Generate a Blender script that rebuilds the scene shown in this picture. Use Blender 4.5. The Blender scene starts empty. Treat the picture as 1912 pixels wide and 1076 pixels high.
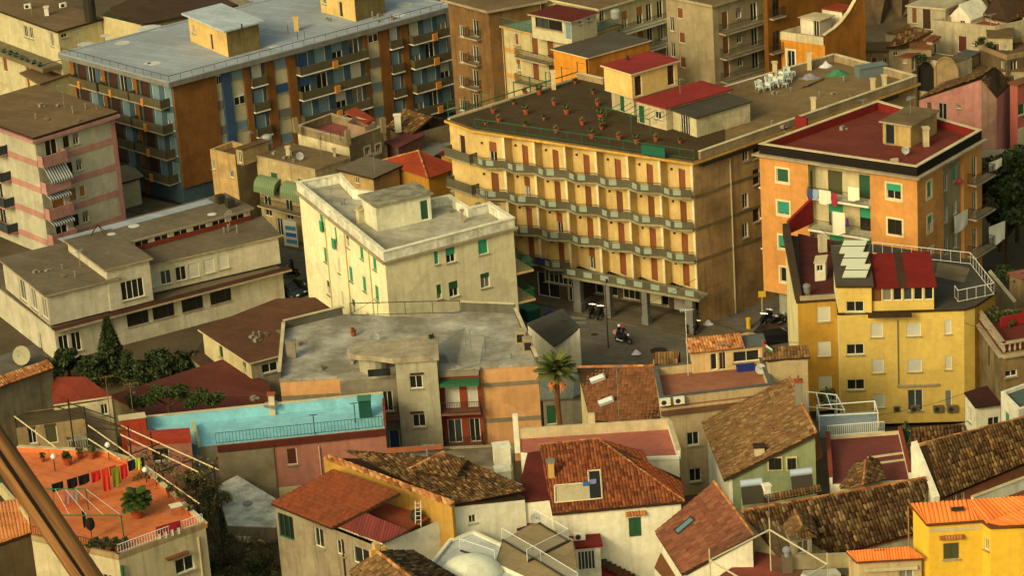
import bpy, bmesh, math, random
import numpy as np
from mathutils import Vector, Matrix
random.seed(7); RNG = np.random.default_rng(11)
SC = bpy.context.scene; COL = SC.collection
# ------------------------------------------------------------------ camera
FOC, PITCH, ROLL, CAMZ = 5311.0, math.radians(21.3), math.radians(3.9), 104.0
_F = Vector((0, math.cos(PITCH), -math.sin(PITCH))); _r = Vector((1, 0, 0)); _u = _r.cross(_F)
_R = _r*math.cos(ROLL) - _u*math.sin(ROLL); _U = _u*math.cos(ROLL) + _r*math.sin(ROLL)
CPOS = Vector((0, 0, CAMZ))
cd = bpy.data.cameras.new('camera'); cam = bpy.data.objects.new('camera', cd); COL.objects.link(cam)
cd.sensor_width = 36; cd.lens = FOC/1912*36; cd.clip_start = 1; cd.clip_end = 3000
cam.matrix_world = Matrix(((_R.x, _U.x, -_F.x, 0), (_R.y, _U.y, -_F.y, 0), (_R.z, _U.z, -_F.z, CAMZ), (0, 0, 0, 1)))
SC.camera = cam
# ------------------------------------------------------------------ light
SUN_DIR = Vector((-0.64, -0.77, 0.0)).normalized(); SUN_EL = math.radians(30)
SUN_DIR = Vector((SUN_DIR.x*math.cos(SUN_EL), SUN_DIR.y*math.cos(SUN_EL), math.sin(SUN_EL)))
w = bpy.data.worlds.new('World'); SC.world = w; w.use_nodes = True
nt = w.node_tree; bg = nt.nodes['Background']; sky = nt.nodes.new('ShaderNodeTexSky')
sky.sky_type = 'NISHITA'; sky.sun_disc = False; sky.sun_elevation = SUN_EL
sky.sun_rotation = math.atan2(SUN_DIR.x, SUN_DIR.y); sky.dust_density = 6; sky.air_density = 1.2; sky.altitude = 50
mx = nt.nodes.new('ShaderNodeMix'); mx.data_type = 'RGBA'; mx.blend_type = 'MULTIPLY'; mx.inputs['Factor'].default_value = 1
mx.inputs[7].default_value = (1.0, 0.89, 0.52, 1)          # hazy, warm late-afternoon air
nt.links.new(sky.outputs[0], mx.inputs[6]); nt.links.new(mx.outputs[2], bg.inputs[0]); bg.inputs[1].default_value = 0.15
sl = bpy.data.lights.new('sun', 'SUN'); sun = bpy.data.objects.new('sun', sl); COL.objects.link(sun)
sl.energy = 1.0; sl.angle = math.radians(11); sl.color = (1.0, 0.86, 0.54)
sun.rotation_euler = SUN_DIR.to_track_quat('Z', 'Y').to_euler(); sun.location = (-60, 100, 120)
vs = SC.view_settings; vs.view_transform = 'Standard'; vs.look = 'None'; vs.gamma = 1; vs.exposure = 0.27
SC.render.engine = 'CYCLES'
try: SC.cycles.max_bounces = 5
except Exception: pass
# ------------------------------------------------------------------ pixel -> place
def ray(x, y): return _F*FOC + _R*(x-956) - _U*(y-538)
def P(x, y, z):
    d = ray(x, y); return CPOS + d*((z-CAMZ)/d.z)
def PV(x, y, A, B):
    "ray against the vertical plane through A,B: metres along A->B and height"
    d = ray(x, y); ex, ey = B[0]-A[0], B[1]-A[1]; L = math.hypot(ex, ey); ex /= L; ey /= L
    nx, ny = ey, -ex
    t = ((A[0]-CPOS.x)*nx + (A[1]-CPOS.y)*ny)/(d.x*nx + d.y*ny); q = CPOS + d*t
    return (q.x-A[0])*ex + (q.y-A[1])*ey, q.z
def PR(x, y, Y):
    d = ray(x, y); return CPOS + d*(Y/d.y)
# ------------------------------------------------------------------ materials
def lin(c):
    c = c/255.0
    return c/12.92 if c <= .04045 else ((c+.055)/1.055)**2.4
ILL = (1.0, 0.86, 0.60)
def C(r, g, b, k=1.0):
    v = [lin(r)*k/ILL[0], lin(g)*k/ILL[1], lin(b)*k/ILL[2]]
    g = sum(v)/3; v = [x*.93+g*.07 for x in v]; m = max(v); s = min(1, .82/m)
    return tuple(min(.85, x*s) for x in v)
MATS = {}
def _nodes(m):
    m.use_nodes = True; nt = m.node_tree; return nt, nt.nodes['Principled BSDF']
def N(nt, t, **k):
    n = nt.nodes.new(t)
    for a, b in k.items(): setattr(n, a, b)
    return n
def mixc(nt, fac, a, b, mode='MIX'):
    n = N(nt, 'ShaderNodeMix', data_type='RGBA', blend_type=mode)
    for s, v in ((0, fac), (6, a), (7, b)):
        if hasattr(v, 'links'): nt.links.new(v, n.inputs[s])
        elif isinstance(v, (int, float)): n.inputs[s].default_value = v
        else: n.inputs[s].default_value = (*v, 1)
    return n.outputs[2]
def noise(nt, sc, detail=3, vec=None, rough=.55):
    n = N(nt, 'ShaderNodeTexNoise'); n.inputs['Scale'].default_value = sc; n.inputs['Detail'].default_value = detail; n.inputs['Roughness'].default_value = rough
    if vec is not None: nt.links.new(vec, n.inputs['Vector'])
    return n.outputs[0]
def ramp(nt, s, lo, hi):
    n = N(nt, 'ShaderNodeMapRange'); n.inputs[1].default_value = lo; n.inputs[2].default_value = hi
    nt.links.new(s, n.inputs[0]); return n.outputs[0]
def math_(nt, op, a, b):
    n = N(nt, 'ShaderNodeMath', operation=op)
    for i, v in enumerate((a, b)):
        if hasattr(v, 'links'): nt.links.new(v, n.inputs[i])
        else: n.inputs[i].default_value = v
    return n.outputs[0]
def posn(nt, sx=1, sy=1, sz=1):
    g = N(nt, 'ShaderNodeNewGeometry'); mp = N(nt, 'ShaderNodeMapping'); mp.inputs['Scale'].default_value = (sx, sy, sz)
    nt.links.new(g.outputs['Position'], mp.inputs['Vector']); return mp.outputs[0]
def mat(key, col, dirt=.35, streak=.25, rough=.9, dcol=None, sc=.35, fine=.12, spec=.25, metal=0):
    "painted / plastered / poured surface: uneven colour, blotches, run-off streaks, fine grain"
    if key in MATS: return MATS[key]
    m = bpy.data.materials.new(key); nt, b = _nodes(m)
    dc = dcol or tuple(x*y for x, y in zip(col, (.45, .42, .38)))
    p = posn(nt); c = col
    if dirt: c = mixc(nt, math_(nt, 'MULTIPLY', ramp(nt, noise(nt, sc, 5, p, .65), .4, .7), min(.95, dirt*1.3)), c, dc)
    if streak:
        st = ramp(nt, noise(nt, 1, 4, posn(nt, 2.2, 2.2, .16), .6), .5, .78)
        vo = N(nt, 'ShaderNodeTexVoronoi'); vo.inputs['Scale'].default_value = .5; dv = N(nt, 'ShaderNodeVectorMath', operation='ADD'); nz = N(nt, 'ShaderNodeTexNoise'); nz.inputs['Scale'].default_value = 1.1
        nt.links.new(p, nz.inputs['Vector']); nt.links.new(p, dv.inputs[0]); nt.links.new(nz.outputs['Color'], dv.inputs[1]); nt.links.new(dv.outputs[0], vo.inputs['Vector']); sx = N(nt, 'ShaderNodeSeparateXYZ'); nt.links.new(vo.outputs['Color'], sx.inputs[0])
        c = mixc(nt, 1.0, c, mixc(nt, ramp(nt, sx.outputs[0], .55, .85), (1, 1, 1), (1.07, 1.07, 1.05)), 'MULTIPLY')      # repaired patches
        c = mixc(nt, 1.0, c, mixc(nt, ramp(nt, sx.outputs[1], .7, .95), (1, 1, 1), (.91, .9, .88)), 'MULTIPLY')
        c = mixc(nt, math_(nt, 'MULTIPLY', st, min(.9, streak*1.5)), c, dc)
    if fine:
        f = noise(nt, 1.7, 5, p, .7)
        c = mixc(nt, 1.0, c, mixc(nt, ramp(nt, f, .25, .75), (1-fine*1.6,)*3, (1+fine*.6,)*3), 'MULTIPLY')
    if not streak:                                        # laid sheets: faint laps and uneven strips
        br = N(nt, 'ShaderNodeTexBrick'); mp = N(nt, 'ShaderNodeMapping'); mp.inputs['Rotation'].default_value = (0, 0, .6); g = N(nt, 'ShaderNodeNewGeometry')
        nt.links.new(g.outputs['Position'], mp.inputs['Vector']); nt.links.new(mp.outputs[0], br.inputs['Vector'])
        for k, v in (('Scale', 1), ('Brick Width', 5.5), ('Row Height', 1.05), ('Mortar Size', .03), ('Color1', (1.06, 1.06, 1.06, 1)), ('Color2', (.86, .86, .85, 1)), ('Mortar', (.68, .68, .66, 1))): br.inputs[k].default_value = v
        c = mixc(nt, .8, c, br.outputs['Color'], 'MULTIPLY')
    if hasattr(c, 'links'): nt.links.new(c, b.inputs['Base Color'])
    else: b.inputs['Base Color'].default_value = (*c, 1)
    b.inputs['Roughness'].default_value = rough; b.inputs['Specular IOR Level'].default_value = spec; b.inputs['Metallic'].default_value = metal
    MATS[key] = m; return m
def plain(key, col, rough=.6, metal=0, spec=.3, emit=0, alpha=1):
    if key in MATS: return MATS[key]
    m = bpy.data.materials.new(key); nt, b = _nodes(m)
    b.inputs['Base Color'].default_value = (*col, 1); b.inputs['Roughness'].default_value = rough
    b.inputs['Metallic'].default_value = metal; b.inputs['Specular IOR Level'].default_value = spec
    if alpha < 1: b.inputs['Alpha'].default_value = alpha
    if emit: b.inputs['Emission Color'].default_value = (*col, 1); b.inputs['Emission Strength'].default_value = emit
    MATS[key] = m; return m
def tilemat(key, cols, moss=.35, mcol=(.03, .028, .018), rough=.85, pale=None):
    "roof tiles: colour per tile from the attribute rnd, blotches of moss and lichen over it"
    if key in MATS: return MATS[key]
    m = bpy.data.materials.new(key); nt, b = _nodes(m)
    a = N(nt, 'ShaderNodeAttribute', attribute_name='rnd'); cr = N(nt, 'ShaderNodeValToRGB')
    els = cr.color_ramp.elements
    while len(els) < len(cols): els.new(.5)
    for i, c in enumerate(cols): els[i].position = i/(len(cols)-1); els[i].color = (*c, 1)
    nt.links.new(a.outputs['Fac'], cr.inputs[0]); c = cr.outputs[0]; p = posn(nt)
    if moss: c = mixc(nt, math_(nt, 'MULTIPLY', ramp(nt, noise(nt, .55, 6, p, .7), .4, .68), moss), c, mcol)
    if pale: c = mixc(nt, math_(nt, 'MULTIPLY', ramp(nt, noise(nt, 2.6, 5, p, .75), .55, .75), pale), c, (.42, .36, .22))
    nt.links.new(c, b.inputs['Base Color']); b.inputs['Roughness'].default_value = rough; b.inputs['Specular IOR Level'].default_value = .2
    MATS[key] = m; return m
def wavemat(key, c1, c2, per, axis='Z', rough=.6, sharp=.5):
    "fine slats or stripes (too fine to model) along one local axis"
    if key in MATS: return MATS[key]
    m = bpy.data.materials.new(key); nt, b = _nodes(m)
    tc = N(nt, 'ShaderNodeTexCoord'); sp = N(nt, 'ShaderNodeSeparateXYZ'); nt.links.new(tc.outputs['Object'], sp.inputs[0])
    f = math_(nt, 'FRACT', math_(nt, 'DIVIDE', sp.outputs['XYZ'.index(axis)], per), 0)
    s = math_(nt, 'LESS_THAN', f, sharp); g = ramp(nt, noise(nt, 1.2, 3, posn(nt)), .35, .8)
    c = mixc(nt, s, c1, c2); c = mixc(nt, math_(nt, 'MULTIPLY', g, .3), c, tuple(x*.4 for x in c1))
    nt.links.new(c, b.inputs['Base Color']); b.inputs['Roughness'].default_value = rough
    MATS[key] = m; return m
def leafmat(key, c1, c2):
    if key in MATS: return MATS[key]
    m = bpy.data.materials.new(key); nt, b = _nodes(m)
    a = N(nt, 'ShaderNodeAttribute', attribute_name='rnd')
    nt.links.new(mixc(nt, a.outputs['Fac'], c1, c2), b.inputs['Base Color']); b.inputs['Roughness'].default_value = .6; b.inputs['Specular IOR Level'].default_value = .3
    MATS[key] = m; return m
# ------------------------------------------------------------------ objects
WL = {}                                    # world position of roots and parts with no rotation
def link(o): COL.objects.link(o); return o
def thing(name, label, cat, loc, group=None, rz=0):
    o = link(bpy.data.objects.new(name, None)); o.location = loc; o.rotation_euler.z = rz
    o.empty_display_size = .5; o['label'] = label; o['category'] = cat
    if group: o['group'] = group
    WL[o.name] = Vector(loc); return o
def tag(o, label, cat, group=None):
    o['label'] = label; o['category'] = cat
    if group: o['group'] = group
    return o
def mesh(name, verts, faces, mats, fm=None, rnd=None, smooth=False):
    me = bpy.data.meshes.new(name); me.from_pydata([tuple(v) for v in verts], [], faces)
    for m in (mats if isinstance(mats, (list, tuple)) else [mats]): me.materials.append(m)
    if fm is not None: me.polygons.foreach_set('material_index', fm)
    if rnd is not None:
        a = me.attributes.new('rnd', 'FLOAT', 'FACE'); a.data.foreach_set('value', np.asarray(rnd, dtype=np.float32))
    if smooth: me.polygons.foreach_set('use_smooth', [True]*len(me.polygons))
    me.update(); return me
class MB:
    "collects geometry (world or local coordinates) and links it as one mesh object"
    def __init__(s): s.v = []; s.f = []; s.m = []; s.r = []
    def add(s, vs, fs, mi=0, r=None):
        k = len(s.v); s.v += [tuple(v) for v in vs]; s.f += [tuple(i+k for i in f) for f in fs]; s.m += [mi]*len(fs)
        s.r += [random.random() if r is None else r]*len(fs); return s
    def quad(s, a, b, c, d, mi=0): return s.add((a, b, c, d), [(0, 1, 2, 3)], mi)
    def poly(s, pts, mi=0): return s.add(pts, [tuple(range(len(pts)))], mi)
    def box(s, c, size, rz=0, mi=0, taper=1):
        x, y, z = (q/2 for q in size); ca, sa = math.cos(rz), math.sin(rz); vs = []
        for dz in (-1, 1):
            t = taper if dz > 0 else 1
            for dx, dy in ((-1, -1), (1, -1), (1, 1), (-1, 1)):
                X, Y = dx*x*t, dy*y*t; vs.append((c[0]+X*ca-Y*sa, c[1]+X*sa+Y*ca, c[2]+dz*z))
        return s.add(vs, [(3, 2, 1, 0), (4, 5, 6, 7), (0, 1, 5, 4), (1, 2, 6, 5), (2, 3, 7, 6), (3, 0, 4, 7)], mi)
    def beam(s, p, q, r, n=4, mi=0, r2=None):
        p, q = Vector(p), Vector(q); d = q-p
        if d.length < 1e-6: return s
        d.normalize(); a = d.orthogonal().normalized(); b = d.cross(a); r2 = r if r2 is None else r2; vs = []
        for o, rr in ((p, r), (q, r2)):
            for k in range(n):
                t = 2*math.pi*(k+.5)/n; vs.append(o + a*math.cos(t)*rr + b*math.sin(t)*rr)
        return s.add(vs, [(k, (k+1) % n, n+(k+1) % n, n+k) for k in range(n)] + [tuple(range(n-1, -1, -1)), tuple(range(n, 2*n))], mi)
    def path(s, pts, r, n=4, mi=0):
        for a, b in zip(pts[:-1], pts[1:]): s.beam(a, b, r, n, mi)
        return s
    def prism(s, pts, z0, z1, mi=0, top=None, bottom=True):
        n = len(pts); z1s = z1 if isinstance(z1, (list, tuple)) else [z1]*n
        vs = [(p[0], p[1], z0) for p in pts] + [(p[0], p[1], z) for p, z in zip(pts, z1s)]
        s.add(vs, [(k, (k+1) % n, n+(k+1) % n, n+k) for k in range(n)], mi)
        s.add(vs[n:], [tuple(range(n))], mi if top is None else top)
        if bottom: s.add(vs[:n], [tuple(range(n-1, -1, -1))], mi)
        return s
    def ring(s, pts, a, b, z0, z1, mi=0):
        "closed band between the outline offset by a and by b (outwards positive)"
        A, B = offset(pts, a), offset(pts, b); n = len(pts)
        for k in range(n):
            j = (k+1) % n
            o = [(A[k][0], A[k][1]), (A[j][0], A[j][1]), (B[j][0], B[j][1]), (B[k][0], B[k][1])]
            vs = [(x, y, z0) for x, y in o] + [(x, y, z1) for x, y in o]
            s.add(vs, [(0, 1, 2, 3), (7, 6, 5, 4), (1, 0, 4, 5), (3, 2, 6, 7)], mi)
        return s
    def lathe(s, c, prof, n=10, mi=0):
        vs = []; fs = []
        for r, z in prof:
            for k in range(n):
                t = 2*math.pi*k/n; vs.append((c[0]+r*math.cos(t), c[1]+r*math.sin(t), c[2]+z))
        for i in range(len(prof)-1):
            for k in range(n): fs.append((i*n+k, i*n+(k+1) % n, (i+1)*n+(k+1) % n, (i+1)*n+k))
        fs += [tuple(range(n-1, -1, -1)), tuple(range((len(prof)-1)*n, len(prof)*n))]
        return s.add(vs, fs, mi)
    def build(s, name, mats, parent=None, loc=None, kind=None, rz=None, smooth=False, rnd=False):
        "vertices are world coordinates; stored relative to the parent (or loc)"
        if parent is not None: o0 = WL[parent.name]
        else: o0 = Vector(loc) if loc is not None else Vector((0, 0, 0))
        vs = [(v[0]-o0.x, v[1]-o0.y, v[2]-o0.z) for v in s.v]
        o = link(bpy.data.objects.new(name, mesh(name, vs, s.f, mats, s.m, s.r if rnd else None, smooth)))
        if parent is not None: o.parent = parent
        else: o.location = o0
        WL[o.name] = o0
        if kind: o['kind'] = kind
        return o
def sub(name, me, parent, loc=(0, 0, 0), rz=0, kind=None):
    "an object with its own (shared) mesh placed in the parent's frame"
    o = link(bpy.data.objects.new(name, me)); o.parent = parent; o.location = loc; o.rotation_euler.z = rz
    if kind: o['kind'] = kind
    return o
def offset(pts, d):
    n = len(pts); out = []
    for k in range(n):
        p0, p1, p2 = pts[k-1], pts[k], pts[(k+1) % n]
        e1 = Vector((p1[0]-p0[0], p1[1]-p0[1])).normalized(); e2 = Vector((p2[0]-p1[0], p2[1]-p1[1])).normalized()
        n1 = Vector((e1.y, -e1.x)); n2 = Vector((e2.y, -e2.x)); b = n1+n2
        if b.length < 1e-4: b = n1.copy()
        b.normalize(); c = max(.35, b.dot(n1)); out.append((p1[0]+b.x*d/c, p1[1]+b.y*d/c))
    return out
def copy_tree(o, parent=None):
    c = link(o.copy()); c.parent = parent
    for ch in o.children: copy_tree(ch, c)
    return c
# ------------------------------------------------------------------ palette (colours as seen, turned into base colours by C)
WHITE = mat('white_paint', C(225, 212, 170), .3, .3)
CREAMP = mat('cream_plaster', C(205, 185, 122), .3, .35)
FRAMEW = plain('white_frame', C(215, 205, 165), .5)
FRAMEB = plain('brown_frame', C(70, 42, 22), .5)
GLASS = plain('window_glass', (.018, .02, .02), .12, 0, .5)
GLASSB = plain('pale_glass', C(95, 125, 125), .2, 0, .5)
GLASSC = plain('curtained_glass', C(118, 110, 88), .25, 0, .5); GLASSD = plain('dusty_glass', C(58, 62, 54), .2, 0, .5)
IRON = plain('dark_iron', C(48, 42, 30), .6)
IRONG = plain('green_iron', C(28, 92, 52), .6)
IRONW = plain('white_iron', C(215, 208, 180), .5)
STEEL = plain('galvanised_steel', C(150, 145, 125), .45, .6)
STONE = mat('pale_stone', C(165, 145, 105), .5, .3)
CONC = mat('concrete', C(140, 128, 98), .5, .2)
DARKWOOD = mat('dark_wood', C(62, 42, 24), .4, .3)
SH = {}
def shut(name, r, g, b):
    if name not in SH: SH[name] = wavemat('shutter_'+name, C(r, g, b), C(r*.72, g*.72, b*.72), .09, 'Z', .55, .3)
    return SH[name]
for a in (('green', 30, 150, 95), ('dgreen', 30, 84, 46), ('white', 205, 195, 160), ('brown', 122, 66, 26), ('rust', 140, 72, 36), ('teal', 35, 140, 105), ('ochre', 160, 100, 22), ('blue', 38, 78, 112), ('sky', 112, 138, 134), ('olive', 78, 76, 36), ('dbrown', 66, 36, 18), ('maroon', 92, 30, 22), ('grey', 120, 112, 92), ('greygreen', 96, 104, 72)): shut(*a)
# ------------------------------------------------------------------ windows
WM = {}
def ringmesh(key, w, h, t, y0, y1, m, extra=None):
    if key not in WM:
        b = MB(); yc, yd = (y0+y1)/2, y1-y0
        b.box((-w/2+t/2, yc, 0), (t, yd, h)); b.box((w/2-t/2, yc, 0), (t, yd, h))
        b.box((0, yc, h/2-t/2), (w-2*t, yd, t)); b.box((0, yc, -h/2+t/2), (w-2*t, yd, t))
        for e in (extra or []): b.box(*e)
        WM[key] = mesh('window', b.v, b.f, m, b.m)
    return WM[key]
def boxmesh(key, c, size, m, name='part'):
    if key not in WM:
        b = MB().box(c, size); WM[key] = mesh(name, b.v, b.f, m, b.m)
    return WM[key]
def r2(x): return round(x*20)/20
class Bld:
    def __init__(s, name, label, cat, pts, zt, zb, wm, parent=None, group=None, close=None, sub_of=None):
        """pts: pixels at height zt (or (x, y, z) pixels with a height), left to right round the front; close='par' adds the
        far corner of a parallelogram"""
        V = []
        for p in pts:
            if isinstance(p, Vector): V.append(p)
            elif len(p) == 3: V.append(P(*p))
            else: V.append(P(p[0], p[1], zt))
        if close == 'par': V.append(V[0]+V[2]-V[1])
        s.V = V; s.n = len(V); s.zt = zt; s.zb = zb; s.wm = wm; s.ops = [[] for _ in V]; s.wmats = {}; s.tops = {}
        s.xy = [(v.x, v.y) for v in V]; s.ztop = [v.z for v in V]; s.skip = set(); s.par = parent
        c = sum(V, Vector())/s.n
        if parent is None: s.o = thing(name, label, cat, (c.x, c.y, zb), group)
        else: s.o = parent
        s.wname = 'wall' if parent is None else name
        s.wo = None; s.pend = []
    def L(s, i): a, b = s.xy[i], s.xy[(i+1) % s.n]; return math.hypot(b[0]-a[0], b[1]-a[1])
    def ang(s, i): a, b = s.xy[i], s.xy[(i+1) % s.n]; return math.atan2(b[1]-a[1], b[0]-a[0])
    def uv(s, i, x, y): return PV(x, y, s.xy[i], s.xy[(i+1) % s.n])
    def pt(s, i, u, z, out=0):
        a = s.xy[i]; t = s.ang(i); return Vector((a[0]+math.cos(t)*u+math.sin(t)*out, a[1]+math.sin(t)*u-math.cos(t)*out, z))
    # --- openings
    def hole(s, i, u0, u1, z0, z1, d=.14): s.ops[i].append((u0, u1, z0, z1, d))
    def win(s, i, x, y, w, h, kind='g', col='green', trim=None, sill=True, frame=None, uvz=None, d=.2, panes=2, part=.45, top=None, name=None):
        """kind g glazed, r roller shutter down, h roller shutter part way, p louvred leaves shut, o leaves open to the
        sides, d plain door, x bare dark opening"""
        u, z = uvz if uvz else s.uv(i, x, y)
        w, h = r2(w), r2(h); Lw = s.L(i)
        if u-w/2 < .06 or u+w/2 > Lw-.06: u = min(max(u, w/2+.08), Lw-w/2-.08)
        zm = min(s.ztop[i], s.ztop[(i+1) % s.n])
        if z+h/2 > zm-.05: z = zm-.06-h/2
        s.hole(i, u-w/2, u+w/2, z-h/2, z+h/2, d)
        s.pend.append((i, u, z, w, h, kind, col, trim, sill, frame or FRAMEW, d, panes, part, name))
    def wins(s, i, pts, w, h, kind='g', **k):
        for p in pts: s.win(i, p[0], p[1], w, h, kind, **k)
    def _place(s, i, u, z, w, h, kind, col, trim, sill, fm, d, panes, part, name):
        p = s.pt(i, u, z); par = s.o if s.par is None else s.wo; w0 = WL[par.name]; rz = s.ang(i)
        nm = name or ('door' if kind == 'd' else 'window')
        ex = [((k*w/panes-w/2, d*.6, 0), (.05, .05, h-.1)) for k in range(1, panes)] if kind in 'ghx' else None
        key = ('f', w, h, fm.name, d, kind in 'ghx', panes)
        if s.par is not None:                                     # sub-part: one merged object
            o = sub(nm, None or ringmesh(key, w, h, .06, d*.35, d, fm, ex), par, p-w0, rz)
            o2 = o; deep = False
        else: o2 = sub(nm, ringmesh(key, w, h, .06, d*.35, d, fm, ex), par, p-w0, rz); deep = True
        def kid(n, me, loc=(0, 0, 0)):
            if deep: return sub(n, me, o2, loc)
            v = Vector(loc); v.rotate(Matrix.Rotation(rz, 3, 'Z')); return sub(n, me, par, p-w0+v, rz)
        if kind in 'gh':
            pw = (w-.12)/panes; hh = h-.1; gm = random.choice((GLASS, GLASS, GLASS, GLASSC, GLASSD))
            for k in range(panes):
                kid('pane', boxmesh(('p', pw, hh, d, gm.name), (0, d*.85, 0), (pw-.03, .02, hh), gm, 'pane'), ((k+.5)*pw-(w-.12)/2, 0, 0))
        elif kind == 'x': kid('dark_interior', boxmesh(('x', w, h, d), (0, d*1.02, 0), (w, .02, h), GLASS, 'pane'))
        m = SH.get(col) if isinstance(col, str) else col
        if kind == 'r': kid('shutter', boxmesh(('r', w, h, m.name, d), (0, d*.5, 0), (w-.1, .04, h-.06), m, 'shutter'))
        if kind == 'h': kid('shutter', boxmesh(('h', w, h, m.name, d, part), (0, d*.3, h/2-h*part/2), (w-.06, .03, h*part), m, 'shutter'))
        if kind in 'po':
            for sg in (-1, 1):
                if kind == 'p': kid('shutter', boxmesh(('l', w, h, m.name, d), (0, d*.25, 0), (w/2-.05, .05, h-.06), m, 'shutter'), (sg*(w/4-.01), 0, 0))
                else: kid('shutter', boxmesh(('lo', w, h, m.name), (0, -.05, 0), (w/2-.02, .05, h-.06), m, 'shutter'), (sg*(w*.75), 0, 0))
            if kind == 'o': kid('pane', boxmesh(('p', w, h, d), (0, d*.85, 0), (w-.1, .02, h-.1), GLASS, 'pane'))
        if kind == 'd': kid('door_leaf', boxmesh(('d', w, h, m.name, d), (0, d*.6, 0), (w-.1, .05, h-.06), m, 'door_leaf'))
        if trim: kid('window_trim', ringmesh(('t', w, h, trim.name), w+.36, h+.36, .18, -.035, .0, trim))
        elif sill and kind not in 'd': kid('sill', boxmesh(('s', w), (0, -.06, -.04), (w+.2, .16, .07), STONE, 'sill'), (0, 0, -h/2))
    # --- walls
    def finish(s):
        b = MB(); mats = [s.wm]
        for i in range(s.n):
            if i in s.skip: continue
            m = s.wmats.get(i, s.wm)
            if m not in mats: mats.append(m)
            s._wall(b, i, mats.index(m))
        o = b.build(s.wname, mats, s.o); s.wo = o
        for q in s.pend: s._place(*q)
        return s
    def _wall(s, b, i, mi):
        L = s.L(i); j = (i+1) % s.n; za, zb_ = s.ztop[i], s.ztop[j]; prof = s.tops.get(i) or [(0, za), (L, zb_)]
        zl = min(p[1] for p in prof); z0 = s.zb; ops = s.ops[i]
        zs = sorted({z0, zl} | {min(max(q, z0), zl) for o in ops for q in (o[2], o[3])})
        for a, c in zip(zs[:-1], zs[1:]):
            if c-a < 1e-4: continue
            m = (a+c)/2; cut = sorted((o[0], o[1]) for o in ops if o[2] < m < o[3]); u = 0
            for p, q in cut + [(L, L)]:
                if p > u+1e-4: b.quad(s.pt(i, u, a), s.pt(i, p, a), s.pt(i, p, c), s.pt(i, u, c), mi)
                u = max(u, q)
        for u0, u1, v0, v1, d in ops:
            f = lambda u, z, o: s.pt(i, u, z, o)
            b.quad(f(u0, v0, 0), f(u0, v1, 0), f(u0, v1, -d), f(u0, v0, -d), mi); b.quad(f(u1, v1, 0), f(u1, v0, 0), f(u1, v0, -d), f(u1, v1, -d), mi)
            b.quad(f(u0, v1, 0), f(u1, v1, 0), f(u1, v1, -d), f(u0, v1, -d), mi); b.quad(f(u1, v0, 0), f(u0, v0, 0), f(u0, v0, -d), f(u1, v0, -d), mi)
            b.quad(f(u0, v0, -d), f(u0, v1, -d), f(u1, v1, -d), f(u1, v0, -d), mi)
        top = [s.pt(i, u, z) for u, z in prof]
        if max(p[1] for p in prof) > zl+1e-3: b.poly([s.pt(i, 0, zl), s.pt(i, L, zl)] + top[::-1], mi)
    # --- roofs and trim
    def flat(s, deck, ph=0, pt=.25, pm=None, cap=None, over=0, th=.3, edge=None, dz=0, name='roof'):
        "deck (dz below the wall top), optional parapet standing on the wall top line, or an overhanging slab"
        z = s.zt; par = s.o if s.par is None else s.wo
        if over:
            pts = offset(s.xy, over); b = MB().prism(pts, z+.002, z+th, 1, 0)
            o = b.build(name, [deck, edge or deck], par); z += th; pts_in = pts
        else:
            b = MB().prism(offset(s.xy, -.06), z-.35, z-.05-dz, 0); o = b.build(name, [deck], par); pts_in = s.xy
        if ph:
            b = MB().ring(pts_in, 0, -pt, z+.001, z+ph, 0); b.build('parapet', [pm or s.wm], par)
            if cap: MB().ring(pts_in, .05, -pt-.05, z+ph, z+ph+.08).build('coping', [cap], par)
        s.deckz = z-.05-dz; return o
    def band(s, z, out, h, m, name='cornice', inn=0):
        par = s.o if s.par is None else s.wo
        return MB().ring(s.xy, out, -inn+.001, z, z+h).build(name, [m], par)
    def strip(s, i, u0, u1, z0, z1, m, out=.03, name='wall_panel'):
        "a proud panel on one wall"
        par = s.o if s.par is None else s.wo
        b = MB(); q = [s.pt(i, u0, 0, .0), s.pt(i, u1, 0, .0), s.pt(i, u1, 0, out), s.pt(i, u0, 0, out)]
        return b.prism([(p.x, p.y) for p in q][::-1], z0, z1).build(name, [m], par)
    def pipe(s, i, x, y, z0=None, z1=None, m=None, r=.06):
        u, z = s.uv(i, x, y); par = s.o if s.par is None else s.wo
        return MB().beam(s.pt(i, u, z0 if z0 is not None else s.zb, .09), s.pt(i, u, z1 if z1 is not None else s.zt-.1, .09), r, 6).build('downpipe', [m or STEEL], par)
    def balcony(s, i, u0, u1, z, dep=1.1, rail='bars', sm=None, rm=None, th=.18, h=1.0, ends=True, panel=None):
        par = s.o
        sm = sm or STONE; rm = rm or IRON
        q = [s.pt(i, u0, 0, .0), s.pt(i, u1, 0, .0), s.pt(i, u1, 0, dep), s.pt(i, u0, 0, dep)]
        o = MB().prism([(p.x, p.y) for p in q][::-1], z-th, z).build('balcony', [sm], par)
        e = .06; c = [s.pt(i, u0+e, z, 0), s.pt(i, u0+e, z, dep-e), s.pt(i, u1-e, z, dep-e), s.pt(i, u1-e, z, 0)]
        if rail == 'bars': r = railing(c, h, .14, .018, rm)
        elif rail == 'mesh': r = railing(c, h, .3, .02, rm)
        else:
            r = MB()
            for a, b2 in zip(c[:-1], c[1:]):
                d = (b2-a); L = d.length; m = (a+b2)/2; r.box((m.x, m.y, z+h/2), (L+.1, .1, h), math.atan2(d.y, d.x))
        r.build('railing', [rm], o); return o
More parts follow.
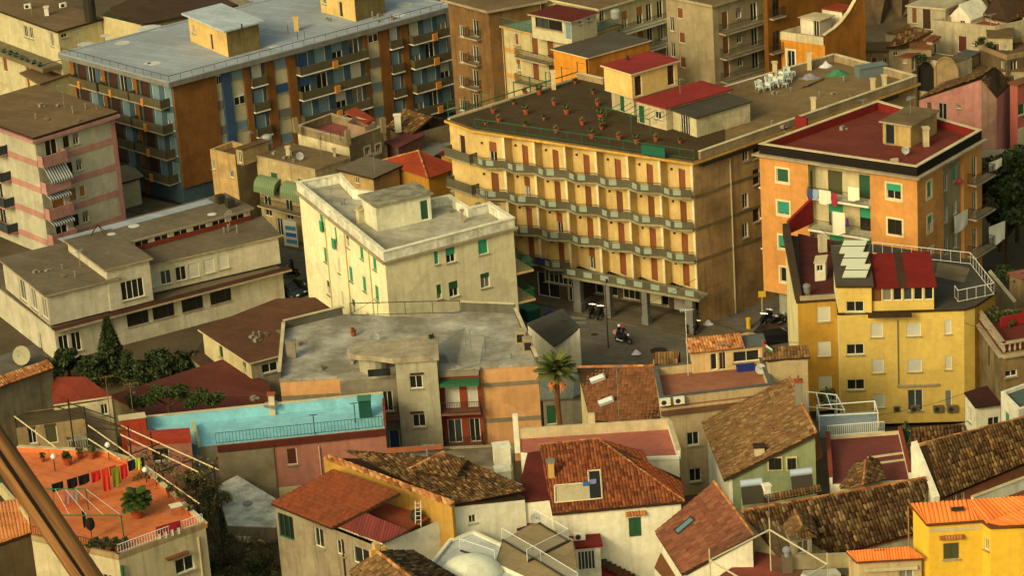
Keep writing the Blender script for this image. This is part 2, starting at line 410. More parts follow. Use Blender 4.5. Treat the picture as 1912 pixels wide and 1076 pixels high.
def railing(pts, h, sp, r, m=None, b=None, posts=None):
    b = b or MB(); up = Vector((0, 0, h))
    for a, c in zip(pts[:-1], pts[1:]):
        a, c = Vector(a), Vector(c); d = c-a; n = max(1, int(round(d.length/sp)))
        b.beam(a+up, c+up, r*1.6); b.beam(a+Vector((0, 0, .08)), c+Vector((0, 0, .08)), r*1.2)
        for k in range(n+1):
            p = a+d*(k/n); b.beam(p, p+up, r if not (posts and k % posts == 0) else r*1.8)
    return b
# ------------------------------------------------------------------ tiled roofs
def tiles(parent, poly, m, tw=.24, tl=.4, rad=.07, lift=.035, jit=.3, base=.05, seg=None, name='roof_tiles', down=None, kind='stuff'):
    "individually modelled tiles over a planar 3-D polygon, clipped to its outline"
    pts = [Vector(p) for p in poly]; n = Vector()
    for k in range(len(pts)): n += pts[k-1].cross(pts[k])
    n.normalize()
    if n.z < 0: n = -n
    dn = Vector((n.x, n.y, 0)) if down is None else Vector(down); dn = (dn - n*dn.dot(n)).normalized(); ac = n.cross(dn).normalized(); o = pts[0]
    q = np.array([[(p-o).dot(ac), (p-o).dot(dn)] for p in pts])
    if np.sum(q[:, 0]*np.roll(q[:, 1], -1)-np.roll(q[:, 0], -1)*q[:, 1]) < 0: q = q[::-1]
    a0, a1 = q[:, 0].min(), q[:, 0].max(); s0, s1 = q[:, 1].min(), q[:, 1].max()
    nc = max(1, int(math.ceil((a1-a0)/tw))); nr = max(1, int(math.ceil((s1-s0)/tl)))
    prof = seg or [(0, 0), (.16, .62), (.5, 1), (.84, .62), (1, 0)]
    npf = len(prof); I, J = np.meshgrid(np.arange(nc), np.arange(nr)); I = I.ravel(); J = J.ravel(); T = len(I)
    ja = RNG.normal(0, jit*.03, T); js = RNG.normal(0, jit*.05, T); jh = np.abs(RNG.normal(0, jit*.03, T))
    A = np.zeros((T, 3, npf)); S = np.zeros((T, 3, npf)); H = np.zeros((T, 3, npf))
    for k, (pa, ph) in enumerate(prof):
        for r in range(3):
            A[:, r, k] = a0+(I+pa)*tw+ja; S[:, r, k] = s0+(J+(0 if r == 0 else 1.06))*tl+js
            H[:, r, k] = (ph*rad + (0 if r == 0 else lift) + jh) if r < 2 else ph*rad*.2-.02
    uv = np.stack([A, S], -1).reshape(T, -1, 2); ok = np.ones(T, bool)
    for k in range(len(q)):
        p0 = q[k]; e = q[(k+1) % len(q)]-p0; Ln = np.linalg.norm(e)
        if Ln < 1e-6: continue
        e = e/Ln; nn = np.array([e[1], -e[0]]); d = (uv-p0)@nn; ok &= ~(d > -1e-4).all(1)
        uv = uv - np.maximum(d, 0)[..., None]*nn
    uv = uv[ok]; H = H.reshape(T, -1)[ok]+base; T = len(uv)
    ov = np.array(o); W = ov + uv[..., :1]*np.array(ac) + uv[..., 1:]*np.array(dn) + H[..., None]*np.array(n)
    o0 = np.array(WL[parent.name]) if parent is not None else np.zeros(3)
    W = (W.reshape(-1, 3)-o0)
    f = []
    for r in range(2):
        for k in range(npf-1): f.append((r*npf+k, (r+1)*npf+k, (r+1)*npf+k+1, r*npf+k+1))
    F = (np.array(f)[None]+np.arange(T)[:, None, None]*npf*3).reshape(-1, 4)
    me = bpy.data.meshes.new(name); me.vertices.add(len(W)); me.vertices.foreach_set('co', W.ravel())
    me.loops.add(F.size); me.loops.foreach_set('vertex_index', F.ravel().astype(np.int32))
    me.polygons.add(len(F)); me.polygons.foreach_set('loop_start', np.arange(0, F.size, 4, dtype=np.int32))
    a = me.attributes.new('rnd', 'FLOAT', 'FACE'); a.data.foreach_set('value', np.repeat(RNG.random(T), len(f)).astype(np.float32))
    me.materials.append(m); me.update(calc_edges=True); me.validate()
    ob = link(bpy.data.objects.new(name, me)); ob['kind'] = kind
    if parent is not None: ob.parent = parent; WL[ob.name] = WL[parent.name]
    return ob
def ridge(parent, a, b, m, r=.13, step=.42, name='ridge_tiles'):
    a, b = Vector(a), Vector(b); d = b-a; n = max(1, int(d.length/step)); d.normalize(); mb = MB()
    sd = d.cross(Vector((0, 0, 1))).normalized(); up = sd.cross(d)
    for k in range(n):
        p = a+(b-a)*(k/n); q = a+(b-a)*((k+1.08)/n); j = random.uniform(-.02, .02); vs = []
        for c, rr in ((p, r*.85), (q, r*1.08)):
            for t in (-.15, .25, .5, .75, 1.15):
                an = math.pi*t; vs.append(c + sd*(math.cos(an)*rr+j) + up*(math.sin(an)*rr+.03))
        mb.add(vs, [(i, i+1, i+6, i+5) for i in range(4)] + [(9, 8, 7, 6, 5)])
    return mb.build(name, [m], parent, kind='stuff', rnd=True)
def slab3(parent, poly, th, m, name='roof', edge=None):
    "sloping slab with thickness th below the polygon"
    n = len(poly); vs = [Vector(p) for p in poly]; lo = [v-Vector((0, 0, th)) for v in vs]
    b = MB(); b.add(vs, [tuple(range(n))], 0); b.add(lo, [tuple(range(n-1, -1, -1))], 1)
    for k in range(n): b.quad(lo[k], lo[(k+1) % n], vs[(k+1) % n], vs[k], 1)
    return b.build(name, [m, edge or m], parent)
TILE_O = tilemat('orange_tiles', [C(86, 38, 16), C(124, 62, 28), C(144, 78, 36), C(108, 50, 22)], .45)
TILE_N = tilemat('new_red_tiles', [C(104, 46, 20), C(126, 60, 26), C(114, 52, 22)], .3)
TILE_B = tilemat('old_brown_tiles', [C(52, 34, 14), C(104, 66, 28), C(78, 46, 20), C(150, 112, 58), C(64, 40, 18)], .6, pale=.35)
TILE_C = tilemat('ochre_tiles', [C(84, 58, 28), C(124, 90, 46), C(104, 66, 34), C(146, 112, 62)], .4, pale=.25)
TILE_D = tilemat('dark_mossy_tiles', [C(40, 26, 10), C(84, 50, 22), C(110, 80, 40), C(60, 30, 14), C(150, 120, 70)], .5, pale=.3)
TILE_S = tilemat('salmon_tiles', [C(104, 58, 36), C(132, 76, 46), C(116, 62, 40), C(140, 88, 54)], .3)
TILE_X = tilemat('bright_orange_tiles', [C(228, 112, 34), C(240, 130, 48), C(222, 104, 30)], .12, mcol=(.3, .12, .04))
TILE_R = tilemat('ridge_terracotta', [C(120, 62, 24), C(190, 120, 56), C(160, 92, 40), C(205, 150, 84)], .25)
# ------------------------------------------------------------------ small things
def antenna(p, h, label, boom=1.0, rz=0., n=6, group=None, dish=False, m=None):
    o = thing('tv_antenna', label, 'antenna', p, group); b = MB(); p = Vector(p)
    b.beam(p, p+Vector((0, 0, h)), .035, 5); b.build('mast', [m or STEEL], o); b = MB()
    d = Vector((math.cos(rz), math.sin(rz), 0)); s = Vector((-d.y, d.x, 0)); c = p+Vector((0, 0, h-.12))
    b.beam(c-d*boom*.4, c+d*boom*.6, .025)
    for k in range(n):
        q = c+d*(boom*(k/(n-1)-.4)); w_ = .42-.04*k; b.beam(q-s*w_, q+s*w_, .018)
    b.build('yagi', [m or STEEL], o); return o
def dish(p, r, label, az=-1.2, m=None, tilt=.5, mast=.6):
    o = thing('satellite_dish', label, 'satellite dish', p); p = Vector(p); c = p+Vector((0, 0, mast))
    d = Vector((math.cos(az)*math.cos(tilt), math.sin(az)*math.cos(tilt), math.sin(tilt))); a = d.orthogonal().normalized(); e = d.cross(a); vs = []; fs = []; n = 14
    for i, (rr, dd) in enumerate(((.02, 0), (.5, .05), (1, .2))):
        for k in range(n):
            t = 2*math.pi*k/n; vs.append(c+(a*math.cos(t)+e*math.sin(t))*rr*r+d*dd*r)
    for i in range(2):
        for k in range(n): fs.append((i*n+k, i*n+(k+1) % n, (i+1)*n+(k+1) % n, (i+1)*n+k))
    b = MB().add(vs, fs); b.build('reflector', [m or plain('dish_paint', C(170, 165, 140), .5)], o, smooth=True)
    MB().beam(p, c-d*.05, .03, 6).build('mast', [STEEL], o); MB().beam(c+e*r*.9*-1, c+d*r*.8, .015).box(c+d*r*.8, (.1, .1, .1)).build('feed_arm', [STEEL], o)
    return o
def chimney(par, p, w, d, h, m, capm=None, rz=0, pots=0, name='chimney'):
    p = Vector(p); b = MB().box(p+Vector((0, 0, h/2)), (w, d, h), rz); o = b.build(name, [m], par)
    c = MB().box(p+Vector((0, 0, h+.06)), (w+.18, d+.18, .12), rz)
    for k in range(pots): c.box(p+Vector(((k-(pots-1)/2)*.22*math.cos(rz), (k-(pots-1)/2)*.22*math.sin(rz), h+.3)), (.14, .14, .4), rz)
    q = c.build('chimney_cap', [capm or m], par); return o
ACM = {}
def ac_unit(p, rz, label, group=None, m=None):
    "outdoor unit: case, fan grille, feet"
    o = thing('air_conditioner', label, 'air conditioner', p, group, rz)
    sub('case', boxmesh('ac1'+(m or FRAMEW).name, (0, 0, .33), (.85, .32, .58), m or FRAMEW, 'case'), o)
    if 'fan' not in WM:
        b = MB(); vs = [(-.12+.21*math.cos(2*math.pi*k/12), -.165, .33+.21*math.sin(2*math.pi*k/12)) for k in range(12)]
        vs += [(v[0], -.18, v[2]) for v in vs]; b.add(vs, [tuple(range(12, 24))] + [(k, (k+1) % 12, 12+(k+1) % 12, 12+k) for k in range(12)]); WM['fan'] = mesh('fan_grille', b.v, b.f, IRON)
    sub('fan_grille', WM['fan'], o)
    for s in (-1, 1): sub('foot', boxmesh('acf', (0, 0, .02), (.08, .34, .06), IRON, 'foot'), o, (s*.3, 0, 0))
    return o
# ------------------------------------------------------------------ plants
def leaves(n, fn, size, rnd=1.0, stretch=2.0):
    "n small leaf quads at fn(k) -> point; random facing"
    pts = np.array(fn(n)); n = len(pts); d = RNG.normal(size=(n, 3)); d /= np.linalg.norm(d, axis=1)[:, None]
    e = np.cross(d, RNG.normal(size=(n, 3))); e /= np.linalg.norm(e, axis=1)[:, None]
    s = size*RNG.uniform(.6, 1.3, n)[:, None]; L = d*s*stretch*.5; Wd = e*s*.5
    V = np.stack([pts-L, pts+Wd, pts+L, pts-Wd], 1).reshape(-1, 3); F = np.arange(len(V)).reshape(-1, 4); return V, F
def leafobj(name, V, F, m, parent=None, loc=None, kind=None, rnd=None):
    o0 = np.array(WL[parent.name]) if parent is not None else np.array(loc if loc is not None else (0, 0, 0))
    me = bpy.data.meshes.new(name); me.vertices.add(len(V)); me.vertices.foreach_set('co', (V-o0).ravel())
    me.loops.add(F.size); me.loops.foreach_set('vertex_index', F.ravel().astype(np.int32)); me.polygons.add(len(F))
    me.polygons.foreach_set('loop_start', np.arange(0, F.size, 4, dtype=np.int32))
    a = me.attributes.new('rnd', 'FLOAT', 'FACE'); a.data.foreach_set('value', (RNG.random(len(F)) if rnd is None else rnd).astype(np.float32))
    me.materials.append(m); me.update(calc_edges=True); o = link(bpy.data.objects.new(name, me))
    if parent is not None: o.parent = parent; WL[o.name] = WL[parent.name]
    else: o.location = Vector(o0)
    if kind: o['kind'] = kind
    return o
LEAF = leafmat('dark_foliage', (.014, .028, .009), (.05, .075, .024))
LEAF2 = leafmat('mid_foliage', (.02, .045, .012), (.07, .1, .03))
LEAF3 = leafmat('dry_foliage', (.08, .075, .03), (.2, .17, .08))
LEAF4 = leafmat('olive_foliage', (.04, .05, .016), (.13, .13, .05))
BARK = mat('bark', C(92, 66, 36), .4, .3)
def clumps(c, r, nc, flat=.7):
    c = np.array(c); k = RNG.normal(size=(nc, 3)); k /= np.linalg.norm(k, axis=1)[:, None]; k *= (RNG.random(nc)**.4)[:, None]*np.array([r, r, r*flat]); return c+k
def cloud(cs, r):
    def fn(n):
        i = RNG.integers(0, len(cs), n); d = RNG.normal(size=(n, 3)); d /= np.linalg.norm(d, axis=1)[:, None]
        return cs[i]+d*(RNG.random(n)**.5)[:, None]*np.array([r, r, r*.75])
    return fn
def tree(p, h, r, label, m=None, trunk=.2, n=5000, size=.22, nc=24, cat='tree', name='tree', flat=.75, group=None):
    o = thing(name, label, cat, p, group); p = Vector(p); top = p+Vector((0, 0, h-r*flat))
    b = MB().beam(p, p+(top-p)*.6, trunk, 7, 0, trunk*.7); cs = clumps(top, r, nc, flat); j = p+(top-p)*.55
    for c in cs[:9]: b.beam(j, Vector(c), trunk*.45, 5, 0, trunk*.12)
    b.build('trunk', [BARK], o); V, F = leaves(n, cloud(cs, r*.3), size); leafobj('crown', V, F, m or LEAF, o); return o
def pot_plant(p, s, label, group=None, m=None, n=70, col=None, name='potted_plant'):
    o = thing(name, label, 'potted plant', p, group)
    key = ('pot', round(s, 2)); pm = col or plain('terracotta', C(146, 68, 32), .8)
    if (key, pm.name) not in WM:
        b = MB().lathe((0, 0, 0), [(.2*s, 0), (.3*s, .42*s), (.33*s, .42*s), (.33*s, .5*s), (.27*s, .5*s)], 9); WM[(key, pm.name)] = mesh('pot', b.v, b.f, pm)
    sub('pot', WM[(key, pm.name)], o)
    if ('foliage', round(s, 2), n, (m or LEAF2).name) not in WM:
        cs = clumps((0, 0, .75*s), .28*s, 6); V, F = leaves(n, cloud(cs, .2*s), .13*s+.04)
        t = leafobj('foliage', V, F, m or LEAF2); WM[('foliage', round(s, 2), n, (m or LEAF2).name)] = t.data; bpy.data.objects.remove(t)
    sub('foliage', WM[('foliage', round(s, 2), n, (m or LEAF2).name)], o); return o
def palm(p, h, label, r=2.6, nf=26, trunk=.24, tm=None, m=None, skirt=None, droop=1.0):
    o = thing('palm_tree', label, 'palm tree', p); p = Vector(p); b = MB(); prev = p
    for k in range(8):
        q = p+Vector((.05*math.sin(k), .03*k*.3, h*(k+1)/8)); b.beam(prev, q, trunk*(1.1 if k % 2 else 1.0), 8, 0, trunk*.92); prev = q
    b.build('trunk', [tm or BARK], o); top = prev; fb = MB()
    for k in range(nf):
        az = 2.4*k; el = math.radians(82-75*(k/nf)); L = r*random.uniform(.85, 1.1); f = MB() if False else fb; pp = []
        for t in range(8):
            u = t/7; e = el-droop*1.25*u*u; pp.append((pp[-1] if pp else Vector(top))+Vector((math.cos(az)*math.cos(e), math.sin(az)*math.cos(e), math.sin(e)))*(L/7 if t else 0))
        rr = random.random()
        for t in range(1, 8):
            a, c = pp[t-1], pp[t]; d = (c-a).normalized(); s = d.cross(Vector((0, 0, 1))).normalized(); f.beam(a, c, .02, 3, 0)
            for sg in (-1, 1):
                for q in (.1, .35, .6, .85):
                    m0 = a+(c-a)*q; ll = .5*math.sin(math.pi*min(1, (t-1+q)/7*.85+.12))+.1; tip = m0+s*sg*ll*.8+d*ll*.6-Vector((0, 0, ll*.35))
                    f.add((m0-d*.05, m0+d*.09, tip), [(0, 1, 2)], 0, rr)
    fb.build('crown', [m or LEAF2], o, rnd=True)
    if skirt:
        sb = MB()
        for k in range(10):
            az = k*1.3; e = Vector((math.cos(az), math.sin(az), 0)); c = Vector(top)-Vector((0, 0, .35)); a1 = c+e*.55-Vector((0, 0, .45+.3*random.random()))
            sb.beam(c, a1, .05, 4, 0, .03)
            for j in range(6): sb.beam(a1, a1+e*random.uniform(-.1, .3)+Vector((random.uniform(-.2, .2), random.uniform(-.2, .2), -random.uniform(.1, .5))), .03, 3)
        sb.build('fruit_stalks', [skirt], o)
    return o
def shrub(p, r, label, n=800, m=None, size=.14, group=None, name='shrub', flat=.8, kind=None):
    V, F = leaves(n, cloud(clumps((p[0], p[1], p[2]+r*flat*.8), r*.7, 9, flat), r*.45), size)
    o = leafobj(name, V, F, m or LEAF2, None, p)
    if kind: o['kind'] = kind
    return tag(o, label, 'shrub', group)
def zc(x0, y0, s, pts): return [(x0+p[0]/s, y0+p[1]/s) for p in pts]
def inset(px, z, d, zz=None, close=None):
    V = [P(x, y, z) for x, y in px]
    if close == 'par': V.append(V[0]+V[2]-V[1])
    return [Vector((x, y, z if zz is None else zz)) for x, y in offset([(v.x, v.y) for v in V], d)]
# ------------------------------------------------------------------ ground
def gz(x, y):
    "height of the ground: flat along the main street, rising towards the viewer's hillside and behind on the right"
    a = min(max((246-y)/60, 0), 1.6); b = min(max((y-325)/90, 0), 1)*min(max((x-15)/35, 0), 1)
    return 9*a*a*(3-2*a)/3*1.6 if a < 1 else 4.8+ (a-1)*7 if True else 0
def ground():
    xs = np.concatenate([np.linspace(-900, -120, 12), np.linspace(-100, 100, 51), np.linspace(120, 900, 12)])
    ys = np.concatenate([np.linspace(20, 140, 13), np.linspace(146, 420, 69), np.linspace(450, 1600, 14)])
    vs = []
    for y in ys:
        for x in xs:
            z = gz(x, y)
            if y < 150: z = min(4.8+.6*7, z) + max(0, (150-y))*.25
            vs.append((x, y, z - .05))
    n = len(xs); fs = [(j*n+i, j*n+i+1, (j+1)*n+i+1, (j+1)*n+i) for j in range(len(ys)-1) for i in range(n-1)]
    b = MB().add(vs, fs); o = b.build('ground', [mat('ground_earth', C(92, 76, 50), .5, 0, sc=.15)], smooth=True); o['kind'] = 'structure'
ground()
# ------------------------------------------------------------------ the long blue and brown apartment block
BROWNP = mat('brown_cladding', C(130, 82, 30), .45, .35, sc=.5); BLUEP = mat('blue_render', C(66, 88, 92), .3, .2); DKBR = mat('dark_brown_render', C(72, 42, 18), .4, .2)
GREYROOF = mat('grey_membrane', C(152, 156, 148), .3, 0, sc=.12, fine=.1, dcol=C(118, 120, 112)); FASC = mat('grey_fascia', C(122, 116, 98), .3, .3)
CREAM2 = mat('pale_cream_render', C(196, 180, 128), .3, .3); OLIVE = mat('olive_panel', C(88, 78, 50), .3, .2)
RPX = [(108, 100), (315, 155), (853, 10)]
roofp = inset(RPX, 14.5, 0, close='par'); wallp = inset(RPX, 14.5, -.9, 13.95, close='par')
b = Bld('apartment_block', 'long blue and brown apartment block with a pale grey flat roof', 'building', wallp, 13.95, 0, BLUEP)
bl = b
LV = [11.35, 8.4, 5.45, 2.5]
# left front: three bays of balconies
Lw = b.L(0)
for k in range(3):
    o0 = .9+k*(Lw-1.0)/3; bw = (Lw-1.0)/3
    b.strip(0, o0-.75, o0-.02, 0, 13.9, BROWNP, .3, 'pilaster')
    for zi, z in enumerate(LV):
        b.win(0, 0, 0, 1.6, 2.2, 'd', 'dbrown', uvz=(o0+1.1, z+1.12), frame=FRAMEB)
        b.win(0, 0, 0, 1.3, 2.2, 'r' if (zi or k == 2) else 'g', 'sky', uvz=(o0+bw*.50, z+1.15), sill=False)
        b.win(0, 0, 0, 1.3, 2.2, 'r' if (zi+k) % 3 else 'h', 'sky', uvz=(o0+bw*.50+2.2, z+1.15), sill=False)
        b.balcony(0, o0+.05-.25*k, o0+bw-.55, z, 1.25, 'solid', STONE, OLIVE, .16, .95)
        q = b.pt(0, o0+bw*.36, z+.25, 1.33)
        MB().box(q, (.42, .2, .85), b.ang(0)).build('orange_planter_box', [plain('orange_box', C(190, 120, 40), .6)], b.o)
# right front, bay by bay along the eaves line
yl = lambda x: 160-(x-318)*.27+6
U = lambda x: b.uv(1, x, yl(x))[0]
for x0, x1 in ((316, 400), (452, 463), (492, 508), (533, 548), (675, 683), (705, 722), (745, 758), (840, 852)):
    b.strip(1, max(.02, U(x0)), U(x1), .5 if x0 > 320 else 1.9, 13.9, BROWNP, .28, 'pilaster')
b.strip(1, U(411), U(427), 0, 13.9, mat('blue_pilaster', C(50, 76, 98), .25, .2), .35, 'pilaster')
for x0, x1, ks in ((401, 411, 'ghhg'), (428, 452, 'rgrg'), (508, 533, 'rrhr'), (683, 705, 'ghrr')):
    u0, u1 = U(x0), U(x1); b.strip(1, u0+.02, u1-.02, .5, 13.85, CREAM2, .06, 'infill_panel')
    for k, z in zip(ks, LV):
        w = (u1-u0)*.82; c = (u0+u1)/2
        m = {'r': SH['blue'] if x0 == 508 and z == LV[1] else SH['sky'], 'h': SH['grey'], 'g': GLASS}[k]
        p = b.pt(1, c, z+1.75, .1); fr = MB().box(p, (w, .12, 1.05), b.ang(1)).build('window', [FRAMEW if k == 'g' else m], b.o)
        if k == 'g':
            for q in (-.25, .25): MB().box(b.pt(1, c+q*w, z+1.75, .15), (w*.4, .06, .85), b.ang(1)).build('pane', [GLASS], fr)
        else: MB().box(b.pt(1, c, z+1.2, .16), (w+.1, .14, .07), b.ang(1)).build('sill', [STONE], fr)
for x0, x1, n in ((463, 492, 1), (548, 675, 4), (722, 745, 1), (758, 838, 3)):
    u0, u1 = U(x0), U(x1)
    for zi, z in enumerate(LV):
        for k in range(n):
            uc = u0+(u1-u0)*(k+.5)/n; w = min(1.9, (u1-u0)/n*.62)
            kd = 'rrhg'[(zi*2+k) % 4] if n > 1 else 'r'
            b.win(1, 0, 0, w, 2.2, kd, 'blue' if (k == 0 and x0 == 548 and zi < 2) else ('sky' if (k+zi) % 4 else 'white'), uvz=(uc, z+1.15), sill=False)
        b.balcony(1, u0+.03, u1-.03, z, 1.2 if n > 1 else .7, 'solid', WHITE, OLIVE, .16, .95)
        if n > 1: MB().box(b.pt(1, (u0+u1)/2, z+.25, 1.28), (.7, .2, .85), b.ang(1)).build('orange_planter_box', [MATS['orange_box']], b.o)
b.finish()
MB().prism([(v.x, v.y) for v in roofp], 13.952, 14.5, 1, 0).build('roof', [GREYROOF, FASC], b.o)
railing([Vector((v.x, v.y, 14.5)) for v in inset(RPX, 14.5, -.25)], .7, 1.5, .02).build('roof_railing', [IRON], b.o)
MB().ring([(v.x, v.y) for v in roofp], .02, -.35, 14.501, 14.62).build('roof_kerb', [GREYROOF], b.o)
# pale repair patches on the membrane
pm = mat('pale_patch', C(196, 188, 164), .2, 0)
for x, y, a, c in ((280, 52, 3, .8), (228, 80, 1.8, .6), (196, 66, 1.2, .5), (287, 118, 1.6, .5), (275, 118, .9, .4), (160, 82, 2, .8), (755, 8, 2, .5), (745, 28, 1.5, .4), (512, 87, 1.3, .4)):
    p = P(x, y, 14.503); MB().lathe(p, [(a*.5, 0), (a*.46, .008)], 9).build('roof_patch', [pm], b.o)
YHUT = mat('pale_yellow_render', C(212, 172, 92), .3, .25)
def blue_hut(px, z0, h, lab):
    V = [P(x, y, z0) for x, y in px]; V.append(V[0]+V[2]-V[1])
    for v in V: v.z = z0+h
    hb = Bld('stair_hut', '', '', V, z0+h, z0, YHUT, parent=b.o)
    hb.wmats[1] = mat('stained_render', C(128, 108, 58), .8, .5)
    hb.win(0, 0, 0, .7, 1.9, 'd', 'dbrown', uvz=(hb.L(0)*.58, z0+1.0)); hb.win(0, 0, 0, .7, 1.0, 'x', uvz=(hb.L(0)*.12, z0+1.6))
    hb.finish(); hb.flat(mat('pale_blue_membrane', C(176, 182, 172), .3, 0), over=.55, th=.22)
    return hb
h1 = blue_hut([(356, 76), (427, 107), (487, 91)], 14.5, 3.1, ''); h2 = blue_hut([(600, 22), (665, 40), (720, 24)], 14.5, 3.0, '')
chimney(b.o, P(554, 57, 14.5), .55, .55, 1.5, YHUT)
for x, y in ((538, 62), (556, 74), (569, 72)): MB().beam(P(x, y, 14.5), P(x, y, 14.5)+Vector((0, 0, 1.0)), .03).build('roof_post', [IRON], b.o)
MB().beam(P(452, 52, 17.8), P(452, 52, 17.8)+Vector((0, 0, .5)), .08, 6).build('vent_pipe', [IRON], b.o)
# the block's rear wing
w2 = Bld('rear_wing', 'rear brown wing of an apartment block with grey roof, behind the long block', 'building', [P(470, 2, 12.5), P(534, 20, 12.5), P(615, -6, 12.5)], 12.5, 0, BROWNP, close='par')
w2.strip(1, .0, .9, 3, 12.4, CREAM2, .1, 'pilaster'); w2.finish(); w2.flat(GREYROOF, over=.7, th=.35, edge=FASC)
# ------------------------------------------------------------------ pale block with pink bands on the left
PKB = mat('pink_band', C(178, 124, 104), .3, .3); PALE = mat('pale_green_render', C(180, 170, 132), .35, .35)
FLATBR = mat('brown_felt', C(118, 92, 54), .4, 0, sc=.2, fine=.15)
b = Bld('apartment_block', 'pale apartment block with pink bands, corner balconies and a brown flat roof', 'building', [(64, 258), (212, 212), (68, 163)], 13.4, 0, PALE, close='par')
# corner order: front corner, right, back, left -> wall 0 right front, wall 3 left front
L0 = b.L(0); L3 = b.L(3)
PL = [10.5, 7.55, 4.6, 1.65]
for k, z in enumerate(PL):
    b.win(0, 0, 0, .75, 1.3, 'r' if k == 2 else 'x', 'ochre', uvz=(L0*.375, z+1.45), frame=FRAMEB); b.win(0, 0, 0, .75, 1.3, 'r' if k == 2 else 'h', 'ochre' if k == 2 else 'grey', uvz=(L0*.5, z+1.45))
    b.win(0, 0, 0, 1.5, 2.1, 'r' if k == 2 else 'g', 'ochre', uvz=(L0*.19, z+1.2), frame=FRAMEW, sill=False)
    b.balcony(0, .05, L0*.31, z, 1.0, 'solid', PKB, PKB, .3, .95)
    b.strip(0, L0*.32, L0-.02, z-.35, z+.35, PKB, .05, 'floor_band'); b.strip(3, .02, L3-.02, z-.35, z+.35, PKB, .05, 'floor_band')
    b.win(3, 0, 0, 1.4, 2.1, 'g', uvz=(L3*.42, z+1.2), sill=False); b.balcony(3, L3*.2, L3*.62, z, 1.3, 'solid', PKB, mat('slate_panel', C(52, 58, 54), .3, .2), .18, .95)
b.strip(0, L0-.6, L0-.02, 0, 13.3, PKB, .06, 'corner_pilaster')
b.finish(); b.flat(FLATBR, over=.35, th=.22, edge=DARKWOOD)
MB().ring(b.xy, .5, .02, 12.95, 13.3).build('cornice', [PKB], b.o)
# striped awning
aw = wavemat('striped_awning', C(40, 62, 84), C(205, 196, 165), .32, 'X')
def awning(par, bb, i, u0, u1, z, dep, drop, m, name='awning'):
    a = bb.ang(i); o0 = bb.pt(i, u0, z, .05); w0 = WL[par.name]; L = u1-u0
    mb = MB().add([(0, 0, 0), (L, 0, 0), (L, -dep, -drop), (0, -dep, -drop), (L, -dep, -drop-.25), (0, -dep, -drop-.25)], [(0, 1, 2, 3), (3, 2, 4, 5)])
    return sub(name, mesh(name, mb.v, mb.f, m), par, o0-w0, a)
awning(b.o, b, 0, L0*.06, L0*.33, PL[1]+2.35, 1.15, 1.35, aw); awning(b.o, b, 0, L0*.03, L0*.3, PL[2]+2.45, 1.0, .35, aw); awning(b.o, b, 0, L0*.03, L0*.3, PL[3]+2.45, 1.0, .35, aw)
# ------------------------------------------------------------------ top left, behind
b = Bld('house', 'cream house with planted blue terrace in the top left corner', 'house', [(-30, 10), (108, 60), (190, 37)], 13.5, 0, CREAMP, close='par')
b.wmats[0] = CREAM2
b.wins(0, [(48, 58), (58, 61)], 1.0, 1.5, 'g'); b.wins(0, [(97, 73)], .8, 1.8, 'x'); b.win(1, 120, 66, .9, .5, 'x'); b.wins(0, [(9, 118)], 1.1, 2.1, 'd', col='rust'); b.win(0, 52, 131, 1.1, 2.1, 'd', col='rust')
b.finish(); b.flat(FLATBR, over=.3, th=.25, edge=DARKWOOD)
tz = 9.6; L = b.L(0)
q = [b.pt(0, L*.1, 0, 0), b.pt(0, L+.0, 0, 0), b.pt(0, L+.0, 0, 2.6), b.pt(0, L*.1, 0, 2.6)]
MB().prism([(p.x, p.y) for p in q][::-1], tz-.5, tz).build('terrace', [mat('terrace_rim', C(120, 104, 66), .4, .3)], b.o)
MB().path([q[3]+Vector((0, 0, tz+.5)), q[2]+Vector((0, 0, tz+.5)), q[1]+Vector((0, 0, tz+.5))], .05).build('terrace_rail', [plain('blue_paint', C(48, 84, 96), .5)], b.o)
for k in range(7): shrub(b.pt(0, L*(.45+.08*k), tz, 2.2), .35, 'shrub in a row of planters along the blue terrace rail, top left', 90, LEAF, .16, 'terrace planters top left')
q = [b.pt(0, L*.1, 0, 0), b.pt(0, L-.6, 0, 0), b.pt(0, L-.6, 0, 2.4), b.pt(0, L*.1, 0, 2.4)]
ac_unit(P(52, 16, 13.8), .3, 'white air conditioner on the brown roof in the top left corner'); ac_unit(P(118, 14, 13.8), .6, 'white air conditioner beside the dark tank, top left roof')
chimney(b.o, P(88, 28, 13.75), .5, .5, 1.0, WHITE); MB().lathe(P(170, 38, 13.75), [(.7, 0), (.7, 2.6), (.5, 2.7)], 12).build('water_tank', [plain('dark_tank', C(44, 40, 28), .6)], b.o)
b = Bld('house', 'low cream house with brown roof beside the left end of the blue block', 'house', [(40, 138), (76, 158), (134, 138)], 8.0, 0, CREAMP, close='par')
b.win(0, 52, 150, 1.0, 2.0, 'd', col='rust'); b.finish(); b.flat(FLATBR, over=.2, th=.2)
b = Bld('house', 'house with dark brown lean-to roof and sunlit cream wall, behind the blue block', 'house', [(186, 28, 14), (262, 46, 14), (440, 10, 14), (300, -30, 14)], 14, 0, mat('sunny_cream', C(196, 176, 118), .2, .2))
b.finish(); q = [P(205, 14, 15.2), P(268, 44, 14.2), P(445, 8, 14.2), P(330, -40, 15.6)]
slab3(b.o, q, .3, mat('dark_brown_roof', C(70, 50, 30), .4, 0), edge=DARKWOOD)
b = Bld('house', 'old cream house with arched balcony openings behind the flat roof stair hut', 'house', [(300, 24, 10), (345, 44, 10), (500, 20, 10), (470, -10, 10)], 10, 0, mat('old_cream', C(150, 118, 70), .6, .5))
b.wins(1, [(360, 38), (385, 34), (408, 30), (440, 22), (466, 18)], .9, 1.6, 'x'); b.finish(); b.flat(STONE, ph=.5)
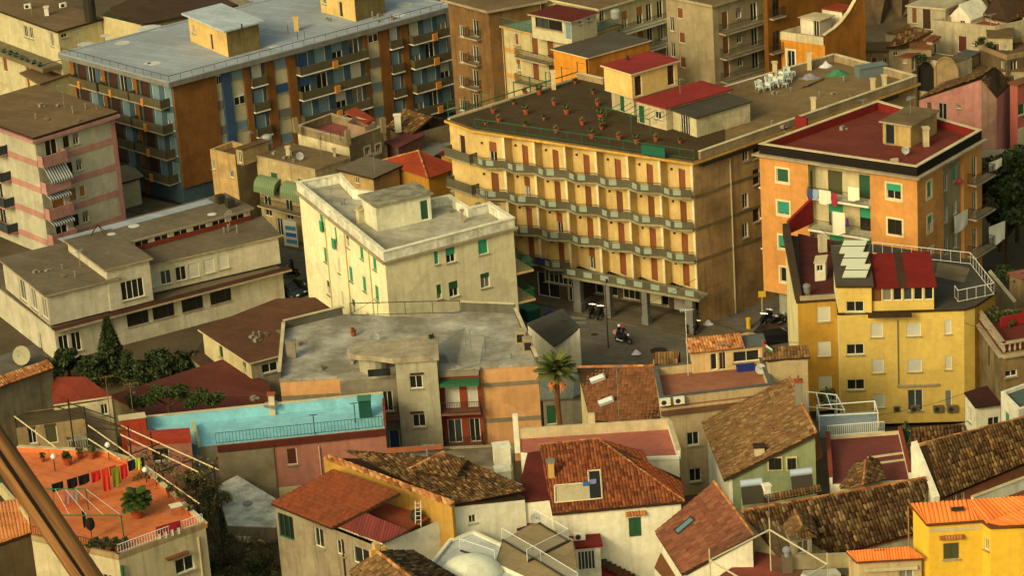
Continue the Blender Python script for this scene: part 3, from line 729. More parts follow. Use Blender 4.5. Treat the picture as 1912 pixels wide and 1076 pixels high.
b = Bld('apartment_house', 'shaded brown old apartment house with balconies right of the blue block', 'building', [(836, 2), (912, 22), (1010, 4)], 17, 0, mat('shaded_brown', C(128, 92, 48), .6, .6), close='par')
for y in (52, 100, 146, 190):
    u, z = b.uv(0, 888, y); b.win(0, 888, y, 1.0, 2.0, 'g', frame=FRAMEW); b.balcony(0, u-1.2, u+1.0, z-1.05, .8, 'bars')
    b.win(0, 862, y+6, .8, 1.4, 'x')
b.finish(); b.flat(FLATBR, over=.5, th=.3, edge=STONE)
# ------------------------------------------------------------------ the yellow hotel with saw-tooth balconies
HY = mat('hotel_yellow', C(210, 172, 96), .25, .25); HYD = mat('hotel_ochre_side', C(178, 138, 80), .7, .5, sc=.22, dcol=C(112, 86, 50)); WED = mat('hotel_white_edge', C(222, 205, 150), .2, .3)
ROOFD = mat('dark_brown_deck', C(74, 56, 28), .35, 0, sc=.25, fine=.2); ROOFB = mat('sandy_deck', C(128, 100, 56), .55, 0, sc=.2, dcol=C(88, 72, 38))
HZ = 17.0
A_, B_, C_, D_, F_, I_ = [P(x, y, HZ) for x, y in ((838, 222), (885, 239), (1293, 300), (1710, 153), (1558, 112), (1079, 146))]
G_ = P(1345, 176, HZ); H_ = P(1128, 157, HZ)
nb = 7; d = (C_-B_); Lf = d.length; d.normalize(); no = Vector((d.y, -d.x, 0)); bw = Lf/nb
V = [A_]
for k in range(nb): V += [B_+d*bw*k-no*(1.15 if k else .3), B_+d*bw*(k+1)-no*(0 if k < nb-1 else .0)]
V += [D_, F_, G_, H_, I_]
b = Bld('hotel', 'yellow hotel with rows of saw-tooth balconies and brown shutters', 'hotel', V, HZ-.35, 3.7, HY)
for v in b.V: pass
b.ztop = [HZ-.35]*b.n
ht = b; FL = [13.45, 10.2, 6.95, 3.85]
GREYB = mat('balcony_concrete', C(150, 138, 96), .5, .4); RAILP = plain('balcony_glass_panel', C(140, 148, 118), .35); RAILD = mat('balcony_rail_mesh', C(92, 84, 58), .3, .2)
for k in range(nb):
    i = 1+2*k; L = b.L(i)
    b.strip(i, L-.32, L-.01, 3.8, HZ-.4, WED, .06, 'pilaster')
    for fi, z in enumerate(FL):
        b.win(i, 0, 0, .95, 2.3, 'r' if (k*5+fi*3) % 8 else 'h', ['rust', 'brown', 'rust'][(k*3+fi) % 3], uvz=(L*.57, z+1.2), sill=False, frame=FRAMEB if (k*5+fi*3) % 8 else FRAMEW)
        p = b.pt(i, L*.2, z+2.05, .08); MB().box(p, (.18, .16, .2), b.ang(i)).build('wall_lamp', [FRAMEB], b.o)
        if fi == 3 and k >= 3: continue
        o = lambda u, q: B_+d*(bw*k+u*bw)+no*q
        poly = [o(0, -1.15), o(0, .5), o(.45, 1.15), o(1, .5), o(1, 0)]
        s_ = MB().prism([(p.x, p.y) for p in poly][::-1][::-1], z-.16, z).build('balcony', [GREYB], b.o)
        # slab is listed inside-out safe: rail along the outer edge with pale panels
        rp = [Vector((p.x, p.y, z)) for p in (o(0, .43), o(.45, 1.08), o(1, .43))]
        r = MB()
        for a, c, np_ in ((rp[0], rp[1], 3), (rp[1], rp[2], 3)):
            an = math.atan2((c-a).y, (c-a).x); Ls = (c-a).length
            r.beam(a+Vector((0, 0, .95)), c+Vector((0, 0, .95)), .04); r.box((a+c)/2+Vector((0, 0, .42)), (Ls, .04, .7), an)
        r.build('railing', [RAILD], s_)
        for t, (a, c) in ((.72, rp[:2]), (.33, rp[1:])):
            q = a+(c-a)*t; an = math.atan2((c-a).y, (c-a).x); qq = q+no*.05
            MB().box((qq.x, qq.y, z+.48), (.75, .05, .55), an).build('glass_panel', [RAILP], s_)
# long straight lower balcony on the right half
o = lambda u, q: B_+d*u+no*q
sb = MB().prism([(p.x, p.y) for p in (o(bw*3.02, .01), o(bw*3.02, 2.0), o(Lf+1.3, 2.0), o(Lf+1.3, .2), o(Lf, 0))], 3.6, 3.85).build('long_balcony', [GREYB], b.o)
r = MB(); p0, p1 = o(bw*3.05, 1.92), o(Lf+1.2, 1.92)
for q in (.45, .95): r.beam(Vector((p0.x, p0.y, 3.85+q)), Vector((p1.x, p1.y, 3.85+q)), .04)
r.box(((p0.x+p1.x)/2, (p0.y+p1.y)/2, 4.25), ((p1-p0).length, .04, .7), math.atan2(d.y, d.x)); r.build('railing', [RAILD], sb)
for k in range(8):
    q = p0+(p1-p0)*((k+.5)/8)+no*.05; MB().box((q.x, q.y, 4.3), (.95, .05, .55), math.atan2(d.y, d.x)).build('glass_panel', [RAILP], sb)
# side wall details
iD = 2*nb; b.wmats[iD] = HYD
for z in (13.2, 9.95, 6.7): b.strip(iD, .1, 10.5, z, z+.28, mat('string_course', C(120, 100, 60), .5, .4), .08, 'string_course')
b.wins(iD, [(1392, 280), (1392, 375), (1392, 430)], .8, 1.5, 'x'); b.wins(iD, [(1412, 265), (1412, 330), (1412, 400)], .9, 1.6, 'r', col='dbrown')
b.pipe(iD, 1362, 300, 0, 16, plain('pale_pipe', C(170, 150, 105), .6), .08)
b.win(0, 0, 0, .9, 2.2, 'd', 'dbrown', uvz=(b.L(0)*.45, 14.6))
for z in FL: b.balcony(0, .1, b.L(0)-.05, z, 1.0, 'solid', GREYB, RAILD, .16, .9)
b.finish()
MB().prism([(v.x, v.y) for v in b.V], 3.69, 3.72).build('soffit', [GREYB], b.o)
# fascia, deck, parapets
cor = [A_, B_, C_, D_, F_, G_, H_, I_]; xy = [(v.x, v.y) for v in cor]
MB().prism(offset(xy, .35), HZ-.348, HZ-.1, 1, 0).build('roof', [ROOFB, mat('yellow_fascia', C(206, 152, 52), .4, .5)], b.o)
spl = [A_, B_, C_, C_+(D_-C_)*.14, G_+(D_-C_)*.02, H_, I_]
MB().prism([(v.x, v.y) for v in offset([(v.x, v.y) for v in spl], -.1) for v in [Vector((v[0], v[1], 0))]], HZ-.1, HZ-.03).build('dark_terrace_floor', [ROOFD], b.o)
def wallseg(a, c, h, t, m, z, name, par, capm=None, cap=.06):
    e = (c-a); an = math.atan2(e.y, e.x); L = math.hypot(e.x, e.y); mb = MB().box(((a.x+c.x)/2, (a.y+c.y)/2, z+h/2), (L, t, h), an)
    if capm: mb.box(((a.x+c.x)/2, (a.y+c.y)/2, z+h+cap/2), (L, t+.1, cap), an, 1)
    return mb.build(name, [m, capm or m], par)
PARP = mat('weathered_parapet', C(158, 132, 88), .6, .5); CAPP = mat('pale_coping', C(205, 182, 128), .4, .2)
wallseg(C_+(D_-C_)*.03, D_, .75, .28, PARP, HZ-.1, 'parapet', b.o, CAPP); wallseg(D_, F_, .75, .28, PARP, HZ-.1, 'parapet', b.o, CAPP); wallseg(F_, G_, .75, .28, PARP, HZ-.1, 'parapet', b.o, CAPP)
wallseg(I_, A_, .25, .3, CAPP, HZ-.1, 'kerb', b.o); wallseg(I_, H_, .7, .25, PARP, HZ-.1, 'parapet', b.o, CAPP)
MB().ring(xy, .42, .36, HZ-.9, HZ-.36).build('dark_gutter', [DARKWOOD], b.o) if False else None
e = (D_-C_); wallseg(C_+e*.02+Vector((.25, -.2, 0)), C_+e*.9+Vector((.25, -.2, 0)), .32, .35, plain('black_felt', C(38, 30, 18), .8), HZ-.72, 'gutter_band', b.o)
# stub posts on the parapets
for x, y in ((1630, 172), (1651, 165), (1519, 208), (1447, 140), (1511, 123)):
    p = P(x, y, HZ+.3); MB().box(p+Vector((0, 0, .4)), (.45, .45, 1.9)).box(p+Vector((0, 0, 1.39)), (.6, .6, .1)).build('roof_pier', [CAPP], b.o)
p = P(1034, 166, HZ); MB().box(p+Vector((0, 0, .9)), (.45, .45, 1.9)).box(p+Vector((0, 0, 1.9)), (.6, .6, .15)).build('roof_pier', [CAPP], b.o)
# roof huts
REDR = mat('red_membrane', C(142, 36, 26), .3, 0, sc=.3, dcol=C(96, 22, 14)); HUTY = mat('hut_yellow', C(226, 182, 98), .25, .25); WDIRTY = mat('dirty_white', C(205, 186, 132), .6, .5)
hv = [P(1127, 122, 21.5), P(1179, 138, 21.5), P(1264, 113, 21.5)]
hb = Bld('stair_tower', '', '', hv, 21.4, 19.0, HUTY, parent=b.o, close='par'); hb.ztop = [21.4]*4
hb.win(1, 1192, 160, .9, 2.1, 'd', 'dbrown'); hb.win(1, 1253, 140, .9, 2.1, 'd', 'dbrown'); hb.finish(); hb.flat(REDR, over=.25, th=.18, edge=CREAMP)
MB().beam(P(1172, 112, 21.6), P(1172, 112, 21.6)+Vector((0, 0, .5)), .12, 7).build('vent_pipe', [DARKWOOD], b.o)
lb = Bld('stair_tower_base', '', '', [Vector((x, y, 19.0)) for x, y in offset(hb.xy, -.45)], 18.99, HZ-.1, WDIRTY, parent=b.o)
lb.win(0, 0, 0, .8, 1.9, 'd', 'dgreen', uvz=(lb.L(0)*.45, HZ+.9)); lb.finish()
MB().ring(hb.xy, .02, -1.2, 18.9, 19.0).build('slab', [CAPP], b.o)
h2 = Bld('roof_hut', '', '', [P(1188, 186, 19.3), P(1243, 201, 19.3), P(1364, 166, 19.3)], 19.2, HZ-.1, WDIRTY, parent=b.o, close='par'); h2.ztop = [19.2]*4
h2.win(0, 0, 0, .9, 1.9, 'd', 'dgreen', uvz=(.6, HZ+.9)); h2.win(0, 0, 0, .9, .8, 'g', uvz=(h2.L(0)*.72, HZ+1.3)); h2.finish(); h2.flat(REDR, over=.2, th=.12)
h3 = Bld('roof_hut', '', '', [P(1256, 204, 19.0), P(1300, 219, 19.0), P(1400, 189, 19.0)], 18.9, HZ-.1, WDIRTY, parent=b.o, close='par'); h3.ztop = [18.9]*4
h3.win(0, 0, 0, 1.5, 2.0, 'g', uvz=(h3.L(0)*.5, HZ+.95), panes=4); h3.finish(); h3.flat(mat('dark_corrugated', C(74, 64, 46), .3, 0), over=.2, th=.12)
# green pergola and railings on the terrace
g = MB(); zt = HZ+1.9
for k in range(8):
    a = h2.pt(0, h2.L(0)*k/7*1.5-1.5, zt, .1); c = a+(-no*-1)*0+Vector((no.x*2.6, no.y*2.6, 0)); g.beam(a, c, .035)
g.beam(h2.pt(0, -1.5, zt, 2.7), h2.pt(0, h2.L(0)*1.5-1.5, zt, 2.7), .04)
for u in (-1.5, h2.L(0)*.5, h2.L(0)*1.5-1.5): g.beam(h2.pt(0, u, HZ, 2.7), h2.pt(0, u, zt, 2.7), .05)
g.build('pergola', [IRONG], b.o)
rl = [A_+(I_-A_)*t+Vector((0, 0, .1)) for t in np.linspace(0, 1, 9)]
g = MB()
for p in rl: g.beam(p, p+Vector((0, 0, 1.7)), .05); g.beam(p+Vector((0, 0, 1.6)), p+Vector((.9, .1, 1.35)), .025)
g.path([p+Vector((0, 0, .6)) for p in rl], .06); g.build('green_posts', [IRONG], b.o)
fr = offset([(v.x, v.y) for v in (A_, B_, C_)], -.1); fr = [Vector((x, y, HZ)) for x, y in fr]; railing([B_+no*-.2, C_+no*-.3], .9, 1.6, .025).build('roof_railing', [IRONG], b.o)
p = (P(1197, 284, HZ+.3)+P(1243, 291, HZ+.3))/2; MB().box(p+Vector((0, 0, .3)), (2.6, .08, .95), math.atan2(d.y, d.x)).build('green_windbreak', [plain('dark_green_cloth', C(12, 84, 56), .8)], b.o)
k = 0
for x, y in zc(860, 0, 4.484, [(445, 875), (275, 945), (550, 955), (700, 1005), (785, 880), (890, 955), (1110, 785), (1150, 885), (1175, 995), (960, 700), (1020, 1045), (1190, 1065), (210, 1045), (540, 795), (660, 790)]) + zc(1100, 60, 4.484, [(105, 815), (250, 900), (400, 935), (35, 880), (560, 915), (100, 715), (760, 930)]) + zc(820, 200, 4.484, [(980, 215), (1280, 260), (720, 165), (500, 125)]):
    pot_plant(P(x, y, HZ-.03), .65+.2*(k % 3), 'potted plant standing on the dark brown hotel roof terrace', 'pots on the hotel roof terrace', [LEAF2, LEAF3, LEAF2][k % 3], 60); k += 1
# heap of white chairs and clutter on the sandy part of the roof
WPL = plain('white_plastic', C(200, 198, 168), .5)
for k in range(26):
    t = random.random(); x = 1418+62*t+random.uniform(-4, 4); y = 168-16*t+random.uniform(-7, 9); p = P(x, y, HZ-.1); rz = random.uniform(0, 3)
    mb = MB(); s = .55; c = p+Vector((0, 0, .3+.7*random.random())); mb.box(c, (s, s, .06), rz)
    e = Vector((math.cos(rz), math.sin(rz), 0)); f = Vector((-e.y, e.x, 0)); mb.beam(c+f*.25-e*.22, c+f*.38-e*.22+Vector((0, 0, .5)), .05); mb.beam(c+f*.25+e*.22, c+f*.38+e*.22+Vector((0, 0, .5)), .05); mb.box(c+f*.36+Vector((0, 0, .4)), (s, .06, .3), rz)
    for q in (-1, 1):
        for q2 in (-1, 1): mb.beam(c+e*.22*q+f*.22*q2, c+e*.26*q+f*.26*q2-Vector((0, 0, .38)), .03)
    tag(mb.build('plastic_chair', [WPL], loc=p), 'white plastic chair in the heap by the hotel roof parapet', 'chair', 'heap of white chairs on the hotel roof')
def tarp(p, r, h, label, m, name='tarpaulin', n=10):
    vs = [(p[0], p[1], p[2]+h)]; fs = []
    for i, rr in enumerate((.45, .8, 1)):
        for k in range(n):
            t = 2*math.pi*k/n; q = r*rr*random.uniform(.8, 1.15); vs.append((p[0]+q*math.cos(t), p[1]+q*.6*math.sin(t), p[2]+h*(1-rr)*random.uniform(.5, 1.3)+.01))
    fs = [(0, 1+k, 1+(k+1) % n) for k in range(n)]
    for i in range(2):
        for k in range(n): fs.append((1+i*n+k, 1+(i+1)*n+k, 1+(i+1)*n+(k+1) % n, 1+i*n+(k+1) % n))
    return tag(MB().add(vs, fs).build(name, [m], loc=p), label, 'tarpaulin')
tarp(P(1565, 140, HZ-.1), 1.3, .7, 'crumpled green tarpaulin on the sandy hotel roof', plain('green_tarp', C(48, 112, 66), .7))
tarp(P(1512, 146, HZ-.1), 1.1, .6, 'grey bundle under a sheet at the hotel roof parapet', plain('grey_sheet', C(128, 118, 110), .8))
tarp(P(1542, 125, HZ-.1), .7, .7, 'white bundle in the corner of the hotel roof', plain('white_sheet', C(190, 186, 178), .8))
tag(MB().box(P(1516, 156, HZ-.05)+Vector((0, 0, .08)), (3.4, .3, .1), .75).box(P(1516, 156, HZ-.05)+Vector((0.3, 0.2, .14)), (3.0, .25, .08), .85).build('timber_planks', [mat('old_planks', C(120, 100, 70), .4, 0)], loc=P(1516, 156, HZ)), 'old planks lying on the sandy hotel roof', 'planks')
tag(MB().box(P(1625, 140, HZ-.1)+Vector((0, 0, .5)), (3.0, 1.2, 1.0), .3).box(P(1625, 140, HZ-.1)+Vector((.1, 0, 1.04)), (3.2, 1.4, .08), .3).build('storage_box', [plain('grey_blue_box', C(96, 104, 92), .6)], loc=P(1625, 140, HZ)), 'grey box by the far corner of the hotel roof', 'box')
# ------------------------------------------------------------------ ground floor of the hotel
GF = mat('shop_front', C(96, 80, 54), .5, .4); gi = [A_+no*-.6, B_+no*-.3+Vector((0, 0, 0)), B_+d*bw*3.1-no*.4, B_+d*bw*3.1-no*3.2, C_-no*3.2-d*.5, C_-d*.02-no*.01, D_, F_, G_, H_, I_]
g = Bld('ground_floor', '', '', gi, 3.69, -.1, GF, parent=b.o); g.ztop = [3.69]*g.n; L1 = g.L(1)
g.win(1, 1042, 520, 3.2, 1.2, 'g', panes=6); g.win(1, 1068, 545, .9, 2.4, 'x'); g.win(1, 1088, 535, 2.6, 2.6, 'x', uvz=(L1-3.6, 1.4)); g.win(1, 0, 0, 1.0, 2.2, 'x', uvz=(L1-.9, 1.2))
L3 = g.L(3)
for q, w_, k in ((.1, 2.6, 'x'), (.32, 2.0, 'g'), (.55, 2.4, 'x'), (.8, 2.6, 'x')): g.win(3, 0, 0, w_, 2.7, k, uvz=(L3*q, 1.5), panes=3)
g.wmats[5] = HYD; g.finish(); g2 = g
for t, wd in ((.49, .8), (.63, .6), (.8, .6), (1.0, .75)):
    p = B_+d*Lf*t+no*1.5; MB().box((p.x, p.y, 1.8), (wd, .6, 3.62), math.atan2(d.y, d.x)).box((p.x, p.y, .5), (wd+.15, .75, 1.1), math.atan2(d.y, d.x)).build('column', [mat('grey_column', C(122, 116, 98), .4, .4)], b.o)
p = B_+d*Lf*.73-no*2.4; MB().box((p.x, p.y, 1.9), (2.2, .12, 2.6), math.atan2(d.y, d.x)).build('cream_panel', [CREAM2], b.o)
p = B_+d*Lf*.9-no*1.6; MB().box((p.x, p.y, 1.5), (2.4, .1, 1.5), math.atan2(d.y, d.x)).build('notice_board', [mat('notice', C(150, 138, 118), .3, .3)], b.o)
p = B_+d*Lf*.465+no*.2; so = MB().box((p.x, p.y, 2.55), (.75, .06, .75), math.atan2(d.y, d.x)).build('crossing_sign', [plain('sign_blue', C(30, 90, 130), .4)], b.o)
q = p+no*.05; MB().add([(q.x-d.x*.25, q.y-d.y*.25, 2.3), (q.x+d.x*.25, q.y+d.y*.25, 2.3), (q.x, q.y, 2.8)], [(0, 1, 2)]).build('sign_triangle', [plain('sign_white', C(210, 210, 200), .4)], so)
tag(MB().box(b.pt(1+2*2, 1.2, 4.35, 1.7), (1.7, .1, .7), math.atan2(d.y, d.x)).build('blanket', [plain('dark_blue_cloth', C(34, 40, 80), .9)], loc=b.pt(5, 1.2, 4.0, 1.7)), 'dark blue blanket hung over a low hotel balcony rail', 'blanket')
# ------------------------------------------------------------------ behind the hotel
CB = mat('cream_apartment', C(190, 170, 112), .35, .4); BANDO = mat('orange_band', C(196, 140, 66), .3, .3); GRDECK = mat('green_deck', C(120, 150, 108), .4, 0)
b = Bld('apartment_house', 'cream apartment house with green roof terrace and a red-roofed penthouse', 'building', [(911, 44), (1062, 80), (1150, 50)], 15.0, 0, CB, close='par')
b.wins(0, [(964, 73)], .6, 1.4, 'r', col='rust'); b.wins(0, [(968, 120)], .6, 1.4, 'h', col='rust'); b.wins(0, [(998, 85), (1027, 92), (1000, 131), (1030, 138)], 1.1, 2.2, 'r', col='brown', sill=False)
for y in (100, 148):
    u0 = b.uv(0, 973, y)[0]; u1, z = b.uv(0, 1034, y+13); b.balcony(0, u0, u1, z-.2, 1.1, 'bars')
for y in (91, 137):
    u, z = b.uv(0, 940, y); b.strip(0, .02, b.uv(0, 970, y)[0], z-.25, z+.25, BANDO, .04, 'floor_band')
b.pipe(0, 941, 80, 0, 14.9, plain('rust_pipe', C(120, 84, 40), .7))
b.finish(); b.flat(GRDECK, over=.25, th=.2, edge=BANDO)
railing([Vector((v[0], v[1], 15.2)) for v in offset(b.xy, .1)[:3]], 1.0, .25, .025).build('terrace_railing', [plain('grey_green_iron', C(80, 96, 66), .6)], b.o)
hv = [P(992, 26, 17.9), P(1066, 40, 17.9), P(1113, 24, 17.9)]
hb = Bld('penthouse', '', '', hv, 17.8, 15.2, CREAM2, parent=b.o, close='par'); hb.ztop = [17.8]*4
hb.win(0, 1012, 40, 2.0, 1.2, 'g', frame=FRAMEB); hb.win(0, 1037, 46, 2.0, 1.2, 'g', frame=FRAMEB); hb.win(0, 1061, 54, .9, 2.0, 'd', 'sky'); hb.win(1, 1084, 38, .6, .5, 'x'); hb.win(1, 1101, 32, .6, .5, 'x'); hb.finish()
hb.flat(mat('maroon_roof', C(98, 28, 16), .3, 0), over=.3, th=.18, edge=STONE)
b = Bld('apartment_house', 'tall pale apartment house with balconies on its right-hand side, behind the red roof huts', 'building', [(1243, -6), (1330, 12), (1432, -18)], 17.5, 0, mat('pale_khaki_render', C(158, 138, 94), .4, .35), close='par')
b.wins(0, [(1269, 24), (1273, 70), (1275, 116)], .9, 1.3, 'r', col='brown', sill=True); b.wins(0, [(1254, 44), (1256, 92)], .7, 1.8, 'x'); L = b.L(1)
for y in (48, 95, 139):
    u, z = b.uv(1, 1380, y)
    b.balcony(1, L*.1, L*.95, z-.1, 1.1, 'bars'); b.win(1, 0, 0, .9, 2.1, 'r', 'brown', uvz=(L*.22, z+1.1), sill=False); b.win(1, 0, 0, .8, 1.2, 'h', 'grey', uvz=(L*.47, z+1.5)); b.win(1, 0, 0, 1.0, 2.1, 'g', uvz=(L*.75, z+1.1), sill=False)
    b.win(1, 0, 0, .8, 1.8, 'x', uvz=(L*.08, z-1.5)) if False else None
b.finish(); b.flat(FLATBR, over=.35, th=.3, edge=STONE)
b = Bld('apartment_house', 'cream apartment house with yellow awnings on long balconies at the top edge', 'building', [(1000, -6), (1118, 18), (1246, -20)], 17.0, 0, CB, close='par')
L = b.L(1)
for y in (46, 92):
    u, z = b.uv(1, 1195, y); b.balcony(1, L*.25, L*.97, z-.1, 1.1, 'bars', WHITE)
    for q, kd, cc in ((.36, 'h', 'ochre'), (.58, 'h', 'ochre'), (.72, 'x', 'brown'), (.88, 'g', 'grey')): b.win(1, 0, 0, .9, 2.1, kd, cc, uvz=(L*q, z+1.1), sill=False)
b.wins(1, [(1122, 30), (1132, 80)], .8, 1.3, 'x'); b.finish(); b.flat(FLATBR, over=.4, th=.25, edge=CAPP)
ORP = mat('orange_render', C(214, 132, 16), .25, .25)
b = Bld('house', 'orange box house with a dark flat roof behind the hotel terrace', 'house', [(1033, 93), (1098, 109), (1212, 77)], 15.5, 0, ORP, close='par')
b.wmats[1] = mat('orange_ochre', C(190, 116, 22), .5, .4); b.pipe(0, 1097, 120, 0, 15.4, IRON, .1); b.finish(); b.flat(mat('slate_felt', C(82, 74, 56), .4, 0), over=.2, th=.15, edge=CAPP)
b = Bld('apartment_house', 'dark ochre building in shade at the top edge right of the pale apartment house', 'building', [(1424, -14), (1432, -10), (1600, -60)], 18, 0, mat('dark_ochre', C(128, 78, 14), .4, .4), close='par')
b.wins(1, [(1449, 12), (1449, 76)], 1.1, 2.3, 'x', frame=FRAMEB); u, z = b.uv(1, 1449, 95); b.balcony(1, u-1, u+1, z, .6, 'bars'); u, z = b.uv(1, 1449, 30); b.balcony(1, u-1, u+1, z, .6, 'bars'); b.finish(); b.flat(STONE, over=.3)
# orange house with the curved gable wall
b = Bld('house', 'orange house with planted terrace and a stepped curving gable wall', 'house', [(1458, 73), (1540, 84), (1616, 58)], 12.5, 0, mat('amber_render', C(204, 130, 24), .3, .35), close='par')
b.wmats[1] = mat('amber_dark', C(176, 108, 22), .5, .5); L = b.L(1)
b.tops[1] = [(0, 13.6), (L*.25, 14.0), (L*.42, 14.5), (L*.6, 15.3), (L*.8, 16.6), (L, 17.0)]
b.win(0, 1477, 110, 1.0, 2.0, 'g', trim=FRAMEW); b.finish(); b.flat(mat('red_terrace', C(130, 62, 34), .4, 0), dz=0)
a, c = b.V[0], b.V[1]; wallseg(a+Vector((.1, .1, 0)), c+Vector((-.1, .1, 0)), .95, .2, WDIRTY, 12.45, 'parapet', b.o); wallseg(b.V[0], b.V[3], .9, .2, WDIRTY, 12.45, 'parapet', b.o)
tp = b.tops[1]
for (u0, z0), (u1, z1) in zip(tp[:-1], tp[1:]):
    p, q = b.pt(1, u0, z0, 0), b.pt(1, u1, z1, 0); n_ = Vector((-(b.pt(1, 0, 0, 1)-b.pt(1, 0, 0, 0)).x, -(b.pt(1, 0, 0, 1)-b.pt(1, 0, 0, 0)).y, 0))
    MB().add([p-n_*.1, q-n_*.1, q+n_*.35, p+n_*.35, p-n_*.1+Vector((0, 0, .1)), q-n_*.1+Vector((0, 0, .1)), q+n_*.35+Vector((0, 0, .1)), p+n_*.35+Vector((0, 0, .1))], [(0, 1, 2, 3), (7, 6, 5, 4), (0, 4, 5, 1), (2, 6, 7, 3), (0, 3, 7, 4), (1, 5, 6, 2)]).build('gable_coping', [CAPP], b.o)
hb = Bld('terrace_shed', '', '', [P(1494, 32, 14.3), P(1530, 38, 14.3), P(1552, 30, 14.3)], 14.3, 12.45, WHITE, parent=b.o, close='par'); hb.ztop = [14.3]*4; hb.win(0, 1535, 45, .8, 1.9, 'x'); hb.finish(); hb.flat(CAPP, over=.3, th=.1)
hb = Bld('upper_room', '', '', [P(1522, 14, 14.5), P(1572, 22, 14.5), P(1592, 12, 14.5)], 14.5, 12.45, WHITE, parent=b.o, close='par'); hb.ztop = [14.5]*4; hb.finish(); hb.flat(mat('brick_red_roof', C(150, 58, 26), .2, 0), over=.15, th=.12)
for k, (x, y) in enumerate(((1470, 58), (1482, 60), (1494, 58), (1504, 58), (1512, 60))): shrub(P(x, y, 12.5), .55, 'terrace shrub behind the parapet of the orange house with the curving gable', 130, LEAF2 if k % 2 else LEAF3, .16, 'shrubs on the orange house terrace')
# ------------------------------------------------------------------ rock slope and old white houses in the top right corner
ROCK = mat('cliff_rock', C(104, 82, 50), .7, .3, sc=.25, dcol=C(60, 48, 28))
def rock():
    vs = []; nx, nz = 26, 18; x0, x1 = 60, 120
    for j in range(nz+1):
        for i in range(nx+1):
            px = 1560+(i/nx)*520; t = j/nz; y = 352+t*26+random.uniform(-1, 1)*(1.2); p = PR(px, 0, y); z = t*34+random.uniform(-.8, .8); vs.append((p.x+random.uniform(-.7, .7), y-4*math.sin(i*.7)*.4, z))
    fs = [(j*(nx+1)+i, j*(nx+1)+i+1, (j+1)*(nx+1)+i+1, (j+1)*(nx+1)+i) for j in range(nz) for i in range(nx)]
    o = MB().add(vs, fs).build('cliff', [ROCK]); o['kind'] = 'structure'
rock()
OLDW = mat('old_whitewash', C(180, 162, 116), .55, .5); OLDC = mat('old_ochre_wall', C(158, 130, 82), .6, .5); DKTOP = mat('mossy_top', C(104, 78, 42), .5, 0)
b = Bld('house', 'old whitewashed house with tall brown doors above the arches, top right', 'house', [(1694, 12), (1765, 18), (1800, 4)], 11.2, 0, OLDW, close='par')
b.wins(0, [(1707, 28)], .7, 1.9, 'r', col='brown'); b.wins(0, [(1730, 31)], 1.1, 2.5, 'r', col='dbrown'); b.finish(); b.flat(OLDW, over=.15, th=.2, edge=CAPP)
b = Bld('house', 'whitewashed terrace house with a brown door and a terracotta terrace, top right', 'house', [(1738, 48), (1858, 60), (1935, 44)], 9.5, 0, OLDW, close='par')
b.win(0, 1797, 82, 1.1, 2.0, 'r', 'maroon'); b.win(0, 1818, 82, .6, .4, 'x'); b.win(0, 1746, 90, .8, 1.8, 'x', frame=FRAMEB); b.finish(); b.flat(mat('terracotta_floor', C(158, 70, 32), .4, 0), ph=.7, pm=OLDW)
b = Bld('house', 'white gabled house with a maroon roof edge above the terrace, top right', 'house', [(1772, 30), (1812, 36), (1850, 22)], 10.2, 0, WHITE, close='par'); L = b.L(0); b.tops[0] = [(0, 10.2), (L/2, 11.8), (L, 10.2)]
b.win(0, 0, 0, .7, 1.5, 'x', uvz=(L*.62, 9.2)); b.finish(); A0 = b.pt(0, L/2, 11.9, .2); B0 = A0+(b.V[3]-b.V[0]); e0, e1 = b.pt(0, -.2, 10.2, .2), b.pt(0, L+.2, 10.2, .2)
slab3(b.o, [e0, A0, B0, e0+(b.V[3]-b.V[0])], .12, mat('maroon_gable', C(96, 40, 22), .3, 0)); slab3(b.o, [A0, e1, e1+(b.V[3]-b.V[0]), B0], .12, WHITE)
b = Bld('house', 'house with a brown tiled roof behind the terracotta terrace, top right corner', 'house', [(1838, 30, 10), (1880, 40, 10), (1960, 14, 10), (1900, -8, 10)], 10, 0, OLDW)
b.win(0, 1888, 36, 1.0, 2.0, 'x', uvz=(b.L(0)-1.2, 8.6)); b.finish(); e = [P(1834, 28, 10.2), P(1884, 40, 10.2), P(1975, 10, 10.2), P(1940, -22, 12.6), P(1860, -12, 12.6)]
s_ = slab3(b.o, [e[0], e[1], e[3], e[4]], .2, DARKWOOD); tiles(s_, [e[0], e[1], e[3], e[4]], TILE_B)
s_ = slab3(b.o, [e[1], e[2], e[3]], .2, DARKWOOD); tiles(s_, [e[1], e[2], e[3]], TILE_B)
railing([P(1795, 36, 9.6), P(1842, 24, 9.6)], 1.3, .4, .03).build('railing', [plain('blue_green_iron', C(70, 92, 84), .5)], b.o)
# stepped outside stair, small towers, arches
b = Bld('garden_wall', 'stepped white wall of an outside stair, top right', 'wall', [(1653, 62, 8.2), (1697, 70, 8.6), (1700, 44, 10.4), (1676, 40, 9.6)], 8, 0, OLDW); b.finish()
MB().add([P(1653, 62, 8.25), P(1697, 70, 8.65), P(1700, 44, 10.45), P(1676, 40, 9.65)], [(0, 1, 2, 3)]).build('stair_slope', [DKTOP], b.o)
b = Bld('stair_canopy', 'brown tiled canopy over the old stair below the tall brown doors', 'canopy', [(1660, 88, 8.4), (1690, 86, 8.4), (1738, 60, 10), (1694, 54, 10)], 8.4, 0, OLDW); b.win(0, 1672, 100, .6, .5, 'x'); b.win(1, 1708, 78, .8, 1.8, 'x'); b.finish()
q = [P(1655, 89, 8.5), P(1686, 88, 8.5), P(1742, 58, 10.2), P(1694, 50, 10.3)]; s_ = slab3(b.o, q, .15, DARKWOOD); tiles(s_, q, TILE_B, down=(-.5, -1, 0))
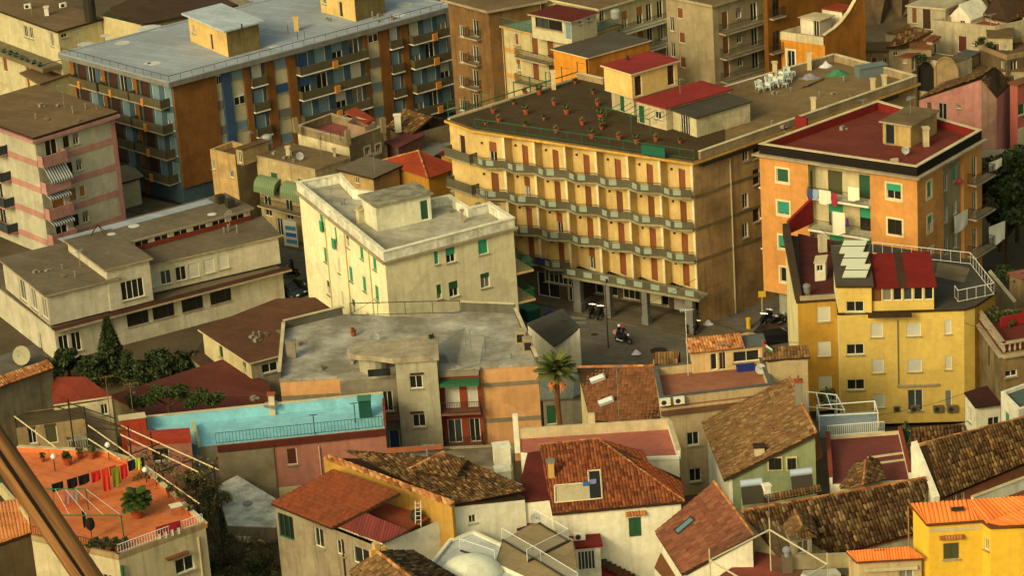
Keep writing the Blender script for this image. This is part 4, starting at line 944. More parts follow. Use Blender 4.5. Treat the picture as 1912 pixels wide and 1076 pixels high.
b = Bld('chimney_tower', 'little cream tower with red-brown cap beside the dark doorway, top right', 'tower', [(1684, 106), (1702, 106), (1712, 102)], 8.6, 0, OLDC, close='par'); b.win(0, 1689, 115, .4, .4, 'x'); b.win(1, 1706, 118, .6, 1.6, 'x'); b.finish(); b.flat(mat('rust_cap', C(122, 58, 28), .3, 0), over=.25, th=.15)
b = Bld('chimney_tower', 'small brick-topped white tower in the middle of the old houses, top right', 'tower', [(1730, 76), (1741, 78), (1754, 70)], 9.4, 0, OLDW, close='par'); b.win(1, 1747, 92, .7, 1.4, 'r', 'maroon'); b.finish(); b.flat(mat('rust_cap', C(122, 58, 28)), over=.2, th=.15)
b = Bld('arched_wall', 'old white retaining wall with two round arches, top right', 'wall', [(1715, 108), (1785, 118), (1815, 108)], 8, 0, OLDW, close='par')
b.finish(); b.flat(DKTOP, ph=.0)
for x, r_ in ((1731, 1.2), (1768, 1.5)):
    u, z = b.uv(0, x, 136); mb = MB(); mb2 = MB(); pts = [b.pt(0, u+r_*math.cos(math.pi*t/10), z+r_*math.sin(math.pi*t/10)*1.2, .04) for t in range(11)]; pts = [b.pt(0, u+r_, z-2.2, .04)]+pts+[b.pt(0, u-r_, z-2.2, .04)]
    mb.poly(pts); mb.build('arch_opening', [GLASS if x < 1750 else OLDC], b.o)
    for a, c in zip(pts[:-1], pts[1:]): mb2.beam(a, c, .13)
    mb2.build('arch_surround', [OLDC], b.o)
b = Bld('house', 'cream box house with a slate lean-to roof beside the arches', 'house', [(1782, 106), (1806, 110), (1828, 98)], 7.9, 0, OLDC, close='par'); b.finish(); b.flat(mat('slate_lean', C(86, 80, 70), .3, 0), over=.15, th=.12)
b = Bld('ruin', 'weathered brown ruin wall with dark openings at the right edge, top right', 'ruin', [(1828, 92), (1880, 112), (1960, 96)], 8.2, 0, mat('ruin_wall', C(112, 92, 56), .8, .6), close='par'); b.wins(0, [(1873, 112)], .8, 1.9, 'x'); b.wins(1, [(1893, 108)], .9, 1.8, 'x'); b.finish(); b.flat(DKTOP, ph=.5, pm=OLDC)
for k, (x, y, z) in enumerate(((1832, 88, 8.2), (1850, 92, 8.2), (1880, 76, 8.4), (1720, 116, 8))): shrub(P(x, y, z), .9, ['dark shrub on the ruin wall top, left one', 'dark shrub on the ruin wall beside the opening', 'dark shrub at the back of the ruin near the right edge', 'small shrub over the left round arch'][k], 250, LEAF, .2)
# pink house
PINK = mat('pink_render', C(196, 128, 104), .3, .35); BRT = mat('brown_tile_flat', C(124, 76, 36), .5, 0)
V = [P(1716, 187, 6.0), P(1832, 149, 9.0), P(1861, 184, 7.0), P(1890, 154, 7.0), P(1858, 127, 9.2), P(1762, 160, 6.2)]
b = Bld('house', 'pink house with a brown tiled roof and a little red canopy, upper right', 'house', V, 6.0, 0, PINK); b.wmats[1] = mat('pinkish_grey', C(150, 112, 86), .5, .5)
b.wins(0, [(1735, 192)], .7, 1.1, 'r', col='brown'); b.win(0, 1760, 198, 1.0, 2.2, 'x'); b.wins(0, [(1790, 187)], .5, .5, 'x'); b.finish(); up_ = Vector((0, 0, .15))
for q in ([V[0], V[1], V[4], V[5]], [V[1], V[2], V[3], V[4]]): q = [v+up_ for v in q]; s_ = slab3(b.o, q, .12, DARKWOOD); tiles(s_, q, TILE_B)
q = [P(1786, 196, 5.8), P(1818, 210, 5.0), P(1858, 184, 5.6), P(1822, 174, 6.8)]; s_ = slab3(b.o, q, .12, mat('red_canopy', C(142, 62, 50), .3, 0), 'canopy')
b2 = Bld('side_wing', '', '', [(1801, 206, 4.9), (1826, 214, 4.9), (1862, 188, 5.2), (1836, 176, 5.2)], 4.9, 0, PINK, parent=b.o); b2.ztop = [4.9]*4; b2.win(0, 1802, 216, .8, 1.4, 'r', 'grey'); b2.finish()
b3 = Bld('house', 'coral pink house cut by the right edge, upper right', 'house', [(1886, 156), (1900, 160), (1990, 130)], 8, 0, mat('coral_render', C(178, 92, 72), .25, .3), close='par')
b3.win(1, 1907, 204, 1.0, 1.3, 'r', 'dgreen'); b3.finish(); b3.flat(BRT, over=.2, th=.2); b3.strip(1, .05, b3.L(1)-.1, .3, 3.0, CREAM2, .05, 'plinth')
# ------------------------------------------------------------------ orange apartment house with the dark red roof terrace
ORG = mat('orange_stucco', C(206, 138, 62), .25, .2); TRW = mat('window_surround', C(218, 200, 140), .2, .2); CRM = mat('loggia_cream', C(198, 178, 124), .3, .3)
REDT = mat('dark_red_deck', C(116, 46, 30), .35, 0, sc=.25, dcol=C(80, 34, 20)); BLACKB = mat('black_fascia', C(28, 22, 14), .3, .2)
L_, F2, R_, K_ = [P(x, y, 18.0) for x, y in ((1417, 269), (1712, 312), (1833, 243), (1639, 188))]
dx = (F2-L_).normalized(); no = Vector((dx.y, -dx.x, 0))
u0 = PV(1510, 360, L_, F2)[0]; u1 = PV(1625, 375, L_, F2)[0]
dr = (R_-F2).normalized(); nr = Vector((dr.y, -dr.x, 0)); r0 = PV(1762, 400, F2, R_)[0]; r1 = PV(1800, 400, F2, R_)[0]; r2_ = PV(1812, 400, F2, R_)[0]
V = [L_, L_+dx*u0, L_+dx*u0-no*1.3, L_+dx*u1-no*1.3, L_+dx*u1, F2, F2+dr*r0, F2+dr*r0-nr*.35, F2+dr*r1-nr*.35, F2+dr*r1, R_, K_]
b = Bld('apartment_house', 'orange apartment house with dark red roof terrace and cream window surrounds', 'building', V, 16.9, 3.2, ORG)
b.ztop = [16.9]*b.n
for i in (1, 2, 3): b.wmats[i] = CRM
b.wmats[7] = mat('grey_stripe', C(150, 132, 92), .4, .3)
b.wins(0, [(1461, 328)], 1.25, 1.35, 'r', col='dgreen', trim=TRW); b.wins(0, [(1463, 389)], 1.25, 1.35, 'h', col='teal', trim=TRW, part=.85); b.wins(0, [(1465, 453)], 1.25, 1.35, 'h', col='teal', trim=TRW, part=.8); b.wins(0, [(1468, 514)], 1.25, 1.5, 'g', trim=TRW)
b.win(4, 1669, 358, 1.45, 1.5, 'h', 'green', trim=TRW); b.win(4, 1671, 424, 1.45, 1.5, 'g', trim=TRW, frame=FRAMEB); b.win(4, 1673, 486, 1.45, 1.5, 'h', 'green', trim=TRW)
b.win(5, 1735, 354, .8, 1.6, 'r', 'green', trim=TRW); b.win(5, 1736, 418, .8, 1.6, 'h', 'green', trim=TRW); b.win(5, 1738, 478, .8, 1.6, 'g', trim=TRW)
for q, y in ((.28, 339), (.28, 398), (.28, 458)): b.win(7, 0, 0, .75, 1.6, 'g', uvz=(b.L(7)*q, b.uv(7, 1772, y)[1]))
b.win(7, 0, 0, .75, 1.5, 'r', 'green', uvz=(b.L(7)*.72, b.uv(7, 1782, 325)[1])); b.win(7, 0, 0, .75, 1.5, 'x', uvz=(b.L(7)*.72, b.uv(7, 1782, 388)[1])); b.win(7, 0, 0, .75, 1.9, 'g', uvz=(b.L(7)*.72, b.uv(7, 1784, 446)[1]))
LZ = [13.6, 10.4, 7.2]; Lr = b.L(2)
for k, z in enumerate(LZ):
    b.win(2, 0, 0, 1.5, 2.3, ['r', 'h', 'h'][k], ['olive', 'green', 'green'][k], uvz=(Lr*.33, z+1.2), sill=False, frame=FRAMEB); b.win(2, 0, 0, 1.4, 2.3, ['r', 'h', 'h'][k], ['dgreen', 'green', 'green'][k], uvz=(Lr*.83, z+1.2), sill=False, frame=FRAMEB)
    b.win(1, 0, 0, .7, 2.2, 'r', 'dgreen', uvz=(.7, z+1.2), sill=False)
    p = [V[1]+no*.35, V[4]+no*.35, V[3], V[2]]; o = MB().prism([(q.x, q.y) for q in p], z-.2, z).build('balcony', [WHITE], b.o)
    railing([Vector((q.x, q.y, z)) for q in (V[1]+no*.3, V[4]+no*.3)], 1.0, .13, .016).build('railing', [IRON], o)
# right-hand corner balconies
L9 = b.L(9)
for k, y in enumerate((328, 392, 462)):
    u, z = b.uv(9, 1826, y); b.balcony(9, L9*.18, L9+.9, z-.2, 1.0, 'bars'); b.win(9, 0, 0, .9, 2.2, 'g', uvz=(L9*.6, z+1.0), sill=False)
    MB().box(b.pt(9, L9*.6, z+1.05, -.1+.12), (1.6, .05, 2.3), b.ang(9)) if False else None
# left side little balconies
Lk = b.L(11)
for z in (13.4, 10.3, 7.2): b.balcony(11, Lk-2.6, Lk-.6, z, .8, 'bars', WHITE)
b.finish()
cor = [L_, F2, R_, K_]; xy = [(v.x, v.y) for v in cor]
MB().prism(offset(xy, .45), 16.902, 17.08, 0).build('eaves_slab', [STONE], b.o)
MB().ring(xy, .0, -.3, 17.081, 18.0).build('parapet', [BLACKB], b.o); MB().ring(xy, .05, -.35, 18.0, 18.07).build('coping', [CAPP], b.o)
MB().prism(offset(xy, -.31), 17.081, 17.2).build('roof', [REDT], b.o); MB().ring(xy, -.302, -.36, 17.2, 17.95).build('parapet_lining', [mat('red_lining', C(126, 26, 18), .3, .2)], b.o)
hb = Bld('stair_hut', '', '', [P(1648, 226, 19.4), P(1700, 234, 19.4), P(1749, 207, 19.4)], 19.3, 17.2, mat('stained_cream', C(182, 150, 82), .6, .5), parent=b.o, close='par'); hb.ztop = [19.3]*4
hb.win(0, 0, 0, .9, 1.9, 'g', uvz=(hb.L(0)*.26, 18.2), frame=plain('green_frame', C(26, 96, 70), .5), panes=1); hb.finish(); hb.flat(mat('brown_slab', C(116, 92, 54), .5, 0), over=.25, th=.15, edge=STONE)
chimney(b.o, P(1729, 272, 17.2), .5, .7, 1.7, WDIRTY); MB().box(P(1670, 302, 17.2)+Vector((0, 0, .15)), (.7, .3, .3), .2).build('roof_vent', [CAPP], b.o)
MB().box(P(1497, 240, 17.5)+Vector((0, 0, .5)), (.25, 1.3, 1.4), .9).build('chimney_fin', [MATS['red_lining']], b.o)
antenna(P(1612, 214, 17.2), 1.6, 'thin TV antenna on the dark red roof terrace', .8, .5, 4)
# ground floor
g = Bld('ground_floor', '', '', [Vector((x, y, 3.19)) for x, y in offset(xy, -.9)], 3.19, -.1, mat('ground_white', C(150, 142, 112), .4, .4), parent=b.o); g.win(0, 1468, 580, 1.2, 2.6, 'g', uvz=(2.8, 1.3)); g.win(0, 0, 0, 3, 2.6, 'x', uvz=(6.5, 1.3)); g.finish()
MB().prism(xy, 3.17, 3.2).build('soffit', [STONE], b.o)
# laundry on the orange house
def cloth(p0, p1, drop, label, m, cat='laundry', name='laundry', amp=.05, group=None, tilt=0):
    "a hanging cloth between two line points"
    p0, p1 = Vector(p0), Vector(p1); nx, nz = 8, 5; vs = []; e = p1-p0; s = Vector((e.y, -e.x, 0)).normalized()
    for j in range(nz+1):
        for i in range(nx+1):
            u, v = i/nx, j/nz; vs.append(p0+e*u-Vector((0, 0, drop*v*(1+.08*math.sin(u*5))))+s*(amp*math.sin(u*9+v*2)*v+.03+tilt*v))
    fs = [(j*(nx+1)+i, j*(nx+1)+i+1, (j+1)*(nx+1)+i+1, (j+1)*(nx+1)+i) for j in range(nz) for i in range(nx)]
    o = MB().add(vs, fs).build(name, [m], loc=p0); so = o.modifiers.new('t', 'SOLIDIFY'); so.thickness = .015
    return tag(o, label, cat, group)
def fab(n, *c): return plain('cloth_'+n, C(*c), .9)
q = lambda t, z: Vector((0, 0, z))+V[1]+(V[4]-V[1])*t+no*.42-Vector((0, 0, V[1].z))
cloth(q(.02, 14.5), q(.1, 14.5), 1.0, 'dark blue cloth at the left end of the top orange house balcony', fab('blue', 52, 70, 104)); cloth(q(.11, 14.5), q(.2, 14.5), .95, 'pale blue cloth over the top orange house balcony', fab('pale_blue', 130, 150, 160))
cloth(q(.21, 14.55), q(.4, 14.55), 1.35, 'large white and yellow cloth over the top orange house balcony', fab('cream', 214, 204, 160)); cloth(q(.42, 14.5), q(.5, 14.4), 1.3, 'crimson towel over the top orange house balcony', fab('crimson', 150, 36, 54))
cloth(q(.68, 15.3), q(.86, 15.3), 1.3, 'white sheet drying high on the right of the top orange house balcony', fab('white', 222, 212, 170)); cloth(q(.42, 12.6), q(.62, 12.6), 2.2, 'white bed sheet on the second balcony of the orange house', fab('white', 222, 212, 170)); cloth(q(.64, 12.2), q(.68, 12.2), .9, 'small purple towel on the second balcony of the orange house', fab('purple', 70, 40, 100))
u, z = b.uv(7, 1784, 418); cloth(b.pt(7, u-1.2, z+1.2, .55), b.pt(7, u+1.3, z+1.2, .55), 1.7, 'white sheet hung on the right side of the orange house', fab('white', 222, 212, 170))
u, z = b.uv(9, 1826, 452); e = b.pt(9, L9+.9, z+1.0, .2); cloth(e, e+dr*1.6+Vector((.8, .2, 0)), 2.0, 'white sheet at the lowest corner balcony of the orange house', fab('white', 222, 212, 170))
u, z = b.uv(9, 1826, 330); e = b.pt(9, L9+.9, z+.9, .2); cloth(e, e+dr*1.4+Vector((.6, .2, 0)), .9, 'cream blanket at the top corner balcony of the orange house', fab('cream', 214, 204, 160))
u, z = b.uv(7, 1786, 337); tag(MB().lathe(b.pt(7, u, z, .3), [(.05, -.25), (.28, -.1), (.3, .1), (.08, .25)], 8).build('red_ornament', [plain('red_white', C(190, 50, 60), .6)], loc=b.pt(7, u, z, .3)), 'red and white round ornament hung on the right side of the orange house', 'ornament')
OB = b
# ------------------------------------------------------------------ yellow house with skylights and terrace
YEL = mat('yellow_stucco', C(212, 174, 76), .15, .15, dcol=C(150, 104, 20)); YELD = mat('shaded_yellow_stucco', C(184, 134, 34), .25, .2); SUNW = mat('sunlit_white_wall', C(235, 215, 140), .3, .4)
Z1 = 12.3
yp = [P(x, y, Z1) for x, y in ((1489, 566), (1563, 561), (1566, 588), (1800, 580), (1820, 574), (1858, 549), (1811, 489), (1640, 462), (1466, 443))]
b = Bld('house', 'yellow apartment house with red and dark penthouse roofs and a railed terrace', 'building', yp, Z1, 2.0, YEL); b.ztop = [Z1]*b.n
b.wmats[0] = YELD; b.wmats[8] = SUNW; b.wmats[1] = SUNW; b.wmats[4] = YELD  # sun and shade put into the colour: pale left faces, darker set-back faces
b.wins(0, [(1538, 587), (1539, 652), (1541, 716)], 1.15, 1.4, 'r', col='white')
b.wins(2, [(1597, 653), (1598, 719)], 1.5, 1.0, 'x', frame=FRAMEW); b.wins(2, [(1637, 617), (1639, 684), (1641, 749)], 1.0, 1.3, 'r', col='white'); b.wins(2, [(1706, 616), (1708, 683)], 1.2, 1.2, 'r', col='white'); b.wins(2, [(1770, 611), (1771, 678)], .55, 1.3, 'r', col='white'); b.win(2, 1771, 745, .55, 1.6, 'r', 'grey')
b.win(2, 1709, 748, 1.3, 2.0, 'g'); b.pipe(2, 1676, 620, 5.6, 11.6, STEEL, .05); b.win(3, 0, 0, 1.1, .8, 'g', uvz=(b.L(3)*.5, 6.2)) if b.L(3) > 1.3 else None
u, z = b.uv(2, 1712, 720); b.strip(2, u-1.7, u+1.9, z-.05, z+.1, STONE, .2, 'ledge')
b.finish()
DKDECK = mat('slate_deck', C(72, 64, 48), .45, 0, sc=.3); xy = [(v.x, v.y) for v in yp]
MB().prism(offset(xy, .12), Z1+.002, Z1+.2, 1, 0).build('roof', [DKDECK, DARKWOOD], b.o)
# penthouse: tower and veranda
ph = [yp[2]+Vector((-.02, -.02, 0)), P(1628, 588, Z1), P(1745, 584, Z1)]
n2 = Vector((0, 1, 0)); back = 5.2
e01 = (ph[1]-ph[0]); tw = [ph[0], ph[1], ph[1]+Vector((.3, back, 0)), ph[0]+Vector((.3, back, 0))]
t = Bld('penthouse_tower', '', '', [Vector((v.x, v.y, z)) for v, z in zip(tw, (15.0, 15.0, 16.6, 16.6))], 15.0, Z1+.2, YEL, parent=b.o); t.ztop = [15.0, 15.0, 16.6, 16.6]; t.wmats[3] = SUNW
t.win(0, 1596, 588, 1.5, 1.0, 'x', uvz=(t.L(0)*.5, Z1+.75)); t.finish()
rp = [Vector((v.x, v.y, z)) for v, z in zip(offset([(v.x, v.y) for v in tw], .2), (15.02, 15.02, 16.65, 16.65)) for v in [Vector((v[0], v[1], 0))]]
slab3(b.o, rp, .18, DKDECK, 'penthouse_roof', DARKWOOD)
for k in range(3):
    c0 = rp[0]+(rp[3]-rp[0])*(.16+.29*k)+(rp[1]-rp[0])*.2+Vector((0, 0, .25)); ex = (rp[1]-rp[0])*.62; ey = (rp[3]-rp[0])*.17+Vector((.5, 0, .45))
    sk = MB().add([c0, c0+ex, c0+ex+ey, c0+ey, c0-Vector((0, 0, .12)), c0+ex-Vector((0, 0, .12)), c0+ex+ey-Vector((0, 0, .12)), c0+ey-Vector((0, 0, .12))], [(0, 1, 2, 3), (7, 6, 5, 4), (0, 4, 5, 1), (1, 5, 6, 2), (2, 6, 7, 3), (3, 7, 4, 0)]).build('skylight', [plain('pale_skylight', C(176, 176, 140), .2)], b.o)
    MB().beam(c0+ey*.5+Vector((0, 0, .02)), c0+ex+ey*.5+Vector((0, 0, .02)), .04).build('glazing_bar', [IRON], sk)
vv = [ph[1]+Vector((.05, .35, 0)), ph[2]+Vector((0, .25, 0)), ph[2]+Vector((.2, 4.4, 0)), ph[1]+Vector((.3, 4.4, 0))]
t = Bld('veranda', '', '', [Vector((v.x, v.y, z)) for v, z in zip(vv, (14.7, 14.7, 16.0, 16.0))], 14.7, Z1+.2, YEL, parent=b.o); t.ztop = [14.7, 14.7, 16.0, 16.0]
Lv = t.L(0)
for k in range(6): t.win(0, 0, 0, Lv/6-.12, 1.15, 'g' if k else 'd', 'brown', uvz=(Lv*(k+.5)/6, 13.95), panes=1, frame=FRAMEW if k else FRAMEB, sill=False)
t.finish(); rp = [Vector((v[0], v[1], z)) for v, z in zip(offset([(v.x, v.y) for v in vv], .22), (14.72, 14.72, 16.1, 16.1))]
slab3(b.o, rp, .14, mat('deep_red_roof', C(112, 18, 10), .3, 0, sc=.4), 'veranda_roof'); 
a = (rp[0]+rp[1])/2; c = (rp[2]+rp[3])/2; e = (rp[1]-rp[0]).normalized()*.35; up = Vector((0, 0, .012)); MB().add([a-e+up, a+e+up, c+e+up, c-e+up], [(0, 1, 2, 3)]).build('roof_strip', [DARKWOOD], b.o)
u0_, u1_ = ph[1]+Vector((-.4, -.5, 0)), ph[2]+Vector((-2.0, -.45, 0)); wallseg(u0_, u1_, .22, .6, DARKWOOD, Z1+.02, 'drip_eave', b.o)
# terrace floor patches, white railings
MB().prism(offset([(v.x, v.y) for v in (P(1745, 520, Z1), P(1800, 532, Z1), P(1812, 505, Z1), P(1752, 494, Z1))], 0), Z1+.2, Z1+.21).build('deck_patch', [mat('worn_deck', C(118, 100, 66), .6, 0)], b.o)
zr = Z1+.2
for pts in ([(1630, 474), (1812, 494)], [(1812, 494), (1856, 551)], [(1856, 551), (1789, 565)], [(1789, 565), (1783, 556)]):
    railing([P(x, y, zr) for x, y in pts], 1.1, .9, .02).build('white_railing', [IRONW], b.o)
# sunk terrace of the left wing
q = [P(1497, 556, Z1), P(1560, 551, Z1), P(1556, 455, Z1), P(1490, 440, Z1)]
MB().prism([(v.x, v.y) for v in q], Z1+.2, Z1+.215).build('maroon_floor', [mat('maroon_floor', C(84, 30, 22), .4, 0)], b.o)
def slope_wall(a, c, ha, hc, t, m, z, name, par):
    e = (c-a); n_ = Vector((e.y, -e.x, 0)).normalized()*t/2; lo = [a-n_, c-n_, c+n_, a+n_]
    return MB().prism([(v.x, v.y) for v in lo], z, [z+ha, z+hc, z+hc, z+ha]).build(name, [m], par)
slope_wall(P(1468, 446, Z1), P(1491, 564, Z1), 1.3, .6, .6, mat('brown_coping_wall', C(72, 52, 32), .4, .2), Z1+.2, 'parapet', b.o)
wallseg(P(1494, 565, Z1), P(1560, 561, Z1), .35, .3, STONE, Z1+.2, 'parapet', b.o)
slope_wall(P(1472, 440, Z1), P(1516, 420, Z1), 1.2, 2.4, .3, mat('red_wall', C(140, 26, 20), .3, .2), Z1+.2, 'red_wall', b.o)
hb = Bld('roof_hut', '', '', [P(1521, 492, Z1+1.9), P(1541, 490, Z1+1.9), P(1544, 478, Z1+1.9)], Z1+1.9, Z1+.2, WHITE, parent=b.o, close='par'); hb.win(0, 0, 0, .6, .6, 'g', uvz=(hb.L(0)*.5, Z1+1.4), sill=False); hb.finish(); hb.flat(CAPP, over=.08, th=.1)
tag(MB().lathe(P(1507, 552, Z1+.2), [(.3, 0), (.3, .8), (.36, .85), (.3, 1.02), (.1, 1.12)], 12).build('water_barrel', [plain('grey_barrel', C(110, 104, 92), .5)], loc=P(1507, 552, Z1+.2)), 'grey barrel with a pale lid on the yellow house terrace', 'barrel')
tag(MB().box(P(1536, 470, Z1+.2)+Vector((0, 0, .8)), (.7, .5, 1.6), .2).build('roof_cistern', [CREAM2], loc=P(1536, 470, Z1)), 'cream cistern box at the back of the yellow house terrace', 'cistern')
for k, x in enumerate((1677, 1709, 1752, 1778)): ac_unit(P(x, 770, 3.0), 0, 'outdoor air conditioner on the ground in front of the yellow house', 'air conditioners before the yellow house', plain('dull_case', C(104, 88, 56), .6))
YB = b
# ------------------------------------------------------------------ right edge
RUIN = mat('old_stone', C(126, 106, 66), .8, .6, sc=.5, dcol=C(70, 60, 36))
b = Bld('old_house', 'weathered stone house with a planted balustraded terrace at the right edge', 'house', [(1821, 590), (1872, 660), (1990, 640)], 10.8, 1.5, RUIN, close='par')
b.wmats[1] = mat('old_ochre_stone', C(140, 110, 62), .7, .6); b.win(0, 1846, 665, .6, 1.9, 'x', frame=FRAMEB, sill=False); b.wins(1, [(1888, 698)], 1.1, .6, 'x'); b.finish(); b.flat(mat('red_dirt_floor', C(110, 40, 28), .4, 0))
for i in (0, 1):
    L = b.L(i); n_ = int(L/.45); bal = MB()
    for k in range(n_): p = b.pt(i, (k+.5)*L/n_, 10.8, -.15); bal.lathe(p, [(.07, 0), (.12, .2), (.06, .5), (.09, .75)], 6)
    bal.build('balusters', [STONE], b.o, kind='stuff'); a, c = b.pt(i, 0, 0, -.15), b.pt(i, L, 0, -.15); wallseg(a, c, .14, .34, STONE, 11.55, 'handrail', b.o); wallseg(b.pt(i, 0, 0, .1), b.pt(i, L, 0, .1), .25, .45, STONE, 10.4, 'cornice', b.o)
for k in range(16):
    t = k/15; x = 1828+t*70+random.uniform(-4, 4); y = 588+40*abs(t-.1)*random.uniform(.3, 1)-10*(k % 2); shrub(P(x, y, 10.8), .55, 'terrace plant on the balustraded stone house at the right edge', 160, [LEAF2, LEAF3, LEAF][k % 3], .14, 'plants on the balustraded terrace')
wallseg(P(1868, 612, 10.8), P(1925, 600, 10.8), .9, .2, mat('red_wall', C(140, 26, 20)), 10.8, 'red_wall', b.o)
b = Bld('garden_wall', 'cream sloping garden wall behind the balustraded terrace', 'wall', [(1845, 508, 9.5), (1893, 566, 8.6), (1898, 562, 8.6), (1850, 504, 9.5)], 9, 2, CREAM2); b.finish(); MB().prism([(v.x, v.y) for v in b.V], 2, [v.z+.03 for v in b.V]).build('coping', [CAPP], b.o)
for k, (x, y, h, r) in enumerate(((1868, 470, 9, 3.2), (1900, 452, 10, 3.6), (1880, 500, 8, 2.8), (1925, 480, 9, 3.4), (1858, 430, 7, 2.4))):
    tree(P(x, y, 1), h, r, ['dark evergreen tree beside the orange house, left of its group', 'tallest dark evergreen tree at the right edge', 'dark evergreen tree above the cream garden wall', 'dark evergreen tree cut by the right edge', 'small dark tree under the corner balconies of the orange house'][k], LEAF, .25, 4600, .3, 26, group='dark trees by the orange house')
b = Bld('house', 'low house with a pink roof among plants at the right edge', 'house', [(1885, 512), (1908, 522), (1990, 505)], 7, 0, OLDC, close='par'); b.finish(); b.flat(mat('pink_roof', C(150, 84, 62), .3, 0), over=.15, th=.15)
for k in range(7): shrub(P(1868+7*k, 512+3*k+random.uniform(-6, 6), 6), .8, 'shrub in the row between the garden wall and the low pink roof', 230, [LEAF, LEAF2][k % 2], .2, 'shrubs by the garden wall')
for k, (x, y, z, w_, m_) in enumerate(((1862, 300, 3.0, 7, CONC), (1900, 318, 3.4, 6, mat('pale_sheet', C(150, 146, 124), .4, 0)), (1880, 338, 2.6, 5, mat('rusty_sheet', C(120, 80, 42), .5, 0)))):
    p = P(x, y, z); bb = Bld('shed', ['low concrete shed roof in the yard right of the orange house', 'pale sheet-metal shed roof in the yard at the right edge', 'rusty shed roof in the yard above the dark trees'][k], 'shed', [p+Vector((-w_/2, -1, 0)), p+Vector((w_/2, -2, 0)), p+Vector((w_/2+1, 2.5, 0)), p+Vector((-w_/2+1, 3.5, 0))], z, 0, OLDC); bb.finish(); bb.flat(m_, over=.3, th=.12)
b = Bld('house', 'small white house with a dark maroon roof beside the yellow house', 'house', [(1802, 734, 9.6), (1822, 759, 9.2), (1868, 752, 9.2), (1842, 722, 9.9)], 9.2, 3, WHITE); b.wins(1, [(1860, 790)], 1.0, 1.1, 'g'); b.win(0, 1811, 775, .6, 1.3, 'x'); b.finish()
slab3(b.o, [P(1800, 733, 9.75), P(1821, 761, 9.35), P(1870, 754, 9.35), P(1843, 720, 10.1)], .14, mat('dark_maroon_roof', C(58, 26, 16), .3, 0))
b = Bld('house', 'white house with a grey-green flat roof at the right edge', 'house', [(1869, 738), (1902, 772), (1990, 740)], 11.0, 3, WHITE, close='par'); b.win(0, 1880, 785, 1.0, 1.4, 'r', 'green'); b.finish(); b.flat(mat('grey_green_deck', C(82, 96, 78), .4, 0), ph=.3, pm=WHITE)
pot_plant(P(1688, 826, 11), 1.6, 'green planter tub behind the dark tiled roof on the right', None, LEAF2, 60, plain('green_tub', C(40, 84, 46), .6), 'planter')
# ------------------------------------------------------------------ the long low school-like building on the left
SW = mat('grey_white_render', C(194, 180, 142), .35, .4, sc=.4); SFELT = mat('school_felt', C(112, 96, 68), .4, 0, sc=.2, fine=.16); MAR = mat('maroon_canopy', C(70, 38, 22), .5, .2)
q0, q1 = P(101, 616, 3.4), P(527, 504, 3.4); dd = (q1-q0).normalized(); nn = Vector((-dd.y, dd.x, 0)); W = 19
b = Bld('school', 'long two-storey pale building with stepped brown flat roofs, left of centre', 'building', [q0+nn*W, q0, q1, q1+nn*W], 3.4, -.2, SW)
for x, y in ((257, 592), (305, 579), (359, 565), (412, 551)): b.win(1, x, y, 2.3, 1.7, 'g', panes=4, frame=IRON, sill=True)
b.win(1, 76, 640, 1.0, 2.0, 'g', uvz=(.8, 1.6)); b.win(1, 0, 0, 1.0, 2.0, 'g', uvz=(2.1, 1.6)); b.pipe(1, 210, 610, 0, 3.3)
b.wins(0, [(76, 640)], .9, 2.0, 'g'); b.finish(); sch = b
MB().prism(offset(b.xy, .0), 3.25, 3.38).build('floor_slab', [SFELT], b.o)
p = [q0-dd*.3-nn*1.0, q1+dd*.6-nn*1.0, q1+dd*.6+nn*.05, q0-dd*.3+nn*.05]; MB().prism([(v.x, v.y) for v in p], 3.4, 3.62, 1, 0).build('canopy', [MAR, STONE], b.o)
def upper(px, zt, mat_=SW, close='par'):
    V = [P(x, y, zt) if isinstance(x, (int, float)) else x for x, y in px]; t = Bld('upper_storey', '', '', V, zt, 3.62, mat_, parent=b.o, close=close); t.ztop = [zt]*t.n; return t
t = upper([(4, 486), (87, 553), (214, 522)], 6.7); t.wins(0, [(48, 540), (71, 558), (88, 571)], 1.3, 2.3, 'x', frame=FRAMEW, sill=False) if False else None
for q in (.42, .67, .9): t.win(0, 0, 0, 1.7, 2.2, 'g', uvz=(t.L(0)*q, 5.1), panes=2)
t.finish(); t.flat(SFELT, over=.35, th=.2, edge=STONE); ta = t
t = upper([(126, 452), (198, 505), (278, 485)], 7.9); t.win(1, 241, 535, 2.4, 2.0, 'g', panes=4, uvz=(t.L(1)*.55, 5.3)); t.finish(); t.flat(SFELT, over=.3, th=.2, edge=STONE)
# long high strip behind and lower roof in front of it
bA, bB = P(236, 452, 7.9), P(466, 390, 7.9); e = (bB-bA).normalized(); n2 = Vector((-e.y, e.x, 0))
t = Bld('upper_storey', '', '', [bA+n2*5.5, bA, bB, bB+n2*5.5], 7.85, 3.62, SW, parent=b.o); t.ztop = [7.85]*4
for q in np.linspace(.12, .9, 6): t.win(1, 0, 0, 1.6, .6, 'x', uvz=(t.L(1)*q, 7.35), frame=FRAMEW, sill=False)
t.finish(); t.flat(SFELT, over=.35, th=.2, edge=STONE)
st = [bA+n2*3.9-e*5, bB+n2*3.9-e*2, bB+n2*5.4-e*2, bA+n2*5.4-e*5]; MB().prism([(v.x, v.y) for v in st], 8.06, 8.068).build('pale_roof_strip', [GREYROOF], b.o)
wallseg(bA-n2*.08, bB-n2*.08, .45, .1, mat('rust_flashing', C(120, 44, 18), .4, .2), 6.75, 'flashing', b.o)
cA, cB = P(266, 498, 6.6), P(519, 440, 6.6); e2 = (cB-cA).normalized()
t = Bld('upper_storey', '', '', [bA, cA, cB, bB+e*1.2], 6.5, 3.62, SW, parent=b.o); t.ztop = [6.5]*4
